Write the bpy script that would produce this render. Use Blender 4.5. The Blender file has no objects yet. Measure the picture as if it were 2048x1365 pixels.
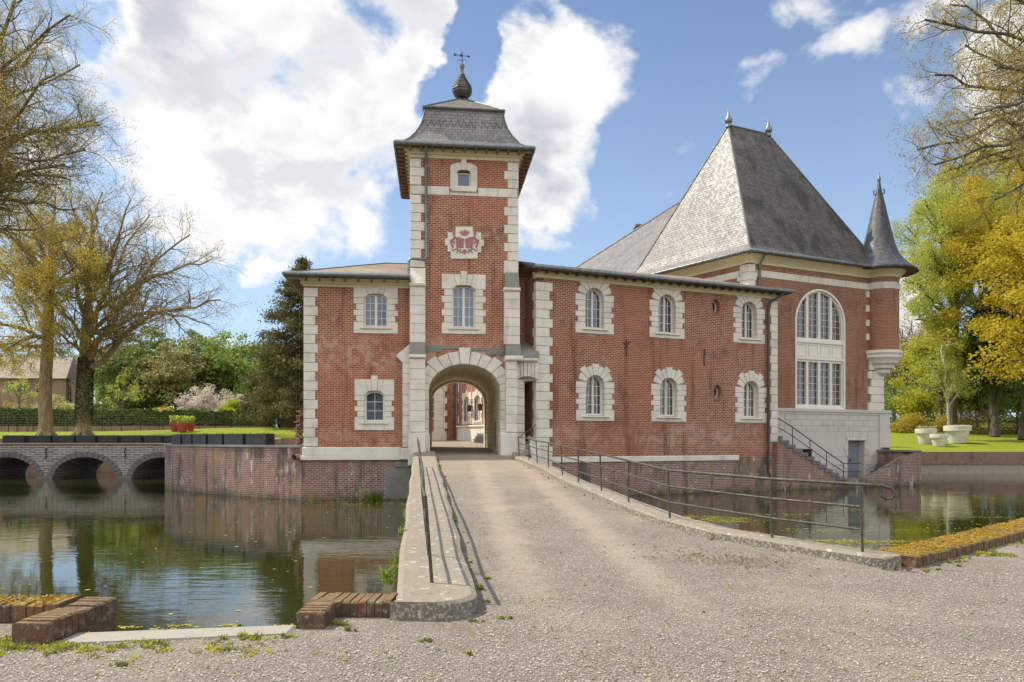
import bpy, math, random
import numpy as np
from mathutils import Vector
from mathutils.geometry import tessellate_polygon
S = bpy.context.scene
COL = S.collection
# ------------------------------------------------------------------ camera
FPX, CX, HY, CZ = 1434.0, 1024.0, 880.0, 1.6     # focal length in photo pixels, principal column, horizon row, eye height
cd = bpy.data.cameras.new('camera'); cam = bpy.data.objects.new('camera', cd); COL.objects.link(cam)
cam.location = (0, 0, CZ); cam.rotation_euler = (math.radians(90), 0, 0)
cd.sensor_width = 36; cd.lens = 36*FPX/2048; cd.shift_y = (HY-682.5)/2048
cd.clip_start = .1; cd.clip_end = 3000
S.camera = cam
# ------------------------------------------------------------------ sun
EL = math.radians(52); AZV = Vector((-.94, .34))        # horizontal direction towards the sun
AZV.normalize()
ld = bpy.data.lights.new('sun', 'SUN'); sun = bpy.data.objects.new('sun', ld); COL.objects.link(sun)
ld.energy = 5.0; ld.angle = math.radians(.6); ld.color = (1, .91, .77)
tos = Vector((AZV.x*math.cos(EL), AZV.y*math.cos(EL), math.sin(EL)))
sun.rotation_euler = tos.to_track_quat('Z', 'Y').to_euler(); sun.location = tos*100
# ------------------------------------------------------------------ node helper
class NT:
    def __init__(s, tree): s.t = tree; s.t.nodes.clear()
    def n(s, typ, props=None, **ins):
        nd = s.t.nodes.new(typ)
        for k, v in (props or {}).items(): setattr(nd, k, v)
        for k, v in ins.items():
            if k[0] == 'i' and k[1:].isdigit(): sk = nd.inputs[int(k[1:])]
            else: sk = nd.inputs[k.replace('_', ' ')]
            if hasattr(v, 'links') and hasattr(v, 'is_linked'): s.t.links.new(v, sk)
            elif v is not None: sk.default_value = v
        return nd
    def m(s, op, a, b=None, c=None, clamp=False):
        nd = s.t.nodes.new('ShaderNodeMath'); nd.operation = op; nd.use_clamp = clamp
        for i, v in enumerate((a, b, c)):
            if v is None: continue
            if hasattr(v, 'is_linked'): s.t.links.new(v, nd.inputs[i])
            else: nd.inputs[i].default_value = v
        return nd.outputs[0]
    def ramp(s, fac, a, b, lo=0., hi=1.):
        nd = s.n('ShaderNodeMapRange', {'clamp': True, 'interpolation_type': 'SMOOTHSTEP'}, i0=fac)
        nd.inputs[1].default_value = a; nd.inputs[2].default_value = b
        nd.inputs[3].default_value = lo; nd.inputs[4].default_value = hi
        return nd.outputs[0]
    def mix(s, fac, a, b, mode='MIX'):
        nd = s.t.nodes.new('ShaderNodeMix'); nd.data_type = 'RGBA'; nd.blend_type = mode
        for i, v in ((0, fac), (6, a), (7, b)):
            if hasattr(v, 'is_linked'): s.t.links.new(v, nd.inputs[i])
            else: nd.inputs[i].default_value = v if i == 0 else (tuple(v)+(1,))[:4]
        return nd.outputs[2]
    def noise(s, vec, scale, detail=4, rough=.55, dist=0):
        nd = s.n('ShaderNodeTexNoise', None, Vector=vec, Scale=scale, Detail=detail, Roughness=rough, Distortion=dist)
        return nd.outputs[0]
# ------------------------------------------------------------------ world: Nishita sky and cumulus by direction
W = bpy.data.worlds.new('World'); S.world = W; W.use_nodes = True
w = NT(W.node_tree)
sky = w.n('ShaderNodeTexSky', {'sky_type': 'NISHITA', 'sun_disc': False, 'sun_elevation': EL,
          'sun_rotation': math.atan2(AZV.x, AZV.y), 'altitude': 50, 'air_density': 1.0, 'dust_density': .6, 'ozone_density': 1.5}).outputs[0]
tc = w.n('ShaderNodeTexCoord').outputs['Generated']
sp = w.n('ShaderNodeSeparateXYZ', None, i0=tc)
x, y, z = sp.outputs
az = w.m('ARCTAN2', x, y)
el = w.m('ARCTAN2', z, w.m('SQRT', w.m('ADD', w.m('MULTIPLY', x, x), w.m('MULTIPLY', y, y))))
ns = w.n('ShaderNodeVectorMath', {'operation': 'MULTIPLY'}, i0=tc, i1=(1, 1, 1.35)).outputs[0]
wob = w.n('ShaderNodeTexNoise', None, Vector=ns, Scale=5.0, Detail=5, Roughness=.6)
wsp = w.n('ShaderNodeSeparateColor', None, i0=wob.outputs['Color'])
azw = w.m('ADD', az, w.m('MULTIPLY', w.m('SUBTRACT', wsp.outputs[0], .5), .16))
elw = w.m('ADD', el, w.m('MULTIPLY', w.m('SUBTRACT', wsp.outputs[1], .5), .16))
blobs = [  # photo column, row, half width, half height, strength
 (330, 60, 190, 110, 1), (600, 110, 300, 150, 1), (830, 70, 90, 90, .8), (400, 270, 260, 140, 1), (640, 330, 240, 170, 1),
 (520, 440, 230, 95, 1), (690, 480, 170, 70, .8), (240, 170, 110, 60, .8), (1110, 130, 125, 95, 1), (1120, 250, 125, 120, 1), (1110, 380, 125, 80, .9),
 (975, 270, 80, 60, .7), (1040, 330, 100, 110, .9), (640, -60, 330, 110, .9), (510, 560, 75, 26, .72), (470, 605, 60, 24, .62),
 (1760, 90, 120, 65, .72), (1820, 50, 90, 60, .7), (1535, 150, 36, 42, .22), (1380, 270, 36, 28, .1), (2020, 140, 90, 110, .95), (1900, -80, 260, 70, .8), (90, 330, 90, 60, .7),
 (60, 150, 80, 70, .6), (1830, 200, 60, 30, .35), (1280, 380, 80, 30, .3), (1100, 500, 110, 28, .48), (1780, 640, 120, 80, .7), (450, 680, 60, 22, .5), (620, 620, 60, 40, .5), (2120, 420, 120, 160, .8), (1100, 10, 60, 30, .4)]
cov = None
for bx_, by_, rx, ry, st in blobs:
    a0 = math.atan((bx_-CX)/FPX); e0 = math.atan((HY-by_)/FPX*math.cos(a0))
    ra = rx/FPX*math.cos(a0)**2*1.15; re_ = ry/FPX*math.cos(e0)**2*1.15
    dx = w.m('DIVIDE', w.m('SUBTRACT', azw, a0), ra); dy = w.m('DIVIDE', w.m('SUBTRACT', elw, e0), re_)
    r2 = w.m('ADD', w.m('MULTIPLY', dx, dx), w.m('MULTIPLY', dy, dy))
    v = w.m('MULTIPLY', w.m('SUBTRACT', 1.18, r2), st)
    cov = v if cov is None else w.m('SMOOTH_MAX', cov, v, .15)
for bx_, by_, rx, ry, st in ((958, 100, 55, 120, 1.3), (200, 85, 60, 42, .9), (420, 90, 50, 30, .4), (880, 190, 60, 60, .9), (1270, 330, 60, 120, .8), (400, 560, 60, 50, .6), (640, 600, 60, 40, .6)):      # blue gaps
    a0 = math.atan((bx_-CX)/FPX); e0 = math.atan((HY-by_)/FPX*math.cos(a0)); ra = rx/FPX*1.1; re_ = ry/FPX*1.1
    dx = w.m('DIVIDE', w.m('SUBTRACT', azw, a0), ra); dy = w.m('DIVIDE', w.m('SUBTRACT', elw, e0), re_); r2 = w.m('ADD', w.m('MULTIPLY', dx, dx), w.m('MULTIPLY', dy, dy))
    cov = w.m('SUBTRACT', cov, w.m('MULTIPLY', w.m('MAXIMUM', w.m('SUBTRACT', 1.2, r2), 0), st))
bk = w.m('SUBTRACT', w.m('MULTIPLY', w.noise(ns, 2.6, 3), 5.0), 1.7)            # unseen broken cloud added behind the camera to even out the light
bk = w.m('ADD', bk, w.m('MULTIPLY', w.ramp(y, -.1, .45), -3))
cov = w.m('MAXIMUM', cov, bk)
cov = w.m('MULTIPLY', cov, w.ramp(el, 0, .10))
fb = w.noise(ns, 7, 9, .57, .2)
dens = w.m('ADD', cov, w.m('MULTIPLY', w.m('SUBTRACT', fb, .53), 4.4))
alpha = w.ramp(dens, .0, .75)
shade_n = w.noise(ns, 3.2, 4, .5)
# lit white billows with soft grey undersides
off = w.n('ShaderNodeVectorMath', {'operation': 'ADD'}, i0=ns, i1=(-.030, .0, .060)).outputs[0]
fb2 = w.noise(off, 7, 6, .57, .2); rel = w.m('SUBTRACT', fb2, fb)
big2 = w.m('SUBTRACT', w.noise(off, 3.2, 2, .5), w.noise(ns, 3.2, 2, .5))
shade = w.m('ADD', w.m('MULTIPLY', w.ramp(dens, .6, 1.6), w.ramp(shade_n, .42, .60, .0, 1.0)), w.m('MULTIPLY', w.ramp(w.m('ADD', rel, w.m('MULTIPLY', big2, 1.2)), -.02, .16), w.ramp(dens, .2, .9, 0, .55)), clamp=True)
ccol = w.mix(shade, (1.0, .985, .96), (.56, .58, .65))
cs = w.n('ShaderNodeVectorMath', {'operation': 'SCALE'}, i0=ccol); w.t.links.new(w.ramp(y, -.25, .35, 12.0, 6.5), cs.inputs['Scale'])  # added cloud behind the camera is brighter, to lift the shaded facade
hz = w.mix(w.m('ADD', w.ramp(el, 0.0, .60, .55, .12), w.ramp(az, -.1, -.7, 0, .25)), sky, (6.8, 8.0, 9.0))
skym = w.mix(1.0, hz, (.64, .715, .82), 'MULTIPLY')
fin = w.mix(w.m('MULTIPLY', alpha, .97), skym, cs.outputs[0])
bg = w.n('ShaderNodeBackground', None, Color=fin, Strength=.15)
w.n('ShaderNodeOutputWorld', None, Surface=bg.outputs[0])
S.view_settings.view_transform = 'Standard'; S.view_settings.look = 'None'
S.view_settings.exposure = 0.12; S.view_settings.gamma = 1
S.cycles.max_bounces = 6; S.cycles.transparent_max_bounces = 4
# ------------------------------------------------------------------ materials
MATS = {}
def mat(name, fn):
    m = bpy.data.materials.new(name); m.use_nodes = True; t = NT(m.node_tree)
    d = fn(t)                      # dict of Principled inputs; 'bump': (height socket, strength, distance)
    bump = d.pop('bump', None)
    p = t.n('ShaderNodeBsdfPrincipled')
    for k, v in d.items():
        sk = p.inputs[k]
        if hasattr(v, 'is_linked'): t.t.links.new(v, sk)
        else: sk.default_value = (tuple(v)+(1,))[:4] if isinstance(v, (tuple, list)) else v
    if bump:
        b = t.n('ShaderNodeBump', None, Height=bump[0], Strength=bump[1], Distance=bump[2])
        t.t.links.new(b.outputs[0], p.inputs['Normal'])
    t.n('ShaderNodeOutputMaterial', None, Surface=p.outputs[0])
    MATS[name] = m; return m
def obj_co(t): return t.n('ShaderNodeNewGeometry').outputs['Position']
def uvc(t): return t.n('ShaderNodeUVMap').outputs[0]
def brick_fn(c1, c2, mortar, bw=.215, rh=.076, ms=.0155, pale=.35, palec=(.55, .43, .38), dark=.3, seed=0, wet=None, rust=0, zones=()):
    def fn(t):
        uv = uvc(t); P = obj_co(t)
        duv = t.n('ShaderNodeVectorMath', {'operation': 'ADD'}, i0=uv, i1=t.n('ShaderNodeVectorMath', {'operation': 'SCALE'}, i0=t.n('ShaderNodeTexNoise', None, Vector=uv, Scale=9, Detail=2).outputs[1], Scale=.012).outputs[0]).outputs[0]
        b = t.n('ShaderNodeTexBrick', None, Vector=duv, Color1=c1+(1,), Color2=c2+(1,), Mortar=mortar+(1,), Scale=1, Mortar_Size=ms, Mortar_Smooth=.25, Bias=0., Brick_Width=bw, Row_Height=rh)
        n1 = t.noise(P, .55+seed*.01, 5, .6); n2 = t.noise(P, 3.1, 5, .65); n3 = t.noise(P, 14, 3)
        col = t.mix(t.ramp(n3, .40, .72, 0, .30), b.outputs[0], c2)
        col = t.mix(t.m('MULTIPLY', t.ramp(n1, .50, .72), dark), col, tuple(v*.45 for v in c2))
        pm = t.m('MULTIPLY', t.ramp(t.m('ADD', t.m('MULTIPLY', n1, .4), t.m('MULTIPLY', n2, .6)), .545, .65), pale)
        if zones:      # efflorescence that sits at fixed heights of the wall
            zw = t.n('ShaderNodeSeparateXYZ', None, i0=P).outputs[2]; q = t.m('ADD', zw, t.m('MULTIPLY', t.m('SUBTRACT', n1, .5), 2.2))
            for zc_, hw_, st_ in zones:
                g_ = t.ramp(t.m('ABSOLUTE', t.m('SUBTRACT', q, zc_)), hw_*.2, hw_, st_, 0); pm = t.m('MAXIMUM', pm, t.m('MULTIPLY', g_, t.ramp(n2, .44, .60)))
        col = t.mix(pm, col, palec)
        st2 = t.noise(t.n('ShaderNodeVectorMath', {'operation': 'MULTIPLY'}, i0=P, i1=(2.2, 2.2, .22)).outputs[0], 1.0, 5, .7)
        col = t.mix(t.ramp(st2, .51, .68, 0, .55), col, tuple(v*.5 for v in c2))
        col = t.mix(t.ramp(t.noise(P, .23, 3, .5), .42, .60, .0, .30), col, (c1[0]*1.12, c1[1]*1.35, c1[2]*1.3))
        if wet:     # old moat masonry: bare at the top, algae near the waterline
            zz = t.n('ShaderNodeSeparateXYZ', None, i0=P).outputs[2]
            gw = t.ramp(t.m('ADD', zz, t.m('MULTIPLY', n2, 1.0)), wet[0], wet[1], 1, 0)
            col = t.mix(t.m('MULTIPLY', gw, .85), col, (.035, .038, .02))
            ws = t.noise(t.n('ShaderNodeVectorMath', {'operation': 'MULTIPLY'}, i0=P, i1=(1.1, 1.1, .18)).outputs[0], 1.0, 5, .7)
            col = t.mix(t.ramp(ws, .51, .62, 0, .8), col, (.075, .068, .055))
            lk = t.noise(t.n('ShaderNodeVectorMath', {'operation': 'MULTIPLY'}, i0=P, i1=(1.3, 1.3, .5)).outputs[0], 1.7, 6, .75)
            col = t.mix(t.ramp(lk, .57, .68, 0, .8), col, (.60, .55, .50))
            ok_ = t.noise(t.n('ShaderNodeVectorMath', {'operation': 'MULTIPLY'}, i0=P, i1=(1.0, 1.0, .28)).outputs[0], 1.35, 5, .7); col = t.mix(t.ramp(ok_, .55, .66, 0, .55), col, (.26, .20, .07))
        if rust: col = t.mix(t.ramp(t.noise(P, .9, 4), .55, .7, 0, rust), col, (.30, .17, .10))
        return {'Base Color': col, 'Roughness': .88, 'bump': (t.m('ADD', t.m('SUBTRACT', 1, b.outputs[1]), t.m('MULTIPLY', n3, .6)), .5, .012)}
    return fn
mat('brick', brick_fn((.37, .085, .038), (.14, .031, .019), (.52, .355, .235), pale=.5, palec=(.54, .40, .32), dark=.45, zones=((4.9, 1.1, .75), (1.6, .7, .5))))
mat('brick_wing', brick_fn((.33, .075, .036), (.13, .029, .019), (.50, .35, .235), pale=.42, palec=(.50, .38, .31), dark=.45, seed=3, zones=((1.7, .8, .5),)))
mat('brick_hall', brick_fn((.32, .095, .045), (.13, .042, .024), (.41, .295, .205), pale=.2, dark=.5, seed=5))
mat('brick_moat', brick_fn((.27, .11, .075), (.11, .052, .04), (.42, .35, .30), pale=.8, dark=.6, wet=(-.45, .15), rust=.45))
mat('brick_bank', brick_fn((.27, .13, .085), (.15, .075, .05), (.34, .27, .21), pale=.5, palec=(.45, .38, .28)))
mat('brick_low', brick_fn((.19, .06, .035), (.10, .035, .025), (.16, .12, .09), bw=.11, rh=.075, pale=.3, dark=.6))
def stone_fn(c, stain=.35, sc=1.0, dirt=(.30, .27, .21), bump=.25):
    def fn(t):
        P = obj_co(t); n1 = t.noise(P, 1.1*sc, 6, .65); n2 = t.noise(P, 7*sc, 5, .65)
        vs = t.noise(t.n('ShaderNodeVectorMath', {'operation': 'MULTIPLY'}, i0=P, i1=(3, 3, .35)).outputs[0], 1.2*sc, 5, .7)
        col = t.mix(t.ramp(n1, .45, .75, 0, stain), c, dirt)
        col = t.mix(t.ramp(vs, .56, .75, 0, stain*1.1), col, dirt)
        col = t.mix(t.ramp(n2, .3, .7, 0, .22), col, tuple(v*.74 for v in c))
        rb = t.n('ShaderNodeNewGeometry').outputs['Random Per Island']; col = t.mix(t.m('MULTIPLY', rb, .22), col, tuple(v*.62 for v in c))
        return {'Base Color': col, 'Roughness': .85, 'bump': (n2, bump, .02)}
    return fn
mat('stone', stone_fn((.75, .70, .595), .50, 1.0, (.27, .25, .20)))
mat('stone_joint', stone_fn((.30, .27, .22)))
mat('stone_white', stone_fn((.60, .56, .49), .3))
mat('stone_grey', stone_fn((.24, .23, .20), .5, 1.5, (.09, .09, .07)))
mat('cornice', stone_fn((.70, .62, .40), .25))
mat('bluestone', stone_fn((.16, .15, .135), .5, 2, (.06, .06, .05)))
mat('step_stone', stone_fn((.16, .16, .15), .5, 3, (.07, .07, .06)))
def bridge_fn(t):
    uv = uvc(t); P = obj_co(t)
    duv = t.n('ShaderNodeVectorMath', {'operation': 'ADD'}, i0=uv, i1=t.n('ShaderNodeVectorMath', {'operation': 'SCALE'}, i0=t.n('ShaderNodeTexNoise', None, Vector=uv, Scale=2.2, Detail=3).outputs[1], Scale=.12).outputs[0]).outputs[0]
    b = t.n('ShaderNodeTexBrick', None, Vector=duv, Color1=(.12, .108, .095, 1), Color2=(.24, .215, .185, 1), Mortar=(.50, .45, .38, 1), Scale=1, Mortar_Size=.022, Mortar_Smooth=.2, Brick_Width=.55, Row_Height=.14)
    n = t.noise(P, 3, 5, .6)
    col = t.mix(t.ramp(n, .4, .7, 0, .5), b.outputs[0], (.20, .185, .16))
    zz = t.n('ShaderNodeSeparateXYZ', None, i0=P).outputs[2]
    col = t.mix(t.ramp(t.m('ADD', zz, t.m('MULTIPLY', n, .9)), -.4, .1, .7, 0), col, (.05, .05, .03))
    return {'Base Color': col, 'Roughness': .9, 'bump': (t.m('SUBTRACT', n, b.outputs[1]), .5, .03)}
mat('bridge_stone', bridge_fn)
def slate_fn(c1, c2, rough=.42, bw=.24, rh=.15, streak=.5, streakc=(.035, .032, .028), pale=.3, spec=.6):
    def fn(t):
        uv = uvc(t); P = obj_co(t)
        b = t.n('ShaderNodeTexBrick', None, Vector=uv, Color1=c1+(1,), Color2=c2+(1,), Mortar=tuple(v*.28 for v in c2)+(1,), Scale=1, Mortar_Size=.010, Mortar_Smooth=.3, Brick_Width=bw, Row_Height=rh)
        sv = t.n('ShaderNodeVectorMath', {'operation': 'MULTIPLY'}, i0=P, i1=(.8, .8, .14)).outputs[0]
        s = t.noise(sv, 1.0, 6, .6); n = t.noise(P, 6, 4, .6); l = t.noise(P, .8, 5, .6)
        col = t.mix(t.ramp(s, .46, .62, 0, streak), b.outputs[0], streakc)
        col = t.mix(t.ramp(l, .52, .75, 0, pale), col, (.34, .31, .26))
        # each course tilts out a little at its lower edge
        v = t.n('ShaderNodeSeparateXYZ', None, i0=uv).outputs[1]
        fr = t.m('FRACT', t.m('DIVIDE', v, rh))
        h = t.m('ADD', t.m('MULTIPLY', t.m('SUBTRACT', 1, fr), .6), t.m('MULTIPLY', n, .5))
        return {'Base Color': col, 'Roughness': t.ramp(n, .3, .7, rough-.06, rough+.16), 'Specular IOR Level': spec, 'bump': (t.m('SUBTRACT', h, b.outputs[1]), .45, .02)}
    return fn
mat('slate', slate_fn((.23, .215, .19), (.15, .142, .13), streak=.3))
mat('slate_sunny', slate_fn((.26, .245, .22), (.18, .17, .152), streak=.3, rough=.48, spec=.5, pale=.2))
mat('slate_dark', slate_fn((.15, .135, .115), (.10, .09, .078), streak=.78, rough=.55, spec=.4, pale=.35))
mat('slate_blue', slate_fn((.12, .125, .135), (.055, .06, .07), rough=.42, bw=.17, rh=.13, streak=.3, pale=.12))
mat('slate_worn', slate_fn((.22, .195, .16), (.15, .135, .112), rough=.6, bw=.2, rh=.13, streak=.3, pale=.4, spec=.3))
mat('tile_old', slate_fn((.34, .28, .21), (.26, .21, .155), rough=.7, bw=.2, rh=.13, streak=.25, pale=.6, spec=.3))
def simple(c, rough=.5, metal=0., var=.15, sc=6, bump=.1, spec=.5, **kw):
    def fn(t):
        n = t.noise(obj_co(t), sc, 4, .6)
        d = {'Base Color': t.mix(t.ramp(n, .3, .75, 0, 1), c, tuple(v*(1-var*2) for v in c)), 'Roughness': t.ramp(n, .3, .7, rough, min(1, rough+.12)), 'Metallic': metal, 'Specular IOR Level': spec, 'bump': (n, bump, .01)}
        d.update(kw); return d
    return fn
mat('zinc', simple((.24, .26, .27), .42, .7)); mat('frame_cream', simple((.78, .74, .65), .5, var=.04)); mat('frame_white', simple((.82, .81, .78), .45, var=.03))
mat('iron', simple((.035, .032, .03), .55, .2, sc=20)); mat('rail_iron', simple((.11, .095, .08), .55, .3, var=.3, sc=25, bump=.4))
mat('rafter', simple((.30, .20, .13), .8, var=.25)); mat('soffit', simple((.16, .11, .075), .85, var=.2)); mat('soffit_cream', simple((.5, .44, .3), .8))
mat('plaster_pink', simple((.42, .19, .17), .85, var=.15, sc=20)); mat('door_grey', simple((.24, .26, .28), .5)); mat('planter_black', simple((.022, .022, .024), .5, sc=3, var=.3))
mat('pot_red', simple((.42, .06, .05), .55)); mat('pot_white', simple((.72, .69, .63), .6, var=.15, sc=9)); mat('soil', simple((.09, .065, .045), .95, var=.4, sc=30, bump=.6))
mat('lead', simple((.16, .165, .17), .5, .3, var=.25)); mat('interior', simple((.02, .018, .015), .9)); mat('curtain', simple((.30, .32, .34), .9, var=.1, sc=3))
mat('pvc', simple((.35, .16, .10), .5))
def glass_fn(c, ior=2.1):
    def fn(t):
        n = t.noise(obj_co(t), 2.3, 2)
        return {'Base Color': c, 'Roughness': .04, 'IOR': ior, 'bump': (n, .12, .03)}
    return fn
mat('glass', glass_fn((.03, .033, .045), 1.75)); mat('glass_blue', glass_fn((.12, .16, .23), 1.7)); mat('glass_dark', glass_fn((.06, .052, .036), 1.95)); mat('glass_sky', glass_fn((.035, .055, .11), 1.8))
mat('sill_concrete', stone_fn((.34, .31, .26), .4, 3, (.17, .15, .12)))
def gravel_fn(t):
    P = obj_co(t)
    v = t.n('ShaderNodeTexVoronoi', {'feature': 'F1'}, Vector=P, Scale=88, Randomness=1)
    v2 = t.n('ShaderNodeTexVoronoi', {'feature': 'F1'}, Vector=P, Scale=210, Randomness=1)
    sep = t.n('ShaderNodeSeparateColor', None, i0=v.outputs['Color']).outputs[0]
    sep2 = t.n('ShaderNodeSeparateColor', None, i0=v2.outputs['Color']).outputs[1]
    n1 = t.noise(P, .45, 6, .62); n2 = t.noise(P, 2.4, 5, .65); n3 = t.noise(P, 1.1, 6, .7)
    c = t.mix(sep, (.135, .112, .088), (.40, .345, .28))
    c = t.mix(t.ramp(sep2, .55, 1, 0, .5), c, (.16, .14, .125))
    c = t.mix(t.ramp(sep, .86, .97, 0, .8), c, (.60, .56, .50))
    c = t.mix(t.ramp(v.outputs['Distance'], .35, .75, 0, .6), c, (.10, .082, .068))
    c = t.mix(t.ramp(n1, .48, .68, 0, .38), c, (.40, .335, .26))
    c = t.mix(t.ramp(n2, .52, .68, 0, .55), c, (.17, .145, .115)); c = t.mix(t.ramp(t.noise(P, .8, 5, .7), .50, .64, 0, .42), c, (.15, .13, .105))
    sx = t.n('ShaderNodeSeparateXYZ', None, i0=P)      # worn wheel tracks run up the drive
    mid = t.m('ADD', t.m('MULTIPLY', sx.outputs[1], -.083), 1.55); dx_ = t.m('ABSOLUTE', t.m('SUBTRACT', t.m('ABSOLUTE', t.m('SUBTRACT', sx.outputs[0], mid)), .72))
    trk = t.m('MULTIPLY', t.ramp(t.m('ADD', dx_, t.m('MULTIPLY', t.m('SUBTRACT', n2, .5), .5)), .05, .40, .5, 0), t.ramp(sx.outputs[1], 5, 9)); c = t.mix(trk, c, (.42, .35, .27))
    yy = t.n('ShaderNodeSeparateXYZ', None, i0=P).outputs[1]
    c = t.mix(t.m('MULTIPLY', t.ramp(yy, 12, 26, 0, .65), 1), c, t.mix(n2, (.40, .33, .25), (.26, .21, .155)))
    # patches of brown moss and dead leaf litter
    mk = t.m('MULTIPLY', t.ramp(n3, .54, .64), t.ramp(t.noise(P, 17, 3), .42, .58))
    c = t.mix(t.m('MULTIPLY', mk, .6), c, (.17, .11, .055)); c = t.mix(t.ramp(t.noise(P, 13, 5, .75), .57, .68, 0, .5), c, (.10, .082, .062))
    h = t.m('ADD', t.m('MULTIPLY', v.outputs['Distance'], -1.0), t.m('MULTIPLY', v2.outputs['Distance'], -.5))
    return {'Base Color': c, 'Roughness': .92, 'bump': (t.m('ADD', h, t.m('MULTIPLY', n2, 1.5)), .65, .014)}
mat('gravel', gravel_fn)
mat('pebble', lambda t: {'Base Color': t.mix(t.n('ShaderNodeNewGeometry').outputs['Random Per Island'], (.14, .12, .095), (.48, .425, .36)), 'Roughness': .9})
def conc_fn(t):
    P = obj_co(t); n1 = t.noise(P, 2, 6, .7); n2 = t.noise(P, 11, 5, .7); n3 = t.noise(P, 45, 3, .6)
    c = t.mix(n1, (.35, .305, .235), (.20, .17, .13))
    c = t.mix(t.ramp(n2, .52, .68, 0, .55), c, (.13, .11, .08))
    c = t.mix(t.ramp(t.noise(P, 8.3, 4, .55), .60, .66, 0, .8), c, (.52, .50, .45))
    c = t.mix(t.ramp(t.noise(P, 5.1, 5, .6), .60, .70, 0, .6), c, (.28, .20, .09))
    c = t.mix(t.ramp(n3, .3, .7, 0, .3), c, (.13, .11, .09))
    sz = t.n('ShaderNodeSeparateXYZ', None, i0=t.n('ShaderNodeNewGeometry').outputs['True Normal']).outputs[2]
    c = t.mix(t.ramp(sz, .2, .7, .6, 0), c, t.mix(t.ramp(t.noise(P, 30, 4), .5, .6), (.11, .098, .08), (.46, .43, .37)))
    return {'Base Color': c, 'Roughness': .93, 'bump': (t.m('ADD', n2, t.m('MULTIPLY', n3, .5)), .6, .02)}
mat('concrete', conc_fn)
def moss_brick_fn(t):
    uv = uvc(t); P = obj_co(t)
    b = t.n('ShaderNodeTexBrick', None, Vector=uv, Color1=(.15, .055, .034, 1), Color2=(.075, .038, .028, 1), Mortar=(.10, .085, .065, 1), Scale=1, Mortar_Size=.010, Brick_Width=.115, Row_Height=.22, Mortar_Smooth=.3, **{})
    n = t.noise(P, 4.2, 5, .7); n2 = t.noise(P, 22, 4, .6)
    c = t.mix(t.ramp(t.noise(P, 9, 4, .6), .5, .66, 0, .7), b.outputs[0], (.24, .19, .14)); c = t.mix(t.ramp(t.noise(P, 6.3, 5, .7), .44, .60, 0, .75), c, (.085, .065, .045)); c = t.mix(t.ramp(n2, .58, .66, 0, .5), c, (.42, .38, .32))
    nz = t.n('ShaderNodeSeparateXYZ', None, i0=t.n('ShaderNodeNewGeometry').outputs['True Normal']).outputs[2]
    xx = t.n('ShaderNodeSeparateXYZ', None, i0=P).outputs[0]
    side = t.m('MAXIMUM', t.ramp(xx, 4.4, 5.2), t.ramp(xx, -3.6, -4.3))
    mk = t.m('MULTIPLY', t.ramp(t.m('ADD', n, t.m('MULTIPLY', n2, .25)), .46, .62), t.m('MULTIPLY', t.ramp(nz, .3, .8, .25, 1), t.ramp(side, 0, 1, .35, 1)))
    c = t.mix(mk, c, t.mix(t.ramp(n2, .35, .65), (.36, .20, .025), (.17, .13, .035)))
    return {'Base Color': c, 'Roughness': .95, 'bump': (t.m('SUBTRACT', t.m('ADD', n2, t.m('MULTIPLY', mk, .8)), b.outputs[1]), .6, .02)}
mat('moss_brick', moss_brick_fn)
def water_fn(t):
    P = obj_co(t)
    P2 = t.n('ShaderNodeVectorMath', {'operation': 'MULTIPLY'}, i0=P, i1=(.55, 1.7, 1)).outputs[0]
    n = t.noise(P2, 2.4, 3, .5); n2 = t.noise(P, .35, 3, .5); n3 = t.noise(P2, 7.0, 2, .5)
    am = t.ramp(n2, .38, .62, .25, 1)
    h = t.m('MULTIPLY', t.m('ADD', n, t.m('MULTIPLY', n3, .22)), am)
    c = t.mix(n2, (.014, .022, .004), (.03, .03, .006))
    return {'Base Color': c, 'Roughness': .03, 'IOR': 1.62, 'bump': (h, .06, .10)}
mat('water', water_fn)
def grass_fn(a, b):
    def fn(t):
        P = obj_co(t); n = t.noise(P, .25, 5, .6); n2 = t.noise(P, 9, 5, .7); n3 = t.noise(P, 60, 3)
        c = t.mix(n, a, b); c = t.mix(t.ramp(n2, .4, .75, 0, .45), c, tuple(v*.5 for v in a))
        return {'Base Color': c, 'Roughness': .9, 'Specular IOR Level': .15, 'bump': (t.m('ADD', n2, n3), .6, .05)}
    return fn
mat('lawn', grass_fn((.19, .24, .018), (.27, .30, .03))); mat('ground', grass_fn((.10, .11, .03), (.13, .12, .05))); mat('bank_grass', grass_fn((.07, .12, .02), (.10, .15, .03)))
def bark_fn(c, moss=.4):
    def fn(t):
        P = obj_co(t); sv = t.n('ShaderNodeVectorMath', {'operation': 'MULTIPLY'}, i0=P, i1=(4, 4, .8)).outputs[0]
        n = t.noise(sv, 2, 5, .7); m = t.noise(P, 1.3, 4, .6)
        col = t.mix(t.ramp(n, .35, .7), c, tuple(v*.35 for v in c))
        col = t.mix(t.ramp(m, .48, .66, 0, moss), col, (.11, .11, .025))
        return {'Base Color': col, 'Roughness': .9, 'bump': (n, .6, .04)}
    return fn
mat('bark', bark_fn((.22, .17, .115))); mat('bark_gold', bark_fn((.40, .29, .16), .35)); mat('bark_dark', bark_fn((.12, .10, .08), .3)); mat('bark_red', bark_fn((.16, .085, .055), .1)); mat('twig', simple((.33, .235, .13), .9, var=.2))
mat('twig_dark', simple((.22, .165, .10), .9, var=.2)); mat('rubble', stone_fn((.42, .36, .27), .6, 3, (.20, .15, .10), .8))
mat('ivy_mat', simple((.07, .10, .02), .6, var=.2))
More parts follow.
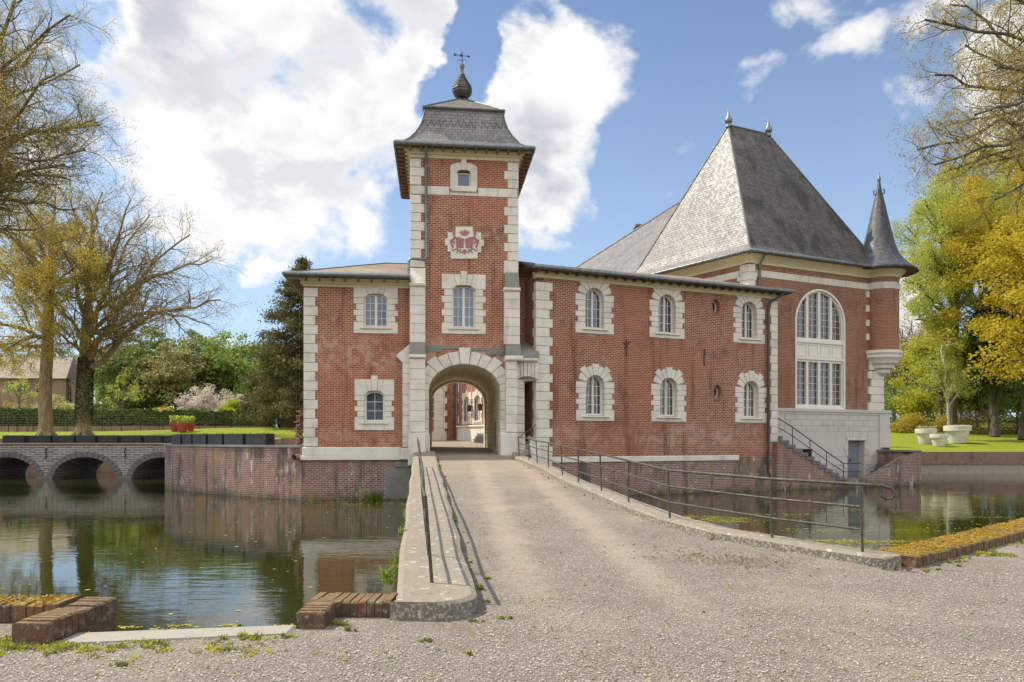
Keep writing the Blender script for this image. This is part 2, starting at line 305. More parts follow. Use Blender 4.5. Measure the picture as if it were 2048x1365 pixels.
def leaf_mat(name, a, b, trans=.35, rough=.6):
    m = bpy.data.materials.new(name); m.use_nodes = True; t = NT(m.node_tree)
    g = t.n('ShaderNodeNewGeometry'); r = g.outputs['Random Per Island']; n = t.noise(g.outputs['Position'], .45, 3, .6)
    f = t.m('ADD', t.m('MULTIPLY', r, .6), t.m('MULTIPLY', t.ramp(n, .35, .65), .4))
    c = t.mix(f, a, b)
    p = t.n('ShaderNodeBsdfPrincipled', None, Base_Color=c, Roughness=rough); p.inputs['Specular IOR Level'].default_value = .3
    tr = t.n('ShaderNodeBsdfTranslucent', None, Color=c)
    mx = t.n('ShaderNodeMixShader', None, i0=trans, i1=p.outputs[0], i2=tr.outputs[0])
    t.n('ShaderNodeOutputMaterial', None, Surface=mx.outputs[0]); MATS[name] = m
leaf_mat('leaf_green', (0.14, 0.21, 0.035), (0.32, 0.42, 0.09), 0.5); leaf_mat('leaf_mid', (0.12, 0.18, 0.045), (0.25, 0.32, 0.085), 0.45); leaf_mat('leaf_light', (0.34, 0.4, 0.05), (0.58, 0.6, 0.13), 0.6)
leaf_mat('leaf_gold', (0.36, 0.29, 0.02), (0.66, 0.52, 0.05), 0.55); leaf_mat('leaf_olive', (0.36, 0.29, 0.04), (0.6, 0.48, 0.07), 0.55); leaf_mat('leaf_goldgreen', (0.34, 0.35, 0.025), (0.62, 0.56, 0.06), 0.55)
leaf_mat('leaf_conifer', (0.085, 0.085, 0.025), (0.2, 0.18, 0.06), 0.25); leaf_mat('leaf_hedge', (.05, .09, .02), (.24, .30, .09), .2, .35); leaf_mat('leaf_blossom', (.55, .45, .38), (.80, .72, .66), .4)
leaf_mat('leaf_lime', (.32, .38, .02), (.50, .52, .04), .4); leaf_mat('leaf_brown', (.16, .10, .05), (.28, .19, .10), .3); leaf_mat('leaf_ivy', (0.02, 0.035, 0.008), (0.07, 0.1, 0.02), .15, .4)
leaf_mat('leaf_weed', (.12, .15, .03), (.30, .30, .07), .3); leaf_mat('leaf_red', (.12, .03, .02), (.20, .06, .04)); leaf_mat('leaf_pale', (0.36, 0.36, 0.14), (0.55, 0.52, 0.24), 0.5); leaf_mat('scum', (.30, .28, .03), (.48, .44, .07), .1); leaf_mat('leaf_bud', (.27, .24, .09), (.42, .37, .16), .4); leaf_mat('moss', (.24, .17, .02), (.50, .31, .03), .2); leaf_mat('leaf_bronze', (0.3, 0.22, 0.04), (0.56, 0.44, 0.09), .5)
# ------------------------------------------------------------------ geometry helpers
def tag(o, label=None, cat=None, group=None, kind=None):
    if label: o['label'] = label
    if cat: o['category'] = cat
    if group: o['group'] = group
    if kind: o['kind'] = kind
    return o
def thing(name, label, cat, loc=(0, 0, 0), group=None):
    o = bpy.data.objects.new(name, None); COL.objects.link(o); o.location = loc; o.empty_display_size = .5
    return tag(o, label, cat, group)
def org(o):
    p = Vector((0, 0, 0))
    while o is not None: p = p + o.location; o = o.parent
    return p
class MB:
    def __init__(s): s.v = []; s.f = []; s.uv = []; s.mi = []
    def face(s, pts, uv=None, mi=0):
        pts = [Vector(p) for p in pts]; b = len(s.v); s.v += [tuple(p) for p in pts]; s.f.append(tuple(range(b, b+len(pts)))); s.mi.append(mi)
        if uv is None:
            n = Vector((0, 0, 0))
            for i in range(len(pts)): n += pts[i].cross(pts[(i+1) % len(pts)])
            if n.length < 1e-12: n = Vector((0, 0, 1))
            n.normalize()
            if abs(n.z) > .97: uv = [(p.x, p.y) for p in pts]
            else:
                t = Vector((0, 0, 1)).cross(n); t.normalize(); bb = n.cross(t)
                if bb.z < 0: bb = -bb
                uv = [(p.dot(t), p.dot(bb)) for p in pts]
        s.uv += uv; return s
    def hexa(s, p, mi=0):      # p: 8 points, bottom 4 (ccw) then top 4
        for q in ((0, 1, 2, 3), (4, 5, 6, 7), (0, 1, 5, 4), (1, 2, 6, 5), (2, 3, 7, 6), (3, 0, 4, 7)): s.face([p[i] for i in q], mi=mi)
        return s
    def box(s, x0, x1, y0, y1, z0, z1, mi=0):
        return s.hexa([(x0, y0, z0), (x1, y0, z0), (x1, y1, z0), (x0, y1, z0), (x0, y0, z1), (x1, y0, z1), (x1, y1, z1), (x0, y1, z1)], mi)
    def fbox(s, F, u0, u1, z0, z1, o0, o1, mi=0, bev=0.):   # box in a wall frame; o = distance out of the wall
        if bev:
            b = bev
            fr = [F.p(u0, z0, o0), F.p(u1, z0, o0), F.p(u1, z1, o0), F.p(u0, z1, o0)]
            mid = [F.p(u0, z0, o1-b), F.p(u1, z0, o1-b), F.p(u1, z1, o1-b), F.p(u0, z1, o1-b)]
            top = [F.p(u0+b, z0+b, o1), F.p(u1-b, z0+b, o1), F.p(u1-b, z1-b, o1), F.p(u0+b, z1-b, o1)]
            s.face(top, mi=mi); s.face(fr, mi=mi)
            for i in range(4):
                j = (i+1) % 4; s.face([fr[i], fr[j], mid[j], mid[i]], mi=mi); s.face([mid[i], mid[j], top[j], top[i]], mi=mi)
            return s
        return s.hexa([F.p(u0, z0, o1), F.p(u1, z0, o1), F.p(u1, z0, o0), F.p(u0, z0, o0), F.p(u0, z1, o1), F.p(u1, z1, o1), F.p(u1, z1, o0), F.p(u0, z1, o0)], mi)
    def prism(s, F, poly, o0, o1, mi=0, bev=0.):     # convex polygon in (u,z) extruded from o0 to o1 (front)
        n = len(poly)
        if bev:
            cu = sum(p[0] for p in poly)/n; cz = sum(p[1] for p in poly)/n
            ins = []
            for (u, z) in poly:
                L = math.hypot(u-cu, z-cz) or 1; k = max(0, 1-bev*1.3/L); ins.append((cu+(u-cu)*k, cz+(z-cz)*k))
            s.face([F.p(u, z, o1) for u, z in ins], mi=mi)
            for i in range(n):
                a, b2 = poly[i], poly[(i+1) % n]; c, d = ins[i], ins[(i+1) % n]
                s.face([F.p(*a, o1-bev), F.p(*b2, o1-bev), F.p(*d, o1), F.p(*c, o1)], mi=mi)
            o1 = o1-bev
        else: s.face([F.p(u, z, o1) for u, z in poly], mi=mi)
        s.face([F.p(u, z, o0) for u, z in poly], mi=mi)
        for i in range(n):
            a, b2 = poly[i], poly[(i+1) % n]; s.face([F.p(*a, o0), F.p(*b2, o0), F.p(*b2, o1), F.p(*a, o1)], mi=mi)
        return s
    def slab(s, F, outer, holes, o0, o1, mi=0, back=True):    # polygon with holes extruded
        loops = [outer]+holes; flat = [p for l in loops for p in l]
        tris = tessellate_polygon([[Vector((u, z, 0)) for u, z in l] for l in loops])
        for o in ((o1, o0) if back else (o1,)):
            for t in tris: s.face([F.p(flat[i][0], flat[i][1], o) for i in t], mi=mi)
        for l in loops:
            for i in range(len(l)):
                a, b = l[i], l[(i+1) % len(l)]; s.face([F.p(*a, o0), F.p(*b, o0), F.p(*b, o1), F.p(*a, o1)], mi=mi)
        return s
    def tube(s, pts, r, n=8, mi=0, cap=True):
        pts = [Vector(p) for p in pts]; m = len(pts); rs = r if isinstance(r, (list, tuple)) else [r]*m; rings = []; prev = None; L = 0; ls = []
        for i in range(m):
            if i: L += (pts[i]-pts[i-1]).length
            ls.append(L)
            d = (pts[min(i+1, m-1)]-pts[max(i-1, 0)]).normalized()
            if prev is None: a = d.cross(Vector((0, 0, 1)) if abs(d.z) < .9 else Vector((1, 0, 0))).normalized()
            else: a = (prev-d*prev.dot(d)).normalized()
            prev = a; b = d.cross(a)
            rings.append([pts[i]+(a*math.cos(2*math.pi*k/n)+b*math.sin(2*math.pi*k/n))*rs[i] for k in range(n)])
        for i in range(m-1):
            for k in range(n):
                k2 = (k+1) % n; s.face([rings[i][k], rings[i][k2], rings[i+1][k2], rings[i+1][k]], uv=[(k/n, ls[i]), ((k+1)/n, ls[i]), ((k+1)/n, ls[i+1]), (k/n, ls[i+1])], mi=mi)
        if cap: s.face(rings[0], mi=mi); s.face(rings[-1], mi=mi)
        return s
    def lathe(s, c, prof, n=24, a0=0, a1=2*math.pi, mi=0, uref=None):
        c = Vector(c); L = 0; R = uref or max(p[0] for p in prof)
        for i in range(len(prof)-1):
            (r0, z0), (r1, z1) = prof[i], prof[i+1]; dl = math.hypot(r1-r0, z1-z0)
            for k in range(n):
                t0 = a0+(a1-a0)*k/n; t1 = a0+(a1-a0)*(k+1)/n
                q = [c+Vector((r0*math.cos(t0), r0*math.sin(t0), z0)), c+Vector((r0*math.cos(t1), r0*math.sin(t1), z0)), c+Vector((r1*math.cos(t1), r1*math.sin(t1), z1)), c+Vector((r1*math.cos(t0), r1*math.sin(t0), z1))]
                s.face(q, uv=[(t0*R, L), (t1*R, L), (t1*R, L+dl), (t0*R, L+dl)], mi=mi)
            L += dl
        return s
    def build(s, name, mats, parent=None, smooth=False, **kw):
        o0 = org(parent) if parent is not None else Vector(kw.pop('at', (0, 0, 0)))
        me = bpy.data.meshes.new(name)
        me.from_pydata([(v[0]-o0.x, v[1]-o0.y, v[2]-o0.z) for v in s.v], [], s.f)
        ul = me.uv_layers.new(name='UVMap'); ul.data.foreach_set('uv', np.array(s.uv, dtype=np.float32).ravel())
        if isinstance(mats, str): mats = [mats]
        for m in mats: me.materials.append(MATS[m])
        if any(s.mi): me.polygons.foreach_set('material_index', s.mi)
        if smooth:
            import bmesh
            bm = bmesh.new(); bm.from_mesh(me); bmesh.ops.remove_doubles(bm, verts=bm.verts, dist=1e-4); bmesh.ops.recalc_face_normals(bm, faces=bm.faces); bm.to_mesh(me); bm.free()
            me.polygons.foreach_set('use_smooth', [True]*len(me.polygons))
            try: me.set_sharp_from_angle(angle=math.radians(smooth if smooth is not True else 40))
            except Exception: pass
        me.update()
        o = bpy.data.objects.new(name, me); COL.objects.link(o)
        if parent is not None: o.parent = parent
        else: o.location = o0
        return tag(o, kw.get('label'), kw.get('cat'), kw.get('group'), kw.get('kind'))
class Frame:     # a vertical wall plane: origin (x, y), heading angle of its length; n points out of the wall
    def __init__(s, ox, oy, deg):
        a = math.radians(deg); s.o = Vector((ox, oy)); s.d = Vector((math.cos(a), math.sin(a))); s.n = Vector((math.sin(a), -math.cos(a)))
    def p(s, u, z, o=0.): q = s.o+s.d*u+s.n*o; return Vector((q.x, q.y, z))
    def u(s, px, o=0.):
        k = (px-CX)/FPX; q = s.o+s.n*o; return (k*q.y-q.x)/(s.d.x-k*s.d.y)
    def uz(s, px, py, o=0.):
        u = s.u(px, o); yy = (s.o+s.n*o+s.d*u).y; return u, CZ+(HY-py)/FPX*yy
    def z(s, px, py, o=0.): return s.uz(px, py, o)[1]
def P3(px, py, Y): return Vector(((px-CX)/FPX*Y, Y, CZ+(HY-py)/FPX*Y))
T = Frame(-1.88, 28.7, 6.2); WF = Frame(8.5, 32., 22.); A_H = (11.67, 35.32); H = Frame(A_H[0], A_H[1], 24.)
WATER = -.77
def arch_pts(uc, zs, a, b, n=16, rev=False):     # elliptical arc from right to left over the top
    r = [(uc+a*math.cos(math.pi*i/n), zs+b*math.sin(math.pi*i/n)) for i in range(n+1)]
    return r[::-1] if rev else r
def opening(uc, z0, zs, a, b, n=16): return [(uc-a, z0), (uc+a, z0)]+arch_pts(uc, zs, a, b, n)
G = .009
def quoins(mb, F, ue, sgn, z0, z1, wn, ww, h, o0, o1, first_wide=True, mi=0):
    n = max(1, round((z1-z0)/h)); h = (z1-z0)/n
    for i in range(n):
        wd = ww if (i % 2 == 0) == first_wide else wn
        a, b = sorted((ue, ue+sgn*wd)); mb.fbox(F, a, b, z0+i*h+G, z0+(i+1)*h-G, o0, o1, mi, bev=.012)
    a, b = sorted((ue+sgn*.01, ue+sgn*(wn-.02))); mb.fbox(F, a, b, z0, z1, o0, o1-.03, 1)
# ------------------------------------------------------------------ windows
def ztop(x, a, zs, b): return zs+b*math.sqrt(max(0, 1-(x/a)**2))
def light(uc, a, zs, b, z0, x0, x1, n=8):
    pts = [(uc+x0, z0), (uc+x1, z0)]
    for i in range(n+1):
        x = x1+(x0-x1)*i/n; pts.append((uc+x, max(z0+.02, ztop(x, a, zs, b))))
    return pts
def window(F, parent, uc, z0, zs, a, b, rev, glass='glass', nl=2, rows=4, cols=2, fw=.06, mw=.05, fmat='frame_cream', name='window', dark=True):
    """frame with casement lights, glazing bars, pane; z0 bottom, zs springing, a half width, b rise of the head"""
    ai = a-fw; bi = max(b-fw*.9, .001) if b > .01 else .001; zsi = zs if b > .01 else zs-fw
    if .01 < b < a*.6: bi = b; zsi = zs-fw
    W2 = 2*ai; lw = (W2-(nl-1)*mw*2)/nl; lights = []; spans = []
    for i in range(nl):
        x0 = -ai+i*(lw+2*mw); x1 = x0+lw
        lights.append(light(uc, ai, zsi, bi, z0+fw, x0+.001, x1-.001)); spans.append((x0, x1))
    f = MB(); f.slab(F, opening(uc, z0, zs, a, b if b > .01 else .0005), lights, -rev, -rev+.07)
    for i in range(nl-1):
        x = spans[i][1]+mw; f.fbox(F, uc+x-mw*.55, uc+x+mw*.55, z0+fw, ztop(x, ai, zsi, bi), -rev+.07, -rev+.095)
    fo = f.build(name, fmat, parent)
    g = MB(); bar = MB(); zt = zsi+bi
    for x0, x1 in spans:
        for c in range(1, cols):
            x = x0+(x1-x0)*c/cols; bar.fbox(F, uc+x-.008, uc+x+.008, z0+fw, ztop(x, ai, zsi, bi), -rev+.022, -rev+.045)
        for r in range(1, rows):
            zz = z0+fw+(zt-z0-fw)*r/rows; xa, xb = x0, x1
            if zz > zsi and bi > .01:
                lim = ai*math.sqrt(max(0, 1-((zz-zsi)/bi)**2)); xa = max(x0, -lim); xb = min(x1, lim)
            if xb > xa+.03: bar.fbox(F, uc+xa, uc+xb, zz-.009, zz+.009, -rev+.02, -rev+.043)
    bar.build('glazing_bar', 'frame_white', fo)
    g.face([F.p(u, z, -rev+.015) for u, z in opening(uc, z0+.02, zs-.02, a-.02, max(b-.02, .001))]); g.build('pane', glass, fo)
    return fo
def arched_surround(F, fo, uc, zb, z0, zs, a, rev, long_key=.42, keytop=None, stone='stone'):
    m = MB(); o1 = .035; wn, ww = .35, .46
    for sg in (-1, 1):
        x0, x1 = sorted((uc+sg*a, uc+sg*(a+ww))); m.fbox(F, x0, x1, zb+.0, z0+.22-G, -rev-.05, o1, bev=.012)
        hh = (zs+.12-(z0+.22))/5
        for i in range(5):
            wd = ww if i in (1, 3) else wn
            if i == 4: wd = ww; 
            if i == 4: continue
            x0, x1 = sorted((uc+sg*a, uc+sg*(a+wd))); m.fbox(F, x0, x1, z0+.22+i*hh+G, z0+.22+(i+1)*hh-G, -rev-.05, o1, bev=.012)
        # springer
        zt = z0+.22+4*hh; t1 = math.radians(22)
        m.prism(F, [(uc+sg*a, zt+G), (uc+sg*(a+ww), zt+G), (uc+sg*(a+ww), zs+.16), (uc+sg*(a+.0)*math.cos(t1), zs+a*math.sin(t1)*.8)], -rev-.05, o1, bev=.012)
    m.fbox(F, uc-a, uc+a, zb, z0-.07, -rev-.05, o1)
    angs = [18, 40, 60, 79]
    for sg in (-1, 1):
        for i in range(3):
            t0, t1 = math.radians(angs[i]+.9), math.radians(angs[i+1]-.9); R = a+(.40 if i in (0, 2) else .52)
            P = lambda r, t: (uc+sg*r*math.cos(t), zs+r*math.sin(t))
            if i == 0: m.prism(F, [P(a, t0), P(a, (t0+t1)/2), P(a, t1), P(R, t1), P(R*1.02, (t0+t1)/2), P(R*1.0, t0)], -rev-.05, o1, bev=.012)
            else: m.prism(F, [P(a, t0), P(a, (t0+t1)/2), P(a, t1), P(R, t1), P(R*1.01, (t0+t1)/2), P(R, t0)], -rev-.05, o1, bev=.012)
    t0, t1 = math.radians(79.9), math.radians(100.1); kt = keytop or zs+a+.46
    m.prism(F, [(uc+a*math.cos(t0), zs+a*math.sin(t0)), (uc, zs+a), (uc+a*math.cos(t1), zs+a*math.sin(t1)), (uc-.17, kt), (uc+.17, kt)], -rev-.05, o1+.02, bev=.012)
    m.fbox(F, uc-a-.01, uc+a+.01, z0-.07, z0, -rev, .02)
    m.build('surround', stone, fo)
    s = MB(); s.fbox(F, uc-a-.18, uc+a+.18, z0-.10, z0-.03, .0, .11, bev=.015); s.build('sill', stone, fo)
    j = MB(); 
    j.slab(F, [(uc-a-.33, zb+.02), (uc+a+.33, zb+.02), (uc+a+.33, zs)]+arch_pts(uc, zs, a+.33, a+.33, 12)[1:-1]+[(uc-a-.33, zs)], [opening(uc, z0-.01, zs, a+.01, a+.01)], -rev, .02); j.build('joint', 'stone_joint', fo)
def rect_surround(F, fo, uc, zb, z0, zs, a, b, ztopo, rev, wn=.30, ww=.42, nj=5, key=.12, stone='stone', hl=None):
    m = MB(); o1 = .035; zl = hl or zs-.05
    for sg in (-1, 1):
        hb = z0-zb+.18; x0, x1 = sorted((uc+sg*a, uc+sg*(a+ww))); m.fbox(F, x0, x1, zb, zb+hb-G, -rev-.05, o1, bev=.012)
        hh = (zl-zb-hb)/nj
        for i in range(nj):
            wd = wn if i % 2 == 0 else ww
            x0, x1 = sorted((uc+sg*a, uc+sg*(a+wd))); m.fbox(F, x0, x1, zb+hb+i*hh+G, zb+hb+(i+1)*hh-G, -rev-.05, o1, bev=.012)
        x0 = a*.55; xk = .105
        m.prism(F, [(uc+sg*(a*.62), zs+b*.80), (uc+sg*a, zl+G), (uc+sg*(a+ww), zl+G), (uc+sg*(a+ww), ztopo), (uc+sg*(a*.62+.13), ztopo)], -rev-.05, o1, bev=.012)
        m.prism(F, [(uc+sg*(xk+.012), zs+b), (uc+sg*(a*.62-.012), zs+b*.8+.004), (uc+sg*(a*.62+.115), ztopo), (uc+sg*(xk+.035), ztopo)], -rev-.05, o1, bev=.012)
    m.prism(F, [(uc-xk, zs+b), (uc+xk, zs+b), (uc+xk+.03, ztopo+key), (uc-xk-.03, ztopo+key)], -rev-.05, o1+.025, bev=.012)
    m.fbox(F, uc-a, uc+a, zb, z0-.06, -rev-.05, o1); m.fbox(F, uc-a-.01, uc+a+.01, z0-.06, z0, -rev, .02)
    m.build('surround', stone, fo)
    s = MB(); s.fbox(F, uc-a-.16, uc+a+.16, z0-.10, z0-.03, 0, .10, bev=.015); s.build('sill', stone, fo)
    j = MB(); j.slab(F, [(uc-a-wn+.02, zb+.02), (uc+a+wn-.02, zb+.02), (uc+a+wn-.02, ztopo-.02), (uc-a-wn+.02, ztopo-.02)], [opening(uc, z0-.01, zs, a+.01, b+.01)], -rev, .02)
    j.build('joint', 'stone_joint', fo)
def gutter(parent, pts, r=.075, name='gutter'):
    m = MB(); m.tube(pts, r, 10)
    for i in range(len(pts)-1):
        a, b = Vector(pts[i]), Vector(pts[i+1]); n = max(1, int((b-a).length/.8))
        for k in range(n): q = a.lerp(b, (k+.5)/n); m.tube([q-Vector((0, 0, .0)), q-(b-a).normalized()*.03], r*1.18, 10)
    return m.build(name, 'zinc', parent, smooth=60)
# ================================================================== GATE TOWER
gt = thing('gate_tower', 'tall square red brick gate tower with bell-shaped slate roof and arched carriageway', 'tower', T.p(0, .98, 0))
U0, U1 = T.u(821), T.u(1036); ZE = 13.12; TD = 5.3
AC = (T.u(857.5)+T.u(1000.5))/2; AA = (T.u(1000.5)-T.u(857.5))/2; AZS = 3.55; AB = 4.62-AZS
TW = (-.05, 6.1, 7.66, .46, .12)        # tower window uc, z0, zs, a, b
TT = (-.05, 11.74, 12.30, .27, .03)
m = MB()
m.slab(T, [(U0, .3), (AC-AA-.06, .3)]+arch_pts(AC, AZS, AA+.06, AB+.06, 24, rev=True)+[(AC+AA+.06, .3), (U1, .3), (U1, ZE), (U0, ZE)],
       [opening(TW[0], TW[1]-.02, TW[2], TW[3]+.02, TW[4]), opening(TT[0], TT[1]-.02, TT[2], TT[3]+.05, TT[4]+.05)], -.45, 0)
m.hexa([T.p(U0, .3, -.451), T.p(U0+.45, .3, -.451), T.p(U0+.45, .3, -TD), T.p(U0, .3, -TD), T.p(U0, ZE, -.451), T.p(U0+.45, ZE, -.451), T.p(U0+.45, ZE, -TD), T.p(U0, ZE, -TD)])
m.hexa([T.p(U1, .3, -.451), T.p(U1-.45, .3, -.451), T.p(U1-.45, .3, -TD), T.p(U1, .3, -TD), T.p(U1, ZE, -.451), T.p(U1-.45, ZE, -.451), T.p(U1-.45, ZE, -TD), T.p(U1, ZE, -TD)])
m.slab(T, [(U0+.45, 5.2), (U1-.45, 5.2), (U1-.45, ZE), (U0+.45, ZE)], [], -TD, -TD+.4)
tw = m.build('wall', 'brick', gt)
MB().fbox(T, U0+.5, U1-.5, 5.3, 12.9, -1.6, -1.55).build('interior', 'interior', gt)
fo = window(T, gt, *TW[:5], .26, 'glass_blue', rows=4); rect_surround(T, fo, TW[0], 5.83, TW[1], TW[2], TW[3], TW[4], 8.22, .26, nj=5, wn=.32, ww=.42)
fo = window(T, gt, *TT[:5], .22, 'glass_blue', nl=1, rows=1, cols=1, fw=.05)
m = MB()      # small upper window: plain arched architrave with a keystone
out = [(TT[0]-.54, 11.60), (TT[0]+.54, 11.60), (TT[0]+.54, 12.48)]+arch_pts(TT[0], 12.48, .54, .20, 10)[1:-1]+[(TT[0]-.54, 12.48)]
m.slab(T, out, [opening(TT[0], TT[1], TT[2], TT[3], .10)], -.25, .05)
m.prism(T, [(TT[0]-.08, 12.38), (TT[0]+.08, 12.38), (TT[0]+.11, 12.84), (TT[0]-.11, 12.84)], .05, .09, bev=.01)
m.build('surround', 'stone', fo); MB().fbox(T, TT[0]-.50, TT[0]+.50, 11.50, 11.60, 0, .12, bev=.015).build('sill', 'stone', fo)
m = MB(); zb0 = 11.36
for a, b in ((U0+.02, -.62), (.52, U1-.02)):
    n = 2
    for i in range(n): m.fbox(T, a+(b-a)*i/n+.006, a+(b-a)*(i+1)/n-.006, zb0, 11.70, 0, .022, bev=.01)
m.fbox(T, -.6, .5, zb0, 11.5, 0, .03, bev=.01); m.build('belt_course', 'stone', gt)
for sg, ue in ((1, U0), (-1, U1)):
    m = MB(); quoins(m, T, ue-sg*.02, sg, 8.45, 11.34, .44, .58, .36, -.1, .03); quoins(m, T, ue-sg*.02, sg, 11.72, 12.78, .44, .58, .36, -.1, .03, first_wide=False)
    FR = Frame(*T.p(ue, 0, 0).xy, 6.2+(90 if sg < 0 else -90))      # the return of the quoins on the side face
    s2 = 1 if sg < 0 else -1
    if sg > 0:
        quoins(m, FR, 0, -1, 8.45, 12.78, .30, .44, .36, -.02, .02, first_wide=False)
    else: quoins(m, FR, 0, 1, 8.45, 12.78, .30, .44, .36, -.02, .02, first_wide=False)
    m.build('quoin', ['stone', 'stone_joint'], gt)
# pilaster buttresses either side of the arch
def weather(mb, F, u0, u1, z0, z1, oa, ob, thick=.0, mi=0):   # sloped capping from (ob, z0) up to (oa, z1)
    p = [F.p(u0, z0, ob), F.p(u1, z0, ob), F.p(u1, z0, -.02), F.p(u0, z0, -.02), F.p(u0, z1, oa), F.p(u1, z1, oa), F.p(u1, z1, -.02), F.p(u0, z1, -.02)]; mb.hexa(p, mi)
def blocks(mb, F, u0, u1, z0, z1, h, o0, o1):
    n = max(1, round((z1-z0)/h)); h = (z1-z0)/n
    for i in range(n): mb.fbox(F, u0, u1, z0+i*h+G*.7, z0+(i+1)*h-G*.7, o0, o1, bev=.012)
    mb.fbox(F, u0+.015, u1-.015, z0, z1, o0, o1-.02, 1)
la, lb = T.u(819.5, .35), T.u(850.5, .35); ra, rb = T.u(1009, .35), T.u(1040, .35)
SM = ['stone', 'stone_joint', 'stone_grey', 'slate_dark']
m = MB()
blocks(m, T, la, lb, 5.42, 7.62, .365, -.02, .35); m.fbox(T, la-.03, lb+.03, 7.62, 7.78, 0, .42, bev=.04); weather(m, T, la, lb, 7.78, 8.42, .02, .38)
weather(m, T, la, lb, 4.92, 5.42, .35, .62, mi=2); m.fbox(T, la-.02, lb+.03, 4.78, 4.92, 0, .66, bev=.04)
blocks(m, T, la, lb, 1.9, 4.78, .41, -.02, .56); m.fbox(T, la-.06, lb+.02, .6, 1.88, 0, .64, bev=.03)
oa, ob = T.u(801, .3), la
poly = [(T.u(806, .3), 4.70), (oa-.02, 4.76), (oa-.16, 4.92), (ob, 5.40), (ob, 4.70)]
m.prism(T, [(T.u(806, .3), 4.62), (oa-.16, 4.86), (oa-.16, 4.92), (ob, 5.36), (ob, 4.62)], 0, .34, bev=.01)
blocks(m, T, T.u(805, .3), ob, 1.3, 4.62, .41, -.02, .33); m.fbox(T, T.u(801, .3), ob, .82, 1.28, 0, .38, bev=.03)
m.build('buttress', SM, gt)
m = MB()
blocks(m, T, ra, rb, 5.40, 7.52, .355, -.02, .35); m.fbox(T, ra-.03, rb+.02, 7.52, 7.66, 0, .44, bev=.04); weather(m, T, ra+.03, rb-.03, 7.66, 8.36, .10, .42, mi=2)
m.fbox(T, ra, rb-.04, 8.25, 8.45, 0, .12, bev=.01)
weather(m, T, ra+.04, rb+.02, 4.92, 5.40, .35, .60, mi=2); m.fbox(T, ra, T.u(1046, .5), 4.72, 4.92, 0, .66, bev=.05)
r2a, r2b = T.u(1012, .5), T.u(1034, .5)
blocks(m, T, r2a, r2b, 1.9, 4.72, .37, -.02, .54)
m.fbox(T, r2a-.22, r2b+.01, .6, 1.88, 0, .60, bev=.03)
n = 8; hh = (4.0-1.9)/6
for i in range(6):      # canted inner jamb of the side passage
    z0, z1 = 1.9+i*hh+G, 1.9+(i+1)*hh-G
    m.hexa([T.p(r2b, z0, .52), T.p(r2b+.36, z0, .0), T.p(r2b+.30, z0, -.5), T.p(r2b-.1, z0, -.5), T.p(r2b, z1, .52), T.p(r2b+.36, z1, .0), T.p(r2b+.30, z1, -.5), T.p(r2b-.1, z1, -.5)])
m.hexa([T.p(r2b, .6, .57), T.p(r2b+.38, .6, .03), T.p(r2b+.30, .6, -.5), T.p(r2b-.1, .6, -.5), T.p(r2b, 1.88, .57), T.p(r2b+.38, 1.88, .03), T.p(r2b+.30, 1.88, -.5), T.p(r2b-.1, 1.88, -.5)])
m.build('buttress', SM, gt)
# carriage arch
m = MB(); o1 = .10; N = 13
def ell(t, k): return (AC+(AA+k)*math.cos(t), AZS+(AB+k)*math.sin(t))
for i in range(N):
    # equal pieces measured along the curve
    t0, t1 = math.pi*i/N, math.pi*(i+1)/N; g = .007
    K = {6: .66, 3: .62, 9: .62, 2: .5, 10: .5}.get(i, .52)
    if i in (0, 1, 11, 12): K = .42
    tm = (t0+t1)/2
    q = [ell(t0+g, 0), ell(tm, 0), ell(t1-g, 0)]; c0, c1 = ell(t0+g, K), ell(t1-g, K)
    if i in (0, 12): c0 = (AC+(AA+.42)*(1 if i == 0 else -1), AZS) if i == 0 else c0; 
    m.prism(T, q+[c1, c0], -.6, o1+(.05 if i in (6,) else 0), bev=.012)
for sg in (-1, 1):
    nb = 7; hh = (AZS-1.0)/nb
    for i in range(nb):
        x0, x1 = sorted((AC+sg*AA, AC+sg*(AA+.30))); m.fbox(T, x0, x1, .9+i*(AZS-.9)/nb+G, .9+(i+1)*(AZS-.9)/nb-G, -.6, o1, bev=.012)
    m.fbox(T, *sorted((AC+sg*(AA-.04), AC+sg*(AA+.3))), .7, 1.85, -.6, o1+.05, bev=.02)
am = m.build('archway', 'stone', gt)
m = MB(); m.slab(T, [(AC-AA-.28, .7), (AC-AA-.012, .7)]+arch_pts(AC, AZS, AA+.012, AB+.012, 24, rev=True)+[(AC+AA+.012, .7), (AC+AA+.28, .7), (AC+AA+.28, AZS)]+arch_pts(AC, AZS, AA+.36, AB+.36, 24)[1:-1]+[(AC-AA-.28, AZS)], [], -.6, o1-.03)
m.build('joint', 'stone_joint', am)
m = MB()      # impost band of darker stone above the arch
m.fbox(T, lb, AC-.86, 5.10, 5.36, 0, .03); m.fbox(T, AC-.86, AC-.25, 5.22, 5.36, 0, .03); m.build('stone_band', 'stone_grey', gt)
m = MB(); m.fbox(T, AC+.9, ra, 5.02, 5.28, 0, .03); m.fbox(T, AC+.25, AC+.9, 5.18, 5.28, 0, .03); m.build('stone_band', 'stone_grey', gt)
MB().fbox(T, T.u(781), T.u(806), 5.28, 5.44, 0, .02).build('stone_band', 'stone_grey', lw_defer) if 0 else None
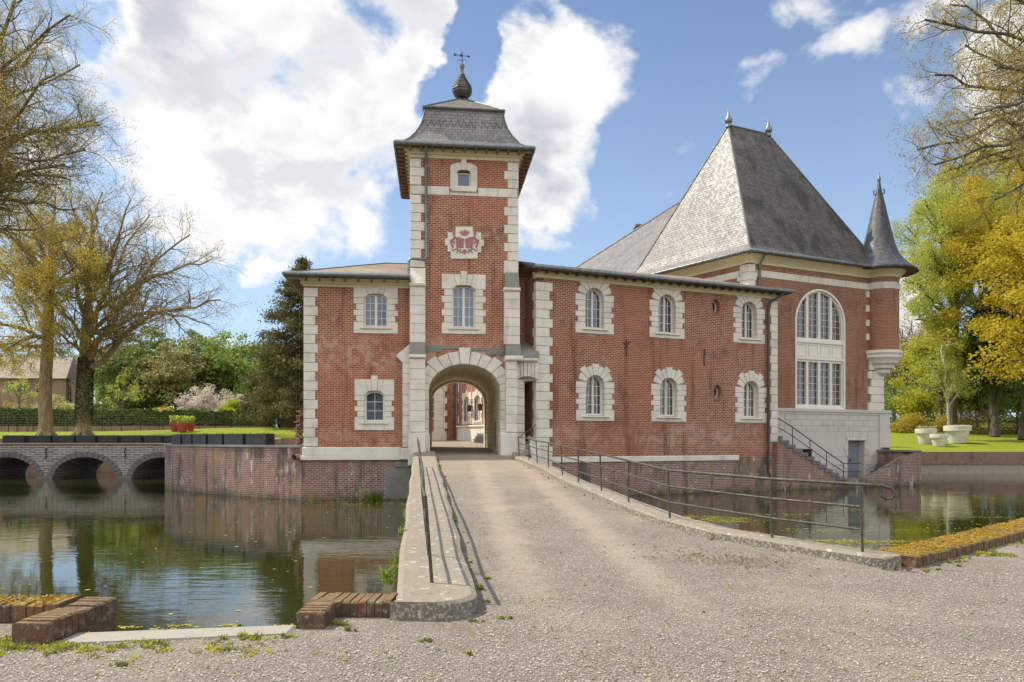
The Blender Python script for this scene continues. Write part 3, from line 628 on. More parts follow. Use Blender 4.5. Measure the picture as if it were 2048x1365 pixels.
# passage through the building: barrel vault with ribbed stone lining
m = MB(); PD = 8.3; prof = [(AC+AA, .6), (AC+AA, AZS)]+arch_pts(AC, AZS, AA, AB, 24)[1:-1]+[(AC-AA, AZS), (AC-AA, .6)]
ins = .0
for i in range(len(prof)-1):
    a, b = prof[i], prof[i+1]; m.face([T.p(*a, -.6), T.p(*b, -.6), T.p(*b, -PD+.6), T.p(*a, -PD+.6)])
pv = m.build('passage_vault', 'cornice', gt)
m = MB()      # joints of the stone lining
for i in range(6): z_ = 1.35+i*.38; m.face([T.p(AC+AA-.004, z_, -.6), T.p(AC+AA-.004, z_+.018, -.6), T.p(AC+AA-.004, z_+.018, -PD+.7), T.p(AC+AA-.004, z_, -PD+.7)])
m.build('joint', 'stone_joint', pv)
m = MB(); K2 = .10      # far arch ring, a little smaller
for i in range(15):
    t0, t1 = math.pi*i/15+.006, math.pi*(i+1)/15-.006
    m.prism(T, [ell(t0, -K2), ell((t0+t1)/2, -K2), ell(t1, -K2), ell(t1, .5), ell(t0, .5)], -PD, -PD+.75)
for sg in (-1, 1):
    for i in range(7): m.fbox(T, *sorted((AC+sg*(AA-K2), AC+sg*(AA+.5))), .9+i*(AZS-.9)/7+.006, .9+(i+1)*(AZS-.9)/7-.006, -PD, -PD+.75)
m.build('inner_archway', 'stone', gt)
m = MB(); m.slab(T, [(AC-AA-.5, .5), (AC-AA, .5)]+arch_pts(AC, AZS, AA, AB, 20, rev=True)+[(AC+AA, .5), (U1+.8, .5), (U1+.8, 6.3), (AC-AA-.5, 6.3)], [], -PD+.02, -PD+.3)
m.fbox(T, AC-AA-.5, AC-AA-.05, .5, 6.3, -PD+.3, -.5); m.fbox(T, AC+AA+.05, U1+.8, .5, 6.3, -PD+.3, -TD-.01); m.fbox(T, AC-AA-.5, U1+.8, 6.3, 6.5, -PD+.02, -TD-.01)
m.build('rear_wall', 'brick', gt)
# cornice, eaves, roof
m = MB()
for (z0, z1, o) in ((12.80, 12.93, .06), (12.93, 13.03, .14), (13.03, 13.12, .24)):
    m.hexa([T.p(U0-o, z0, o), T.p(U1+o, z0, o), T.p(U1+o, z0, -TD-o), T.p(U0-o, z0, -TD-o), T.p(U0-o, z1, o), T.p(U1+o, z1, o), T.p(U1+o, z1, -TD-o), T.p(U0-o, z1, -TD-o)])
m.build('cornice', 'cornice', gt)
EO = .56; ZV = 13.17
def ringpts(F, u0, u1, o0, o1, z, i): return [F.p(u0+i, z, o1-i), F.p(u1-i, z, o1-i), F.p(u1-i, z, o0+i), F.p(u0+i, z, o0+i)]
m = MB(); prof = [(0, ZV+.02), (.22, ZV+.12), (.5, ZV+.36), (.75, ZV+.72), (.95, ZV+1.12), (1.06, ZV+1.5), (1.13, ZV+1.85)]
rg = [ringpts(T, U0-EO, U1+EO, -TD-.5, EO, z, i) for i, z in prof]
for a, b in zip(rg, rg[1:]):
    for k in range(4): m.face([a[k], a[(k+1) % 4], b[(k+1) % 4], b[k]])
apx = T.p((U0+U1)/2, 16.5, (EO-TD-.5)/2); lip = ringpts(T, U0-EO, U1+EO, -TD-.5, EO, ZV+1.87, 1.06); 
for k in range(4): m.face([rg[-1][k], rg[-1][(k+1) % 4], lip[(k+1) % 4], lip[k]])
rf = m.build('roof', 'slate', gt)
m = MB()
lip2 = [p+Vector((0, 0, .05)) for p in lip]
for k in range(4): m.face([lip[k], lip[(k+1) % 4], lip2[(k+1) % 4], lip2[k]]); m.face([lip2[k], lip2[(k+1) % 4], apx])
m.build('upper_roof', 'slate_worn', rf)
m = MB()
for k in range(4): m.tube([lip2[k], apx], .045, 6)
for k in range(4): m.tube([lip2[k], lip2[(k+1) % 4]], .04, 6); m.tube([r[k] for r in rg], .04, 6)
m.build('ridge_flashing', 'lead', rf)
m = MB()      # diamond band of cut slates round the bell
for k in range(4):
    a0 = rg[4][k].lerp(rg[3][k], .1); a1 = rg[4][(k+1) % 4].lerp(rg[3][(k+1) % 4], .1); b0 = rg[5][k].lerp(rg[4][k], .25); b1 = rg[5][(k+1) % 4].lerp(rg[4][(k+1) % 4], .25)
    L = (a1-a0).length; n = int(L/.26); nr = (a1-a0).cross(b0-a0).normalized()
    if nr.z < 0: nr = -nr
    for i in range(n):
        for (s0, s1) in ((i, i+.5), (i+1, i+.5)):
            p = a0.lerp(a1, s0/n)+nr*.012; q = b0.lerp(b1, s1/n)+nr*.012; m.tube([p, q], .008, 4)
m.build('diamond_slates', 'slate_dark', rf)
m = MB()
for k in range(4): a, b = rg[0][k], rg[0][(k+1) % 4]; m.face([a, b, b-Vector((0, 0, .12)), a-Vector((0, 0, .12))])
m.build('fascia', 'rafter', rf)
m = MB(); lowr = [p-Vector((0, 0, .06)) for p in rg[0]]; inn = ringpts(T, U0, U1, -TD, 0, ZV-.02, 0)
for k in range(4): m.face([lowr[k], lowr[(k+1) % 4], inn[(k+1) % 4], inn[k]])
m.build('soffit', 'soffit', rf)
for sg, ue in ((-1, U0), (1, U1)):
    for i in range(15):
        o = EO-.15-i*(TD+.9)/15; MB().fbox(T, *sorted((ue+sg*.05, ue+sg*(EO-.04))), ZV-.17, ZV-.075, o-.05, o+.05).build('rafter', 'rafter', rf)
for i in range(11): u = U0+(U1-U0)*i/10; MB().fbox(T, u-.04, u+.04, ZV-.15, ZV-.065, .05, EO-.04).build('rafter', 'rafter', rf)
gp = [T.p(U0-EO-.03, ZV-.02, EO+.05), T.p(U1+EO+.03, ZV-.02, EO+.05)]; gutter(gt, gp, .085)
for ue in (U0-EO-.03, U1+EO+.03): gutter(gt, [T.p(ue, ZV-.02, EO+.05), T.p(ue, ZV-.02, -TD-.5)], .06)
# bulb finial and weather vane
m = MB(); c = Vector((apx.x, apx.y, 0))
pr = [(.13, 16.42), (.10, 16.5), (.17, 16.52)]
zz = [(16.52, .24), (16.62, .34), (16.72, .41), (16.84, .44), (16.95, .43), (17.05, .38), (17.15, .31), (17.24, .25), (17.33, .20), (17.42, .15), (17.5, .12), (17.58, .09)]
for i in range(len(zz)-1):
    z0, r0 = zz[i]; z1, r1 = zz[i+1]; pr += [(r0+.02, z0), (r1+.0, z1-.004)]
pr += [(.06, 17.6)]
m.lathe(c, pr, 8, math.pi/8, 2*math.pi+math.pi/8); fb_ = m.build('bulb_finial', 'slate_dark', rf)
m = MB(); m.lathe(c, [(.07, 17.58), (.06, 17.8), (.09, 17.83), (.11, 17.9), (.09, 17.98), (.04, 18.02), (.025, 18.1)], 10); m.build('rod_base', 'rafter', rf, smooth=60)
m = MB(); m.tube([c+Vector((0, 0, 18.0)), c+Vector((0, 0, 18.55))], .018, 6)
for dx, dy in ((.2, 0), (-.2, 0), (0, .2), (0, -.2)): m.tube([c+Vector((0, 0, 18.14)), c+Vector((dx*.6, dy*.6, 18.2)), c+Vector((dx, dy, 18.14))], .012, 5)
m.tube([c+Vector((-.30, -.02, 18.40)), c+Vector((.30, .02, 18.34))], .014, 6)
VF = Frame(c.x, c.y, 4)
m.prism(VF, [(.24, 18.28), (.36, 18.34), (.24, 18.41)], -.01, .01); m.prism(VF, [(-.2, 18.39), (-.38, 18.33), (-.33, 18.40), (-.38, 18.48)], -.01, .01); m.prism(VF, [(-.1, 18.32), (.02, 18.34), (.0, 18.46), (-.07, 18.44)], -.01, .01)
m.build('weather_vane', 'iron', rf)
# downpipe
m = MB(); pu = T.u(852.5, .1)
m.tube([T.p(pu, 13.1, EO), T.p(pu, 12.95, .3), T.p(pu, 12.8, .1), T.p(pu, 8.85, .1), T.p(pu-.06, 8.74, .12), T.p(pu-.5, 8.68, .46), T.p(T.u(820, .46), 8.66, .46), T.p(T.u(817.5, .46), 8.55, .46), T.p(T.u(817.5, .46), 8.1, .46)], .055, 10)
for zz_ in (9.6, 11.0, 12.4): m.tube([T.p(pu, zz_, .1), T.p(pu, zz_+.05, .1)], .072, 10)
m.build('downpipe', 'zinc', gt, smooth=50)
# coat of arms
def ca(X, Y): return T.uz(860+X/5.25, 420+Y/5.25)
ar = thing('coat_of_arms', None, None, T.p(0, 9.5, 0)); ar.parent = gt; ar.location = T.p(0, 9.5, 0)-gt.location
bpy.data.objects.remove(ar)
m = MB(); m.slab(T, [ca(*q) for q in ((218, 515), (500, 515), (500, 450), (537, 450), (537, 382), (565, 382), (565, 318), (537, 318), (537, 240), (452, 240), (452, 180), (268, 180), (268, 240), (185, 240), (185, 305), (158, 305), (158, 375), (185, 375), (185, 442), (218, 442))], [], 0, .04)
ca_o = m.build('coat_of_arms', 'stone', gt)
m = MB()
def pz(pts): m.slab(T, [ca(*q) for q in pts], [], .04, .062)
pz([(332, 272), (392, 272), (396, 255), (420, 240), (400, 242), (412, 220), (388, 240), (388, 212), (374, 236), (362, 206), (350, 236), (336, 212), (336, 240), (312, 220), (324, 242), (304, 240), (328, 255)])
pz([(272, 300), (300, 290), (358, 308), (350, 402), (318, 404), (275, 394)]); pz([(366, 308), (428, 290), (456, 300), (450, 394), (408, 404), (374, 402)])
pz([(350, 420), (374, 420), (388, 440), (362, 478), (336, 440)])
def pt(pts, r): m.tube([T.p(*ca(*q), .055) for q in pts], [r*k for k in np.interp(np.linspace(0, 1, len(pts)), [0, .5, 1], [.6, 1, .6])], 6)
for s_ in (-1, 1):
    X = lambda x_: 362+s_*x_
    pt([(X(100), 245), (X(112), 265), (X(100), 290), (X(125), 320), (X(140), 350), (X(125), 385), (X(118), 400)], .05)
    pt([(X(112), 262), (X(118), 250), (X(100), 240)], .045); pt([(X(105), 285), (X(88), 296), (X(82), 310)], .03); pt([(X(128), 330), (X(108), 345), (X(100), 360)], .03)
    pt([(X(122), 392), (X(135), 420), (X(120), 436), (X(105), 420), (X(85), 412), (X(60), 430), (X(40), 455), (X(20), 440)], .022)
    pt([(X(75), 415), (X(72), 445), (X(88), 455)], .02); pt([(X(30), 425), (X(48), 418), (X(52), 438), (X(38), 446)], .02); pt([(X(60), 430), (X(80), 395), (X(64), 380)], .018); pt([(X(136), 345), (X(150), 330), (X(146), 310)], .018)
m.build('emblem', 'plaster_pink', ca_o)
MB().fbox(T, AC+AA-.03, AC+AA+.0, 1.2, 2.4, -2.2, -2.17).build('cable', 'iron', gt)
# ================================================================== LEFT LODGE
lw_ = thing('gate_lodge', 'two-storey red brick lodge with low roof, left of the gate tower', 'building', T.p(-4.2, .8, -3))
L0, L1 = T.u(609), U0; LZ = 7.72; LDp = 6.4
m = MB()
w1 = (-3.52, 6.07, 7.24, .46, .12); w2 = (-3.57, 2.32, 3.40, .39, .13)
m.slab(T, [(L0, 1.3), (L1, 1.3), (L1, LZ), (L0, LZ)], [opening(w[0], w[1]-.02, w[2], w[3]+.02, w[4]) for w in (w1, w2)], -.4, -.005)
m.fbox(T, L0, L0+.4, 1.3, LZ, -LDp, -.401); m.fbox(T, L0+.4, L1, 1.3, LZ, -LDp, -LDp+.4)
m.build('wall', 'brick', lw_)
MB().fbox(T, L0+.5, L1-.02, 1.3, 7.4, -1.7, -1.65).build('interior', 'interior', lw_)
fo = window(T, lw_, *w1, .2, 'glass_sky', rows=4); rect_surround(T, fo, w1[0], 5.80, w1[1], w1[2], w1[3], w1[4], 7.66, .2, wn=.30, ww=.40, nj=4, key=-.0)
fo = window(T, lw_, *w2, .2, 'glass', nl=1, rows=3, cols=2, fw=.07); rect_surround(T, fo, w2[0], 1.98, w2[1], w2[2], w2[3], w2[4], 3.98, .2, wn=.28, ww=.38, nj=4, key=.15)
m = MB(); quoins(m, T, L0-.03, 1, 1.33, 7.55, .44, .54, .365, -.2, .03)
FL = Frame(*T.p(L0, 0, 0).xy, 6.2-90); quoins(m, FL, .0, -1, 1.33, 7.55, .34, .50, .365, -.02, .03, first_wide=False)
m.build('quoin', ['stone', 'stone_joint'], lw_)
m = MB(); m.fbox(T, L0-.08, T.u(801, .3), .98, 1.31, -LDp, .10, bev=.03); m.fbox(T, L0-.14, T.u(801, .3), .80, .98, -LDp, .16, bev=.02); m.build('plinth', 'stone', lw_)
m = MB(); m.fbox(T, L0-.05, L1-.01, 7.60, 7.70, -LDp, .06); m.fbox(T, L0-.14, L1-.01, 7.70, 7.80, -LDp, .16)
m.hexa([T.p(L0-.14, 7.80, .16), T.p(L1-.01, 7.80, .16), T.p(L1-.01, 7.80, -1), T.p(L0-.14, 7.80, -1), T.p(L0-.26, 7.88, .28), T.p(L1-.01, 7.88, .28), T.p(L1-.01, 7.88, -1), T.p(L0-.26, 7.88, -1)])
m.build('cornice', 'cornice', lw_)
EL_ = .62; ZL = 7.97; a_ = ringpts(T, L0-EL_, L1+2, -LDp-.5, EL_, ZL, 0)
ridge0, ridge1 = T.p(L0+2.9, 9.35, -LDp/2), T.p(L1, 9.35, -LDp/2)
e0, e1, e2, e3 = T.p(L0-EL_, ZL, EL_), T.p(L1-.01, ZL, EL_), T.p(L1-.01, ZL, -LDp-.5), T.p(L0-EL_, ZL, -LDp-.5)
m = MB(); m.face([e0, e1, ridge1, ridge0]); m.face([e3, e0, ridge0]); m.face([e2, e3, ridge0, ridge1]); rl = m.build('roof', 'tile_old', lw_)
m = MB(); dn = Vector((0, 0, -.1))
m.face([e0+dn, e1+dn, T.p(L1-.01, ZL-.06, 0), T.p(L0, ZL-.06, 0)]); m.face([e0+dn, e3+dn, T.p(L0, ZL-.06, -LDp), T.p(L0, ZL-.06, 0)])
for a, b in ((e0, e1), (e3, e0)): m.face([a, b, b+dn, a+dn])
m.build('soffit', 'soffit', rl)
for i in range(15): o = EL_-.12-i*.47; MB().fbox(T, L0-EL_+.03, L0+.02, ZL-.20, ZL-.11, o-.06, o+.06).build('rafter', 'rafter', rl)
for i in range(9): u = L0+.1+i*.5; MB().fbox(T, u-.04, u+.04, ZL-.19, ZL-.11, .1, EL_-.03).build('rafter', 'rafter', rl)
m = MB(); m.tube([e0, ridge0, ridge1], .04, 6); m.tube([e3, ridge0], .04, 6); m.build('ridge_flashing', 'lead', rl)
gutter(lw_, [e0+Vector((-.03, -.05, -.03)), e1+Vector((0, -.05, -.03))], .085); gutter(lw_, [e0+Vector((-.05, -.03, -.03)), e3+Vector((-.05, 0, -.03))], .07)
# ================================================================== LONG WING
wg = thing('chateau_wing', 'long red brick wing with six arched windows and two ovals, right of the tower', 'building', WF.p(-2, -.8, -2))
W0, W1 = WF.u(1073), WF.u(1554); ZW = 8.28; WD = 5.0; RV = .30; WA = .44
cs_ = []
for (a, b, kz) in ((1149, 1231, 0), (1299, 1375, 0), (1470, 1533, 0)): cs_.append(((WF.u(a)+WF.u(b))/2, 2.39))
for (a, b, kz) in ((1148, 1229.5, 0), (1296, 1371, 0), (1466.5, 1529, 0)): cs_.append(((WF.u(a)+WF.u(b))/2, 6.03))
ov = [(WF.u(1432)-.0, 7.60), (WF.u(1435), 3.74)]
holes = [opening(u, zb+.22, zb+.24+1.23, WA+.03, WA+.03) for u, zb in cs_]
def oval(u, z, a, b, n=20): return [(u+a*math.cos(2*math.pi*i/n), z+b*math.sin(2*math.pi*i/n)) for i in range(n)]
holes += [oval(u, z, .20, .33) for u, z in ov]
m = MB(); m.slab(WF, [(W0, .82), (W1, .82), (W1, ZW), (W0, ZW)], holes, -.42, 0)
m.build('wall', 'brick_wing', wg)
m = MB(); m.fbox(WF, W0, W1, -2.2, .82, -.42, .0); m.build('wall_foot', 'brick_moat', wg)
MB().fbox(WF, W0+.5, W1-.5, .9, 8.1, -2.0, -1.95).build('interior', 'interior', wg)
WC = WF.p(W0, 0, 0); WL = Frame(WC.x, WC.y, 22-90); WR = Frame(*WF.p(W1, 0, 0).xy, 22+90)
MB().fbox(WL, -4.5, -.0, -2.2, ZW, -.3, 0).build('side_wall', 'brick_wing', wg); MB().fbox(WR, 0, 2.6, -2.2, ZW, -.3, 0).build('side_wall', 'brick_wing', wg)
gl = ['glass', 'glass_dark', 'glass_dark', 'glass_sky', 'glass', 'glass']
for i, (u, zb) in enumerate(cs_):
    fo = window(WF, wg, u, zb+.24, zb+.24+1.23, WA, WA, RV, gl[i], rows=4, fw=.07, mw=.045)
    arched_surround(WF, fo, u, zb, zb+.24, zb+.24+1.23, WA, RV, keytop=(8.2 if i > 2 else None))
for u, z in ov:
    m = MB(); m.slab(WF, oval(u, z, .2, .33), [oval(u, z, .14, .27)], -.30, -.24); fo = m.build('oval_window', 'frame_cream', wg)
    MB().face([WF.p(a, b, -.28) for a, b in oval(u, z, .16, .29)]).build('pane', 'glass', fo)
    m = MB()
    for k in range(34):
        t0, t1 = 2*math.pi*k/34+.03, 2*math.pi*(k+1)/34-.03
        m.prism(WF, [(u+.2*math.cos(t0), z+.33*math.sin(t0)), (u+.2*math.cos(t1), z+.33*math.sin(t1)), (u+.31*math.cos(t1), z+.45*math.sin(t1)), (u+.31*math.cos(t0), z+.45*math.sin(t0))], -.2, .012)
    m.build('brick_ring', 'brick_hall', fo)
m = MB(); quoins(m, WF, W0-.03, 1, .95, 8.0, .60, .74, .365, -.2, .035); quoins(m, WL, 0, -1, 1.0, 8.0, .22, .34, .365, -.02, .03, first_wide=False); m.fbox(WF, W0-.06, W0+.66, -.3, .95, -.2, .09, bev=.02)
m.build('quoin', ['stone', 'stone_joint'], wg)
m = MB(); quoins(m, WF, W1+.02, -1, 1.50, 8.1, .38, .44, .365, -.2, .03); quoins(m, WR, 0, 1, 1.5, 8.1, .3, .42, .365, -.02, .03); m.build('quoin', ['stone', 'stone_joint'], wg)
MB().fbox(WF, WF.u(1092), WF.u(1477), .66, .90, 0, .06, bev=.02).build('plinth_band', 'stone', wg)
m = MB(); m.fbox(WF, W0-.02, W1-.15, 8.16, ZW, -.3, .08, bev=.01); m.fbox(WF, W0-.04, W1-.05, ZW, ZW+.13, -.3, .16, bev=.02); m.build('cornice', 'cornice', wg)
ZG = 8.50; EW = .52
E = lambda u, z, o: WF.p(u, z, o)
r0, r1, r2, r3 = E(W0-.35, ZG, EW), E(W1+.42, ZG, EW), E(W0-.4, 9.75, -4.2), E(4.2-1.5, 9.95, -4.2)
m = MB(); m.face([r0, r1, E(W1+.42, ZG+.28, -.9), E(2.7, 9.95, -4.2), E(W0-.2, 9.80, -4.2)]); m.face([E(2.7, 9.95, -4.2), E(W1+.42, ZG+.28, -.9), E(W1+.42, ZG, -4.2)]);  m.face([E(W0-.2, 9.8, -4.2), E(2.7, 9.95, -4.2), E(2.7, 8.4, -6), E(W0-.2, 8.4, -6)])
rw = m.build('roof', 'tile_old', wg)
m = MB(); m.face([r0, E(W0-.35, ZG-.12, EW), E(W1+.42, ZG-.12, EW), r1]); m.face([E(W0-.35, ZG-.1, EW), E(W1+.42, ZG-.1, EW), E(W1+.42, ZG-.08, -.1), E(W0-.35, ZG-.08, -.1)]); m.face([r1, E(W1+.42, ZG-.12, EW), E(W1+.42, ZG-.12, -.9), E(W1+.42, ZG+.28, -.9)])
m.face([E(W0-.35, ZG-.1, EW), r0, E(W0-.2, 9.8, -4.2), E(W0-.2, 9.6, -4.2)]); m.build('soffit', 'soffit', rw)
for i in range(28): u = W0-.1+i*.455; MB().fbox(WF, u-.035, u+.035, ZG-.19, ZG-.10, .15, EW-.02).build('rafter', 'soffit', rw)
gutter(wg, [E(W0-.38, ZG-.03, EW+.06), E(W1+.5, ZG-.03, EW+.06)], .085)
MB().tube([E(W0-.35, ZG+.02, EW), E(W0-.2, 9.82, -4.2)], .09, 6).build('verge_flashing', 'lead', rw)
m = MB(); pu = WF.u(1536, .12)
m.tube([E(W1-.05, ZG-.08, EW), E(W1-.1, ZG-.22, EW-.05), E(pu+.05, ZG-.55, .16), E(pu, ZG-.75, .13), E(pu+.02, 0.05, .13), E(pu+.12, -.1, .16)], .06, 10)
for zz_ in (1.0, 3.0, 5.0, 7.0): m.tube([E(pu, zz_, .13), E(pu, zz_+.05, .13)], .078, 10)
m.build('downpipe', 'rail_iron', wg, smooth=50)
for (px, py) in ((1252, 697), (1408, 715)):
    u, z = WF.uz(px, py); m = MB(); m.tube([E(u, z-.38, .03), E(u-.02, z, .04), E(u+.02, z+.38, .03)], .022, 6)
    if px < 1300: m.tube([E(u-.16, z+.25, .03), E(u, z+.12, .05), E(u+.2, z+.3, .03)], .02, 6); m.tube([E(u-.08, z+.02, .03), E(u+.08, z+.08, .03)], .025, 6)
    m.build('tie_anchor', 'iron', wg)
# side passage between tower and wing
lk = thing('side_porch', 'narrow stone side porch with flat-arched lintel squeezed between gate tower and long wing', 'porch', T.p(2.5, .9, -.5))
ka, kb = T.u(1034, .3), T.u(1076, .3)
m = MB(); m.fbox(T, U1-.01, U1+2.2, .3, 8.4, -1.5, -1.1); m.build('wall', 'brick', lk)
m = MB()
for i in range(6):
    a, b = ka+(kb-ka)*i/6, ka+(kb-ka)*(i+1)/6; ar_ = lambda u: 4.02+.12*math.sin(math.pi*(u-ka)/(kb-ka)); s0 = (i-3)*.03; s1 = (i-2)*.03
    m.prism(T, [(a+.008, ar_(a)), (b-.008, ar_(b)), (b-.008+s1*.4, 4.72), (a+.008+s0*.4, 4.72)], -.3, .28, bev=.01)
m.fbox(T, ka, kb, 3.98, 4.7, -1.1, .0); m.fbox(T, ka-.1, kb, 4.72, 4.90, -.3, .42, bev=.05)
m.fbox(T, kb-.12, kb+.3, .5, 4.0, -1.1, -.25); 
m.build('lintel', 'stone', lk)
m = MB(); m.hexa([T.p(ka-.1, 4.9, .44), T.p(kb+.02, 4.9, .44), T.p(kb+.25, 4.9, -1.1), T.p(ka-.1, 4.9, -1.1), T.p(ka-.1, 5.05, .38), T.p(kb-.02, 5.05, .38), T.p(kb+.25, 5.75, -1.09), T.p(ka-.1, 5.75, -1.09)]); m.build('porch_roof', 'stone_grey', lk)
m = MB()
for i in range(4): m.fbox(T, ka+.1, kb, .6, 1.0+.18*i, -.9, .1-.28*i)
m.hexa([T.p(kb-.30, .6, .55), T.p(kb+.05, .6, .55), T.p(kb+.05, .6, -.6), T.p(kb-.3, .6, -.6), T.p(kb-.30, 1.15, .55), T.p(kb+.05, 1.55, .55), T.p(kb+.05, 1.85, -.6), T.p(kb-.3, 1.75, -.6)])
m.build('step', 'stone', lk)
MB().fbox(T, ka+.3, kb-.1, 1.0, 3.2, -1.1, -1.05).build('wall_panel', 'brick', lk)
# ================================================================== HALL
hl = thing('great_hall', 'tall brick hall with steep slate roof, huge arched window and corner turret', 'building', (14, 40, -.4))
HW = 8.75; HZ = 10.55; sA = Vector((-.581, .814)); HD = 7.65
def hp(u, s, z): q = H.o+H.d*u+sA*s; return Vector((q.x, q.y, z))
ang_l = math.degrees(math.atan2(-sA.y, -sA.x)); HLf = Frame(A_H[0], A_H[1], ang_l)          # left face, u<0 runs back; outward normal left
uc, a_w = (H.u(1590)+H.u(1690))/2, (H.u(1690)-H.u(1590))/2; zsp = 9.42-a_w
m = MB(); m.slab(H, [(0, 3.0), (HW, 3.0), (HW, HZ), (0, HZ)], [opening(uc, 3.18, zsp, a_w-.02, a_w-.02, 28)], -.45, 0); m.build('wall', 'brick_hall', hl)
m = MB(); m.fbox(HLf, -HD, 0, 3, HZ, -.4, 0); q0, q1 = hp(0, HD, 0), hp(HW, HD, 0); m.hexa([hp(HW, 0, 3), hp(HW-.4, 0, 3), hp(HW-.4, HD, 3), hp(HW, HD, 3), hp(HW, 0, HZ), hp(HW-.4, 0, HZ), hp(HW-.4, HD, HZ), hp(HW, HD, HZ)])
m.hexa([hp(0, HD-.4, 3), hp(HW, HD-.4, 3), hp(HW, HD, 3), hp(0, HD, 3), hp(0, HD-.4, HZ), hp(HW, HD-.4, HZ), hp(HW, HD, HZ), hp(0, HD, HZ)]); m.build('side_wall', 'brick_hall', hl)
m = MB(); m.fbox(H, .5, HW-.5, 3.1, 10, -2.2, -2.15); m.build('interior', 'interior', hl)
m = MB(); m.fbox(H, uc-a_w+.4, uc+a_w-.4, 5.0, 5.8, -.62, -.6); m.fbox(H, uc-a_w+.3, uc+a_w-.3, 4.6, 5.8, -.8, -.78); m.build('curtain', 'curtain', hl)
# big window: outer frame, four upper lights, panels, four lower lights
fw = .17; ai = a_w-fw; L4 = []; xs = []
gap = .075; lw4 = (2*ai-3*2*gap)/4
zU0, zP1, zP0, zL1, zL0 = 6.86, 6.55, 5.92, 5.62, 3.42
for i in range(4):
    x0 = -ai+i*(lw4+2*gap); x1 = x0+lw4; xs.append((x0, x1)); L4.append(light(uc, ai, zsp, ai, zU0, x0+.001, x1-.001, 10)); L4.append([(uc+x0, zL0), (uc+x1, zL0), (uc+x1, zL1), (uc+x0, zL1)])
m = MB(); m.slab(H, opening(uc, 3.18, zsp, a_w, a_w, 28), L4, -.22, -.08)
m.slab(H, opening(uc, 3.18, zsp, a_w, a_w, 28), [opening(uc, 3.30, zsp, a_w-.10, a_w-.10, 28)], -.08, .03)
m.fbox(H, uc-a_w+.1, uc+a_w-.1, 6.60, 6.72, -.08, .0); m.fbox(H, uc-a_w+.1, uc+a_w-.1, 5.74, 5.86, -.08, .0)
for x0, x1 in xs:
    for (p, q, r_, s_) in ((x0-.0, x1, 5.92, 5.96), (x0, x1, 6.50, 6.54), (x0, x0+.04, 5.96, 6.5), (x1-.04, x1, 5.96, 6.5)): m.fbox(H, uc+p, uc+q, r_, s_, -.08, -.045)
big = m.build('window', 'frame_cream', hl)
m = MB()
for x0, x1 in xs:
    xm = (x0+x1)/2; m.fbox(H, uc+xm-.009, uc+xm+.009, zU0, ztop(xm, ai, zsp, ai), -.20, -.175); m.fbox(H, uc+xm-.009, uc+xm+.009, zL0, zL1, -.20, -.175)
    for k in range(1, 8):
        zz_ = zU0+.335*k; xa, xb = x0, x1
        if zz_ > zsp: lim = ai*math.sqrt(max(0, 1-((zz_-zsp)/ai)**2)); xa, xb = max(xa, -lim), min(xb, lim)
        if xb > xa+.03: m.fbox(H, uc+xa, uc+xb, zz_-.008, zz_+.008, -.2, -.177)
    for k in range(1, 6): zz_ = zL0+(zL1-zL0)*k/6; m.fbox(H, uc+x0, uc+x1, zz_-.008, zz_+.008, -.2, -.177)
m.build('glazing_bar', 'frame_white', big)
m = MB(); m.face([H.p(u, z, -.21) for u, z in opening(uc, 3.3, zsp, ai+.02, ai+.02, 28)]); m.build('pane', 'glass_dark', big)
m = MB(); nb = 46
for k in range(nb):
    t0, t1 = math.pi*(k+.08)/nb, math.pi*(k+.92)/nb
    m.prism(H, [(uc+(a_w+.03)*math.cos(t0), zsp+(a_w+.03)*math.sin(t0)), (uc+(a_w+.03)*math.cos(t1), zsp+(a_w+.03)*math.sin(t1)), (uc+(a_w+.45)*math.cos(t1), zsp+(a_w+.45)*math.sin(t1)), (uc+(a_w+.45)*math.cos(t0), zsp+(a_w+.45)*math.sin(t0))], -.05, .012)
m.build('brick_arch', 'brick_hall', hl)
for F_, a, b in ((H, .45, HW-.5), (HLf, -HD, -.45)):
    n = max(1, int((b-a)/.85)); m = MB(); m.fbox(F_, a, b, 9.69, 10.01, 0, .02, 1)
    for i in range(n): m.fbox(F_, a+(b-a)*i/n+.006, a+(b-a)*(i+1)/n-.006, 9.68, 10.02, 0, .04, bev=.01)
    m.build('string_course', ['stone', 'stone_joint'], hl)
m = MB(); quoins(m, H, -.03, 1, 3.1, 10.28, .42, .50, .40, -.2, .04); quoins(m, HLf, 0.03, -1, 3.1, 10.28, .55, .7, .40, -.2, .04); m.build('quoin', ['stone', 'stone_joint'], hl)
m = MB()
for F_, a, b in ((H, -.2, HW+.2), (HLf, -HD, .2)):
    m.fbox(F_, a, b, 10.30, 10.42, -.2, .07); m.hexa([F_.p(a, 10.42, .07), F_.p(b, 10.42, .07), F_.p(b, 10.42, -.2), F_.p(a, 10.42, -.2), F_.p(a, 10.72, .40), F_.p(b, 10.72, .40), F_.p(b, 10.72, -.2), F_.p(a, 10.72, -.2)])
m.build('cornice', 'cornice', hl)
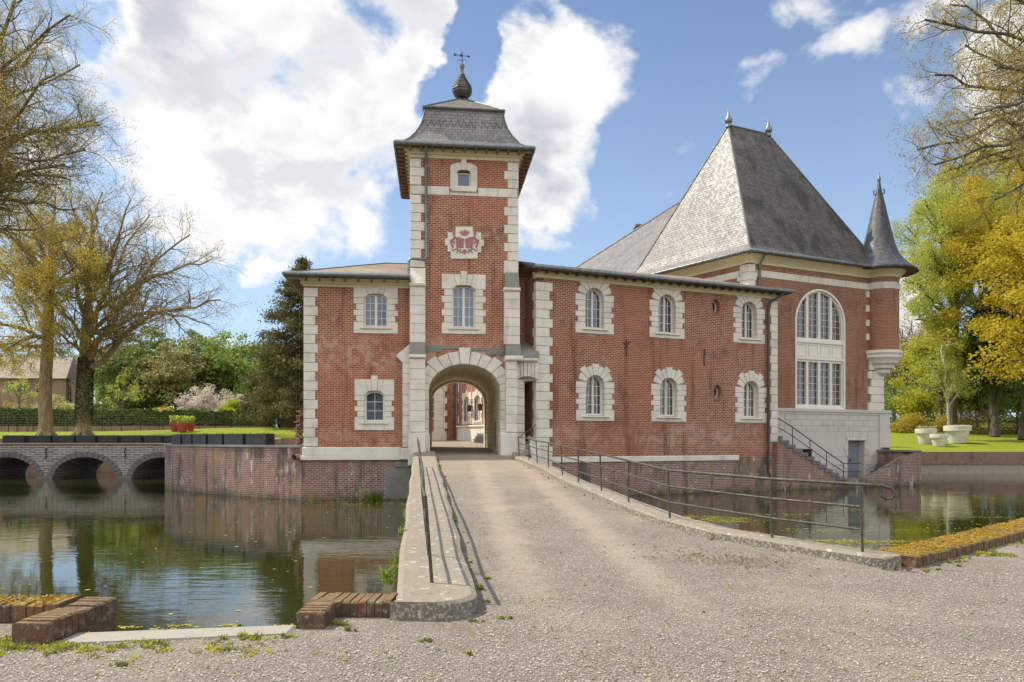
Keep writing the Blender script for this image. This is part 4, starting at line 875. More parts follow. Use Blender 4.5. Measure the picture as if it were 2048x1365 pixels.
# base
DU0, DU1 = H.u(1693), H.u(1726)
m = MB(); m.slab(H, [(-.0, -2.2), (DU0, -2.2), (DU0, 1.55), (DU1, 1.55), (DU1, -2.2), (HW+.25, -2.2), (HW+.25, 3.02), (0, 3.02)], [], -.5, .06); m.fbox(HLf, -HD, 0, -2.2, 3.02, -.3, .06)
m.hexa([hp(HW+.25, 0, -2.2), hp(HW-.4, 0, -2.2), hp(HW-.4, HD, -2.2), hp(HW+.25, HD, -2.2), hp(HW+.25, 0, 3.02), hp(HW-.4, 0, 3.02), hp(HW-.4, HD, 3.02), hp(HW+.25, HD, 3.02)])
hb = m.build('plinth', 'stone_white', hl)
m = MB(); m.fbox(H, -.1, HW+1.15, 3.02, 3.20, -.3, .16, bev=.03); m.fbox(H, -.1, HW+1.12, 2.92, 3.02, -.3, .11)
PW = HW+.3      # canted corner pier under the turret
m.fbox(H, PW-.05, HW+1.05, -2.2, 2.92, -1.2, .12, bev=.02)
rows = [(2.62, 2.90), (2.32, 2.60), (2.04, 2.30)]
for r_, (z0, z1) in enumerate(rows):
    n = 12; st = (PW-.1)/n
    for i in range(-1, n):
        a = max(0, (i+(.5 if r_ % 2 else 0))*st); b = min(PW-.1, (i+1+(.5 if r_ % 2 else 0))*st)
        if b-a > .1: m.fbox(H, a+.008, b-.008, z0+.006, z1-.006, .05, .085, bev=.008)
for (a, b) in ((.0, DU0-.0), (DU1, PW-.1)):
    m.fbox(H, a+.01, b-.01, .72, 2.02, .05, .085, bev=.008) if a < 1 else m.fbox(H, a+.3, b-.01, .72, 2.02, .05, .085, bev=.008)
for i in range(5):   # lintel of the small door
    u0_ = DU0-.28+i*.30; m.prism(H, [(DU0-.12+i*.226, 1.66), (DU0-.12+(i+1)*.226-.01, 1.66), (DU0-.22+(i+1)*.266-.01, 2.0), (DU0-.22+i*.266, 2.0)], .05, .12, bev=.008)
m.fbox(H, DU0-.06, DU1+.06, 1.56, 1.66, .05, .16, bev=.02)
for s_, ue in ((-1, DU0), (1, DU1)):
    for k in range(3): m.fbox(H, *sorted((ue, ue+s_*(.30 if k % 2 else .16))), .75+k*.3+.01, .75+(k+1)*.3-.01, .05, .115, bev=.008)
m.build('rustication', 'stone_white', hb)
rng = random.Random(4); m = MB()      # vermiculated blocks at the foot
for (a, b) in ((DU0-2.6, DU0-.05), (DU1+.05, PW-.12)):
    for k in range(int((b-a)*70)):
        u = rng.uniform(a+.06, b-.06); z_ = rng.choice((-.30, .02, .34))+rng.uniform(-.11, .13); r_ = rng.uniform(.03, .07); n = 6
        q = [(u+r_*math.cos(j*1.047+rng.random()*.5)*rng.uniform(.7, 1.4), z_+r_*math.sin(j*1.047)*rng.uniform(.6, 1.1)) for j in range(n)]
        m.prism(H, q, .05, .085+rng.random()*.02)
m.build('rubble_facing', 'stone_white', hb)
m = MB(); um = (DU0+DU1)/2; dz0, dz1 = -.46, 1.55
m.fbox(H, DU0, um-.005, dz0, dz1, -.34, -.28, bev=.01); m.fbox(H, um+.005, DU1, dz0, dz1, -.34, -.28, bev=.01)
for a, b in ((DU0, um), (um, DU1)):
    for z0, z1 in ((dz0+.15, .35), (.5, dz1-.12)): m.fbox(H, a+.09, b-.09, z0, z1, -.28, -.262, bev=.008)
dr = m.build('door', 'door_grey', hl); MB().fbox(H, um-.06, um-.03, .45, .58, -.28, -.22).build('handle', 'iron', dr)
# roof
EVo = .55; ZEv = 10.80
def hr(du, ds, z): return hp(du, ds, z)
def ringh(i, z):   # i: distance inside (+) or outside (-) of the walls
    return [hp(i, i*1.15, z), hp(HW-i, i*1.15, z), hp(HW-i, HD-i*1.15, z), hp(i, HD-i*1.15, z)]
pk0, pk1 = P3(1457, 252, 39.5), P3(1537, 268, 40.7); pk0.z = pk1.z = 18.92
rA, rB, rC = ringh(-EVo, ZEv), ringh(-.12, ZEv+.42), ringh(.12, ZEv+.85)
mats_ = ['slate_dark', 'slate', 'slate', 'slate_sunny']; fs = []  # sunlight on the left slope and shade on the front painted into the slates
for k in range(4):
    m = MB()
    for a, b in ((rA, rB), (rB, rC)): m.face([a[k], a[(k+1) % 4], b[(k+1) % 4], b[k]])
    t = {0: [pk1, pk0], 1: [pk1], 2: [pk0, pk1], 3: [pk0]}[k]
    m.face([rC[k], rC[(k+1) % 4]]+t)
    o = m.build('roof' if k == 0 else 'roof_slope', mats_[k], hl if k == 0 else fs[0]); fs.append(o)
m = MB()
for k, p in enumerate((pk0, pk1, pk1, pk0)): m.tube([rA[k], rB[k], rC[k], p], .05, 6)
m.tube([pk0, pk1], .07, 6); m.build('ridge_flashing', 'lead', fs[0])
for p in (pk0, pk1):
    MB().lathe((p.x, p.y, p.z), [(.16, -.1), (.12, .1), (.2, .16), (.22, .3), (.1, .5), (.05, .75), (.01, 1.0)], 8).build('finial', 'zinc', fs[0], smooth=50)
m = MB(); dn = Vector((0, 0, -.1)); wl = ringh(0, ZEv-.08)
for k in range(4): a, b = rA[k], rA[(k+1) % 4]; m.face([a, b, b+dn, a+dn]); m.face([a+dn, b+dn, wl[(k+1) % 4], wl[k]])
m.build('soffit', 'soffit', fs[0])
gutter(hl, [rA[3]+Vector((-.05, -.03, -.04)), rA[0]+Vector((-.03, -.06, -.04)), rA[1]+Vector((0, -.07, -.04))], .085)
m = MB()
for (px, py) in ((1385, 533), (1435, 512), (1530, 500), (1600, 508), (1672, 527)):
    pass
hu, hz_ = H.uz(1636, 478, -1.3)
m.lathe(P3(1638, 478, 39.0), [(.0, -.1), (.13, -.1), (.13, .12), (.0, .12)], 8)
q = P3(1636, 478, 38.6); m = MB(); m.tube([q+Vector((-.35, .3, .02)), q+Vector((-.1, 0, .06)), q+Vector((.3, -.25, .02))], [.09, .13, .1], 8); m.build('vent_pipe', 'stone_grey', fs[0])
m = MB(); pu = H.u(1519, .1); m.tube([H.p(pu, ZEv-.05, EVo-.02), H.p(pu, ZEv-.3, .35), H.p(pu, ZEv-.55, .12), H.p(pu, 3.2, .12)], .06, 10); m.build('downpipe', 'zinc', hl, smooth=50)
for px, py in ((1473, 543-0), (1545, 522), (1722, 552)): pass
# corner turret
tc_ = Vector(((1758-CX)/FPX*39.2, 39.2, 0)); TR = .98
m = MB(); m.lathe(tc_, [(TR, 6.35), (TR, 10.4)], 40); tu = m.build('turret', 'brick_hall', hl, smooth=60)
m = MB(); m.lathe(tc_, [(TR, 9.66), (TR+.04, 9.68), (TR+.04, 10.02), (TR, 10.04)], 40); m.build('string_course', 'stone', tu, smooth=40)
m = MB(); m.lathe(tc_, [(TR, 10.3), (TR+.07, 10.32), (TR+.08, 10.42), (TR+.3, 10.62), (TR+.34, 10.72), (TR+.1, 10.74)], 40); m.build('cornice', 'cornice', tu, smooth=40)
m = MB(); m.lathe(tc_, [(TR-.1, 6.42), (TR+.16, 6.40), (TR+.20, 6.25), (TR+.12, 6.15), (TR+.14, 6.02), (TR-.02, 5.86), (TR-.06, 5.72), (TR-.22, 5.62), (TR-.26, 5.46), (TR-.42, 5.38), (TR-.46, 5.22), (TR-.6, 5.14), (.25, 5.04), (.0, 4.9)], 40)
m.build('corbel', 'stone', tu, smooth=30)
m = MB(); hgt = [(TR+.88, 10.66), (TR+.90, 10.74), (TR+.62, 10.95), (TR+.30, 11.25), (TR+.02, 11.65), (TR-.16, 12.15), (TR-.32, 12.8), (TR-.50, 13.6), (TR-.68, 14.5), (TR-.82, 15.1), (.06, 15.75)]
m.lathe(tc_, hgt, 40, uref=1.2); tr = m.build('turret_roof', 'slate_blue', tu, smooth=30)
m = MB(); m.lathe(tc_, [(TR-.82, 15.05), (.13, 15.3), (.06, 15.7), (.09, 15.76), (.1, 15.86), (.05, 15.96), (.01, 16.25)], 12); m.build('finial', 'zinc', tr, smooth=50)
m = MB()
for k in range(6): t = k*1.047; d = Vector((math.cos(t), math.sin(t), 0)); m.tube([tc_+d*.16+Vector((0, 0, 15.0)), tc_+d*.3+Vector((0, 0, 15.05)), tc_+d*.32+Vector((0, 0, 15.2)), tc_+d*.22+Vector((0, 0, 15.25))], .02, 5)
m.build('iron_crown', 'iron', tr)
m = MB(); m.lathe(tc_, [(TR+.94, 10.64), (TR+.05, 10.70)], 40); m.build('soffit', 'soffit', tr)
m = MB()
for py in (590, 618.5, 647, 675): u, z_ = H.uz(1744, py, .05); m.fbox(H, u-.42, u+.32, z_-.17, z_+.17, -.3, .06, bev=.012)
m.build('quoin', 'stone', tu)
m = MB(); quoins(m, H, HW+.62, -1, 3.2, 5.30, .98, 1.18, .42, -1.1, .10); m.fbox(H, HW-.45, HW+.3, 5.35, 6.35, -.5, .09, bev=.02); m.build('corner_pier', ['stone', 'stone_joint'], hl)
# ================================================================== REAR RANGE
rr = thing('rear_range', 'long slate roofed range running back behind the steep hall roof', 'building', (2, 48, 1))
s_h = HD; 
Epx, Dpt = Vector((-.33, 51.6)), hp(0, HD, 0)
Dp = Vector((Dpt.x-.45, Dpt.y-.15)); cz = 10.85
def pt3(b, c, z): q = b+c; return Vector((q.x, q.y, z))
ac_ = H.d
R1 = pt3(Epx, Vector((1.495, -.408))*9, cz+.87*9); R2 = pt3(Dp, ac_*9.2, cz+.87*9)
E2 = pt3(Epx, ac_*18, cz); D2 = pt3(Dp, ac_*18, cz); E3 = Vector((Epx.x, Epx.y, cz)); D3 = Vector((Dp.x, Dp.y, cz))
m = MB(); m.face([E3, D3, R2, R1]); m.face([E2, E3, R1]); m.face([R1, R2, D2, E2]); m.face([D3, D2, R2]); rro = m.build('roof', 'slate', rr)
m = MB(); m.tube([E3, R1, R2], .08, 6); m.build('ridge_flashing', 'lead', rro)
m = MB(); i_ = .5
for a, b in ((E3, D3), (E3, E2), (D3, D2), (E2, D2)): m.face([Vector((a.x, a.y, 0)), Vector((b.x, b.y, 0)), b-Vector((0, 0, .1)), a-Vector((0, 0, .1))])
m.build('wall', 'brick', rr)
ch = E3.lerp(R1, .66)+Vector((.5, .9, 0)); m = MB(); m.box(ch.x-.42, ch.x+.42, ch.y-.5, ch.y+.5, ch.z-2.0, ch.z+.35); cho = m.build('chimney', 'brick_moat', rro)
m = MB(); m.box(ch.x-.52, ch.x+.52, ch.y-.6, ch.y+.6, ch.z+.35, ch.z+.48); m.box(ch.x-.46, ch.x+.46, ch.y-.52, ch.y+.52, ch.z+.22, ch.z+.29); m.build('chimney_cap', 'stone_grey', cho)
# ================================================================== COURTYARD BUILDING seen through the arch
cb = thing('courtyard_building', 'sunlit red brick courtyard range with cream window surrounds glimpsed through the carriage arch', 'building', (-4, 47, 1.3))
C1 = Frame(-8.5, 46.0, 4.0); zc = 1.52
m = MB(); m.fbox(C1, -3, C1.u(888), zc-1, 8, -4, 0); m.build('wall', 'brick', cb)
m = MB(); ua, ub = C1.u(868), C1.u(887); blocks(m, C1, ua, ub, zc, 7.9, .42, -.1, .10); quoins(m, C1, ub, 1, zc, 7.9, .1, .24, .40, -.1, .06); m.fbox(C1, -2, ub+.2, zc, zc+.6, 0, .13); m.build('quoin', ['stone', 'stone_joint'], cb)
fo = window(C1, cb, C1.u(861), zc+1.4, zc+3.2, .35, .1, -.02, 'glass'); 
q = P3(886, 880, 47.4); m = MB(); m.lathe((q.x, q.y, 0), [(1.0, zc-.5), (1.0, 8)], 32); m.build('round_tower', 'brick', cb, smooth=60)
a2 = P3(917, 880, 46.6); b2 = P3(1010, 880, 40.5); C2 = Frame(a2.x, a2.y, math.degrees(math.atan2(b2.y-a2.y, b2.x-a2.x))); LC = (b2-a2).length+1.5
ws = [(C2.u(934), .42), (C2.u(955), .42), (C2.u(980), .42)]
m = MB(); m.slab(C2, [(0, zc-1), (LC, zc-1), (LC, 9), (0, 9)], [opening(u, zc+1.25, 4.15, a, .15, 8) for u, a in ws]+[opening(u, 5.35, 6.9, a, .15, 8) for u, a in ws], -.4, 0); m.build('wall', 'brick', cb)
for u, a in ws:
    for z0, z1 in ((zc+1.25, 4.15), (5.35, 6.9)):
        fo = window(C2, cb, u, z0, z1, a, .15, .18, 'glass_blue', rows=4); rect_surround(C2, fo, u, z0-.2, z0, z1, a, .15, z1+.42, .18, wn=.2, ww=.32, nj=5)
m = MB(); m.fbox(C2, 0, LC, zc-.5, zc+.86, 0, .12, bev=.02); m.fbox(C2, 0, LC, zc+.86, zc+.98, 0, .2, bev=.03); m.build('plinth', 'stone', cb)
for px in (945, 967):
    u = C2.u(px); m = MB(); m.fbox(C2, u-.09, u+.09, 3.35, 3.75, .12, .34, bev=.03); m.tube([C2.p(u, 3.75, .23), C2.p(u, 3.95, .1), C2.p(u, 3.6, 0)], .02, 6); m.build('wall_lantern', 'iron', cb)
m = MB(); u = C2.u(972)
for k in range(3): m.fbox(C2, u-.3+.25*k, u+1.2, zc-.2, zc+.15*(k+1), .2, .7)
m.build('step', 'step_stone', cb)
m = MB(); m.tube([C2.p(.05, zc, .15), C2.p(.05, 9, .15)], .05, 8); m.build('downpipe', 'zinc', cb)
# ================================================================== GROUND AND WATER
def RZ(y): return min(max(.049*(y-8), 0), .98) if y < 28.5 else min(.98+.034*(y-28.5), 1.25)
def sheet(name, poly, z, m, kind='structure', zf=None):
    b = MB(); t = tessellate_polygon([[Vector((x_, y_, 0)) for x_, y_ in poly]])
    for f in t: b.face([(poly[i][0], poly[i][1], z) for i in f])
    return b.build(name, m, None, kind=kind)
def lz_left(x_, y_):
    return 1.62+.045*(min(y_, 80)-54)+.55*math.exp(-((x_+23)/13)**2-((y_-66)/9)**2)
def lz_right(x_, y_): return .74+.088*(min(y_, 74)-50.4)+.05*max(0, y_-74)*(1 if y_ < 130 else 130/y_)
def gridsheet(name, x0, x1, y0, y1, nx, ny, fz, m, pw=1.0):
    b = MB(); X = [x0+(x1-x0)*i/nx for i in range(nx+1)]; Yv = [y0+(y1-y0)*(j/ny)**pw for j in range(ny+1)]
    for i in range(nx):
        for j in range(ny):
            q = [(X[i], Yv[j]), (X[i+1], Yv[j]), (X[i+1], Yv[j+1]), (X[i], Yv[j+1])]; b.face([(a, c, fz(a, c)) for a, c in q], uv=q)
    return b.build(name, m, None, smooth=80, kind='structure')
b = MB(); b.box(-900, 900, -400, 1500, -3.2, -2.2); b.build('ground', 'ground', None, kind='structure')
b = MB(); b.face([(-150, 5.0, WATER), (150, 5.0, WATER), (150, 60, WATER), (-150, 60, WATER)]); b.build('water', 'water', None, kind='structure')
gridsheet('lawn', -140, -5.5, 54, 240, 60, 26, lz_left, 'lawn', 1.6)
gridsheet('lawn', 17, 170, 50.4, 260, 30, 40, lz_right, 'lawn', 1.7)
# kerbs follow these centre lines
KC = [(.22, 28.2), (.24, 26.1), (.57, 24.2), (.81, 22.8), (1.08, 21.3), (1.34, 19.0), (1.59, 17.2), (1.94, 15.5), (2.23, 13.7), (2.62, 11.9), (3.10, 10.75), (3.68, 10.03), (4.10, 9.5), (4.50, 9.08), (4.62, 8.98)]
def offs(pts, d):
    r = []
    for i, p in enumerate(pts):
        a = Vector(pts[max(i-1, 0)]); c = Vector(pts[min(i+1, len(pts)-1)]); t = (c-a).normalized(); r.append((p[0]-t.y*d, p[1]+t.x*d))
    return r
KI = offs(KC, -.20); KO = offs(KC, .28)
if KI[3][0] > KO[3][0]: KI, KO = offs(KC, .20), offs(KC, -.28)
def lerpx(y_, a, b): return a[0]+(b[0]-a[0])*(y_-a[1])/(b[1]-a[1])
PIa, PIb = (-.33, 6.75), (-3.05, 28.3); POa, POb = (-1.06, 6.55), (-3.87, 28.3)
ramp_b = MB(); ys = [8.05+i*(28.3-8.05)/42 for i in range(43)]
def kix(y_):
    for i in range(len(KI)-1):
        (x0, y0), (x1, y1) = KI[i], KI[i+1]
        if y1 <= y_ <= y0: return x0+(x1-x0)*(y_-y0)/(y1-y0)
    return KI[-1][0] if y_ < KI[-1][1] else KI[0][0]
rows = []
for y_ in ys: rows.append((lerpx(y_, PIa, PIb)-.03, kix(y_)+.03, y_))
rows.append((T.p(AC-AA-.02, 0, -.3).x, T.p(AC+AA+.02, 0, -.3).x, 28.95))
def rz2(y_): return RZ(y_)+min(.006, -.004+.008*max(0, y_-8.05))
for i in range(len(rows)-1):
    a, c = rows[i], rows[i+1]; n = 8
    for k in range(n):
        f0, f1 = k/n, (k+1)/n
        q = [(a[0]+(a[1]-a[0])*f0, a[2]), (a[0]+(a[1]-a[0])*f1, a[2]), (c[0]+(c[1]-c[0])*f1, c[2]), (c[0]+(c[1]-c[0])*f0, c[2])]
        ramp_b.face([(x_, y_, rz2(y_)) for x_, y_ in q], uv=q)
q = [T.p(-2.0, 0, .62), T.p(2.6, 0, .62), T.p(2.6, 0, -8.6), T.p(-2.0, 0, -8.6)]
ramp_b.face([(p.x, p.y, RZ(p.y)+.002) for p in q]); ramp_b.build('driveway', 'gravel', None, smooth=80, kind='structure')
m = MB(); n_ = len(rows)
for i in range(n_-2):      # body of the causeway below the drive
    a, c = rows[i], rows[i+1]
    m.face([(a[1]+.3, a[2], -2.2), (c[1]+.3, c[2], -2.2), (c[1]+.3, c[2], RZ(c[2])), (a[1]+.3, a[2], RZ(a[2]))]); m.face([(a[0]-.6, a[2], -2.2), (c[0]-.6, c[2], -2.2), (c[0]-.6, c[2], RZ(c[2])), (a[0]-.6, a[2], RZ(a[2]))])
m.build('causeway', 'brick_moat', None, label='old brick causeway carrying the gravel drive over the moat to the gate tower', cat='bridge')
yard = [(-70, -40), (90, -40), (90, 76), (9.1, 12.45), (4.72, 9.02)]+[(x_, y_) for x_, y_ in KI[::-1] if y_ < 10.9]+[(2.8, 10.9), (-.75, 10.9), (-.36, 6.7), (-1.04, 6.45), (-1.83, 6.45), (-1.83, 5.95), (-3.60, 5.66), (-3.9, 6.25), (-70, 6.4)]
sheet('gravel_yard', yard, 0.0, 'gravel')
m = MB()
for a, c in (((-1.04, 6.6), (-1.83, 6.5)), ((-1.83, 6.1), (-3.6, 5.8)), ((-3.6, 6.3), (-70, 6.5)), ((4.95, 9.45), (9.1, 12.8)), ((9.1, 12.7), (90, 77))): m.face([(a[0], a[1], -2.2), (c[0], c[1], -2.2), (c[0], c[1], -.04), (a[0], a[1], -.04)])
m.build('retaining_wall', 'brick_moat', None, label='submerged brick retaining face under the near edge of the gravel yard', cat='wall')
# island behind the moat walls
qp = [(T.p(L0-.1, 0, .02).x, T.p(L0-.1, 0, .02).y), (-9.4, 28.75), (-10.8, 29.5), (-12.3, 30.7), (-13.9, 32.0), (-15.6, 33.4), (-16.8, 34.7), (-17.5, 36.2), (-17.6, 39), (-17.0, 44)]
isl = qp+[(-17, 54.2), (24, 54.2), (24, 50.4), (23, 42), tuple(WF.p(13.7, 0, -.3).xy), tuple(WF.p(12.9, 0, -3.4).xy), tuple(H.p(HW, 0, -3).xy), tuple(WF.p(W1-.3, 0, -3).xy), tuple(WF.p(W0+.2, 0, -1.2).xy), tuple(T.p(2.4, 0, -PD).xy), tuple(T.p(-2.2, 0, -PD).xy), tuple(T.p(-2.2, 0, -1.3).xy), tuple(T.p(L0+.2, 0, -1.2).xy)]
b = MB(); t = tessellate_polygon([[Vector((x_, y_, 0)) for x_, y_ in isl]])
for f in t: b.face([(isl[i][0], isl[i][1], 1.18) for i in f])
b.build('courtyard_ground', 'gravel', None, kind='structure')
b = MB(); yy_ = [37.2, 39, 41, 43, 45, 47, 50, 53]
for y0_, y1_ in zip(yy_, yy_[1:]): b.face([(-12, y0_, 1.235+.036*(y0_-37.2)), (6, y0_, 1.235+.036*(y0_-37.2)), (6, y1_, 1.235+.036*(y1_-37.2)), (-12, y1_, 1.235+.036*(y1_-37.2))])
b.build('courtyard_paving', 'gravel', None, kind='structure')
b = MB(); q = [T.p(-2.1, 0, -PD+.5), T.p(2.6, 0, -PD+.5), T.p(2.6, 0, -PD-.5), T.p(-2.1, 0, -PD-.5)]
# far banks
m = MB(); m.box(-140, -5, 53.7, 54.1, -2.2, 1.66); m.build('moat_bank_wall', 'brick_bank', None, label='far brick bank wall of the moat seen through the stone bridge arches', cat='wall')
m = MB(); m.box(18, 170, 50.05, 50.5, -.02, .76); m.box(18, 170, 49.9, 50.45, -.10, -.02); bw_ = m.build('moat_bank_wall', 'brick_bank', None, label='straight brick and rubble bank wall across the water, below the white pots', cat='wall')
m = MB(); m.box(18, 170, 50.02, 50.5, -2.2, -.10); m.build('rubble_footing', 'rubble', bw_)
# quay: curved brick moat wall
m = MB(); cum = 0
for i in range(len(qp)-1):
    a, c = Vector(qp[i]), Vector(qp[i+1]); L = (c-a).length
    m.face([(a.x, a.y, -2.2), (c.x, c.y, -2.2), (c.x, c.y, 1.30), (a.x, a.y, 1.30)], uv=[(cum, -2.2), (cum+L, -2.2), (cum+L, 1.3), (cum, 1.3)]); cum += L
qw = m.build('moat_wall', 'brick_moat', None, smooth=50, label='curved brown brick moat wall with pale coping left of the lodge', cat='wall')
m = MB(); qi = offs(qp, -.42); 
if (Vector(qi[4])-Vector((0, 40))).length > (Vector(qp[4])-Vector((0, 40))).length: qi = offs(qp, .42)
qo = [(p[0]+(p[0]-q_[0])*.12, p[1]+(p[1]-q_[1])*.12) for p, q_ in zip(qp, qi)]
for i in range(len(qp)-1):
    a, c, d, e = qo[i], qo[i+1], qi[i+1], qi[i]; m.hexa([(a[0], a[1], 1.30), (c[0], c[1], 1.30), (d[0], d[1], 1.30), (e[0], e[1], 1.30), (a[0], a[1], 1.39), (c[0], c[1], 1.39), (d[0], d[1], 1.39), (e[0], e[1], 1.39)])
m.build('coping', 'stone_grey', qw)
MB().tube([(qp[3][0]+.2, qp[3][1]-.05, 1.25), (qp[3][0]+.15, qp[3][1]-.1, .9), (qp[3][0]+.35, qp[3][1]-.1, .6)], .03, 5).build('tie_anchor', 'iron', qw)
m = MB(); m.fbox(T, L0-.12, T.u(826), -2.2, .80, -.4, .03); mw = m.build('moat_wall', 'brick_moat', None, label='weathered brick and stone footing of the lodge rising from the dark water', cat='wall')
m = MB(); m.fbox(T, T.u(770), T.u(827), -2.2, .5, 0, .06, bev=.03); m.fbox(T, T.u(790), T.u(827), .5, .76, 0, .10, bev=.03); m.build('patched_footing', 'stone_grey', mw)
m = MB(); pc = T.p(L0-.35, .92, .12)
m.tube([pc+Vector((.3, .5, 0)), pc+Vector((0, -.1, 0))], .12, 16, cap=False); m.tube([pc+Vector((.3, .5, 0)), pc+Vector((0, -.1, 0))], .09, 16, cap=False); m.build('drain_pipe', 'pvc', None, label='short round drain pipe poking out at the lodge corner above the moat wall', cat='pipe')
m = MB(); cpt = T.p(L0-.25, 0, -.9); rng = random.Random(8)
for k in range(60):
    z_ = 1.3+k*.024; r_ = .08+.06*math.sin(k*.5); p = Vector((cpt.x-.1+rng.uniform(-r_, r_), cpt.y+rng.uniform(-.2, .2), z_)); s_ = rng.uniform(.05, .1); m.box(p.x-s_, p.x+s_, p.y-s_, p.y+s_, p.z, p.z+.06)
m.build('stone_stack', 'brick_bank', None, label='narrow column of rough stones standing against the left corner of the lodge', cat='stones')
# stairs, landing and quay below the hall
st = thing('moat_stairs', 'dark stone steps on brick flank dropping beside the hall to the water landing', 'stairs', WF.p(6, -.4, -1))
s0u = WF.u(1553); s1u = WF.u(1684, -.2); zt, zb_ = 1.78, -.42; NS = 11; ru = (s1u-s0u)/NS; rz_ = (zt-zb_)/NS
m = MB()
for i in range(NS): m.fbox(WF, s0u-.1+i*ru, s0u+(i+1)*ru+.06, zt-(i+1)*rz_+.02, zt-i*rz_, -2.6, -.06, bev=.015)
m.build('step', 'step_stone', st)
poly = [(W1, -2.2), (s1u+.1, -2.2), (s1u+.1, zb_+rz_)]+sum([[(s0u+(i+1)*ru, zt-(i+1)*rz_+.02), (s0u+i*ru, zt-(i+1)*rz_+.02)] for i in range(NS-1, -1, -1)], [])+[(W1, zt-rz_)]
m = MB(); m.slab(WF, poly, [], -2.6, -.10); m.build('flank_wall', 'brick_moat', st)
ln = thing('landing_quay', 'weathered brick water landing with corner quay block and a short dark flight of steps', 'quay', WF.p(11, -.4, -1))
qR = WF.u(1845); sx0, sx1 = WF.u(1742), WF.u(1822)
m = MB(); m.slab(WF, [(s1u+.1, -2.2), (qR, -2.2), (qR, .97), (sx1+.35, .97), (sx1-.1, .75), (sx0, -.36), (s1u+.1, -.36)], [], -.55, -.08)
m.fbox(WF, s1u+.1, sx1, -2.2, -.42, -3.2, -.56); m.fbox(WF, sx1+.1, qR, -2.2, .97, -9, -.56); m.build('wall', 'brick_moat', ln)
m = MB()
sq = WF.u(1748, -1.6)
for i in range(7): m.fbox(WF, sq+i*.24, sx1+.3, -.42+i*.19, -.42+(i+1)*.19-.01, -2.0, -.56, bev=.015)
m.build('step', 'step_stone', ln)
MB().fbox(WF, sx1, qR+.04, .97, 1.06, -9, -.04, bev=.02).build('coping', 'stone_grey', ln)
hr_ = thing('stair_handrail', 'thin black iron handrail following the hall steps down to the landing', 'railing', WF.p(6, 0, -.2))
def wp(px, py, o=-.2): u, z = WF.uz(px, py, o); return WF.p(u, z, o)
top = [wp(1553, 836), wp(1566, 843), wp(1585, 855), wp(1620, 880), wp(1653, 904), wp(1687, 927), wp(1722, 927)]
low = [p-Vector((0, 0, .42)) for p in top]
m = MB(); m.tube(top, .024, 6); m.tube(low, .018, 6); m.build('rail', 'iron', hr_)
for i in (2, 3, 4, 5): MB().tube([top[i], top[i]-Vector((0, 0, .92)), top[i]-Vector((.06, -.06, 1.0))], .02, 6).build('post', 'iron', hr_)
u, z = WF.uz(1617, 910, -.35); m = MB(); m.fbox(WF, u-.14, u+.14, z-.28, z+.24, -.6, -.25, bev=.03); m.build('body', 'planter_black', tag(thing('litter_bin', 'small black bin hanging beside the handrail halfway down the hall steps', 'bin', WF.p(u, z-.28, -.4))))
for o in COL.objects:
    if o.name == 'body': MB().fbox(WF, u-.16, u+.16, z+.24, z+.28, -.62, -.23, bev=.01).build('lid', 'iron', o.parent)
# ================================================================== STONE BRIDGE
sb = thing('stone_bridge', 'low grey stone bridge with segmental arches crossing the left arm of the moat', 'bridge', (-26, 43.6, -.77))
BF = Frame(-21, 43.6, 0.6); bc = [BF.u(13), BF.u(170), BF.u(328)]; sp_ = bc[1]-bc[0]; bc = [bc[0]-2*sp_, bc[0]-sp_]+bc; ba, bb, bz = 1.92, 1.34, -.80; bz0 = .95
BL, BR = bc[0]-3.5, bc[-1]+4.5; 
def arc_under(c): return [(c+ba*math.cos(math.pi*i/16), bz+bb*math.sin(math.pi*i/16)) for i in range(17)][::-1]
m = MB(); poly = [(BL, -2.2)]
for c in bc: poly += [(c-ba, -2.2)]+arc_under(c)+[(c+ba, -2.2)]
poly += [(BR, -2.2), (BR, 1.28), (BL, 1.28)]
m.slab(BF, poly, [], -4.6, 0); m.build('wall', 'bridge_stone', sb)
m = MB()
for c in bc:
    for i in range(19):
        t0, t1 = math.pi*(i+.04)/19, math.pi*(i+.96)/19; k = .34
        f = lambda t, e: (c+(ba+e)*math.cos(t), bz+(bb+e)*math.sin(t))
        m.prism(BF, [f(t0, 0), f(t1, 0), f(t1, k), f(t0, k)], -.3, .05, bev=.015)
for i in range(len(bc)-1):      # pier feet
    um = (bc[i]+bc[i+1])/2; m.hexa([BF.p(um-.5, -2.2, 0), BF.p(um+.5, -2.2, 0), BF.p(um+.5, -2.2, -.1), BF.p(um-.5, -2.2, -.1)][:0] or [BF.p(um-.5, -2.2, .12), BF.p(um+.5, -2.2, .12), BF.p(um+.5, -2.2, -.1), BF.p(um-.5, -2.2, -.1), BF.p(um-.45, -.62, .10), BF.p(um+.45, -.62, .10), BF.p(um+.45, -.55, -.1), BF.p(um-.45, -.55, -.1)])
m.build('arch_ring', 'bluestone', sb)
m = MB(); m.fbox(BF, BL, BR, 1.28, 1.40, -4.7, .07, bev=.02); m.build('coping', 'brick_bank', sb)
m = MB()
for px in (92, 250): u = BF.u(px); m.tube([BF.p(u+.05, 1.1, .03), BF.p(u, .9, .06), BF.p(u+.06, .6, .05), BF.p(u-.03, .45, .03)], .03, 5)
m.build('tie_anchor', 'iron', sb)
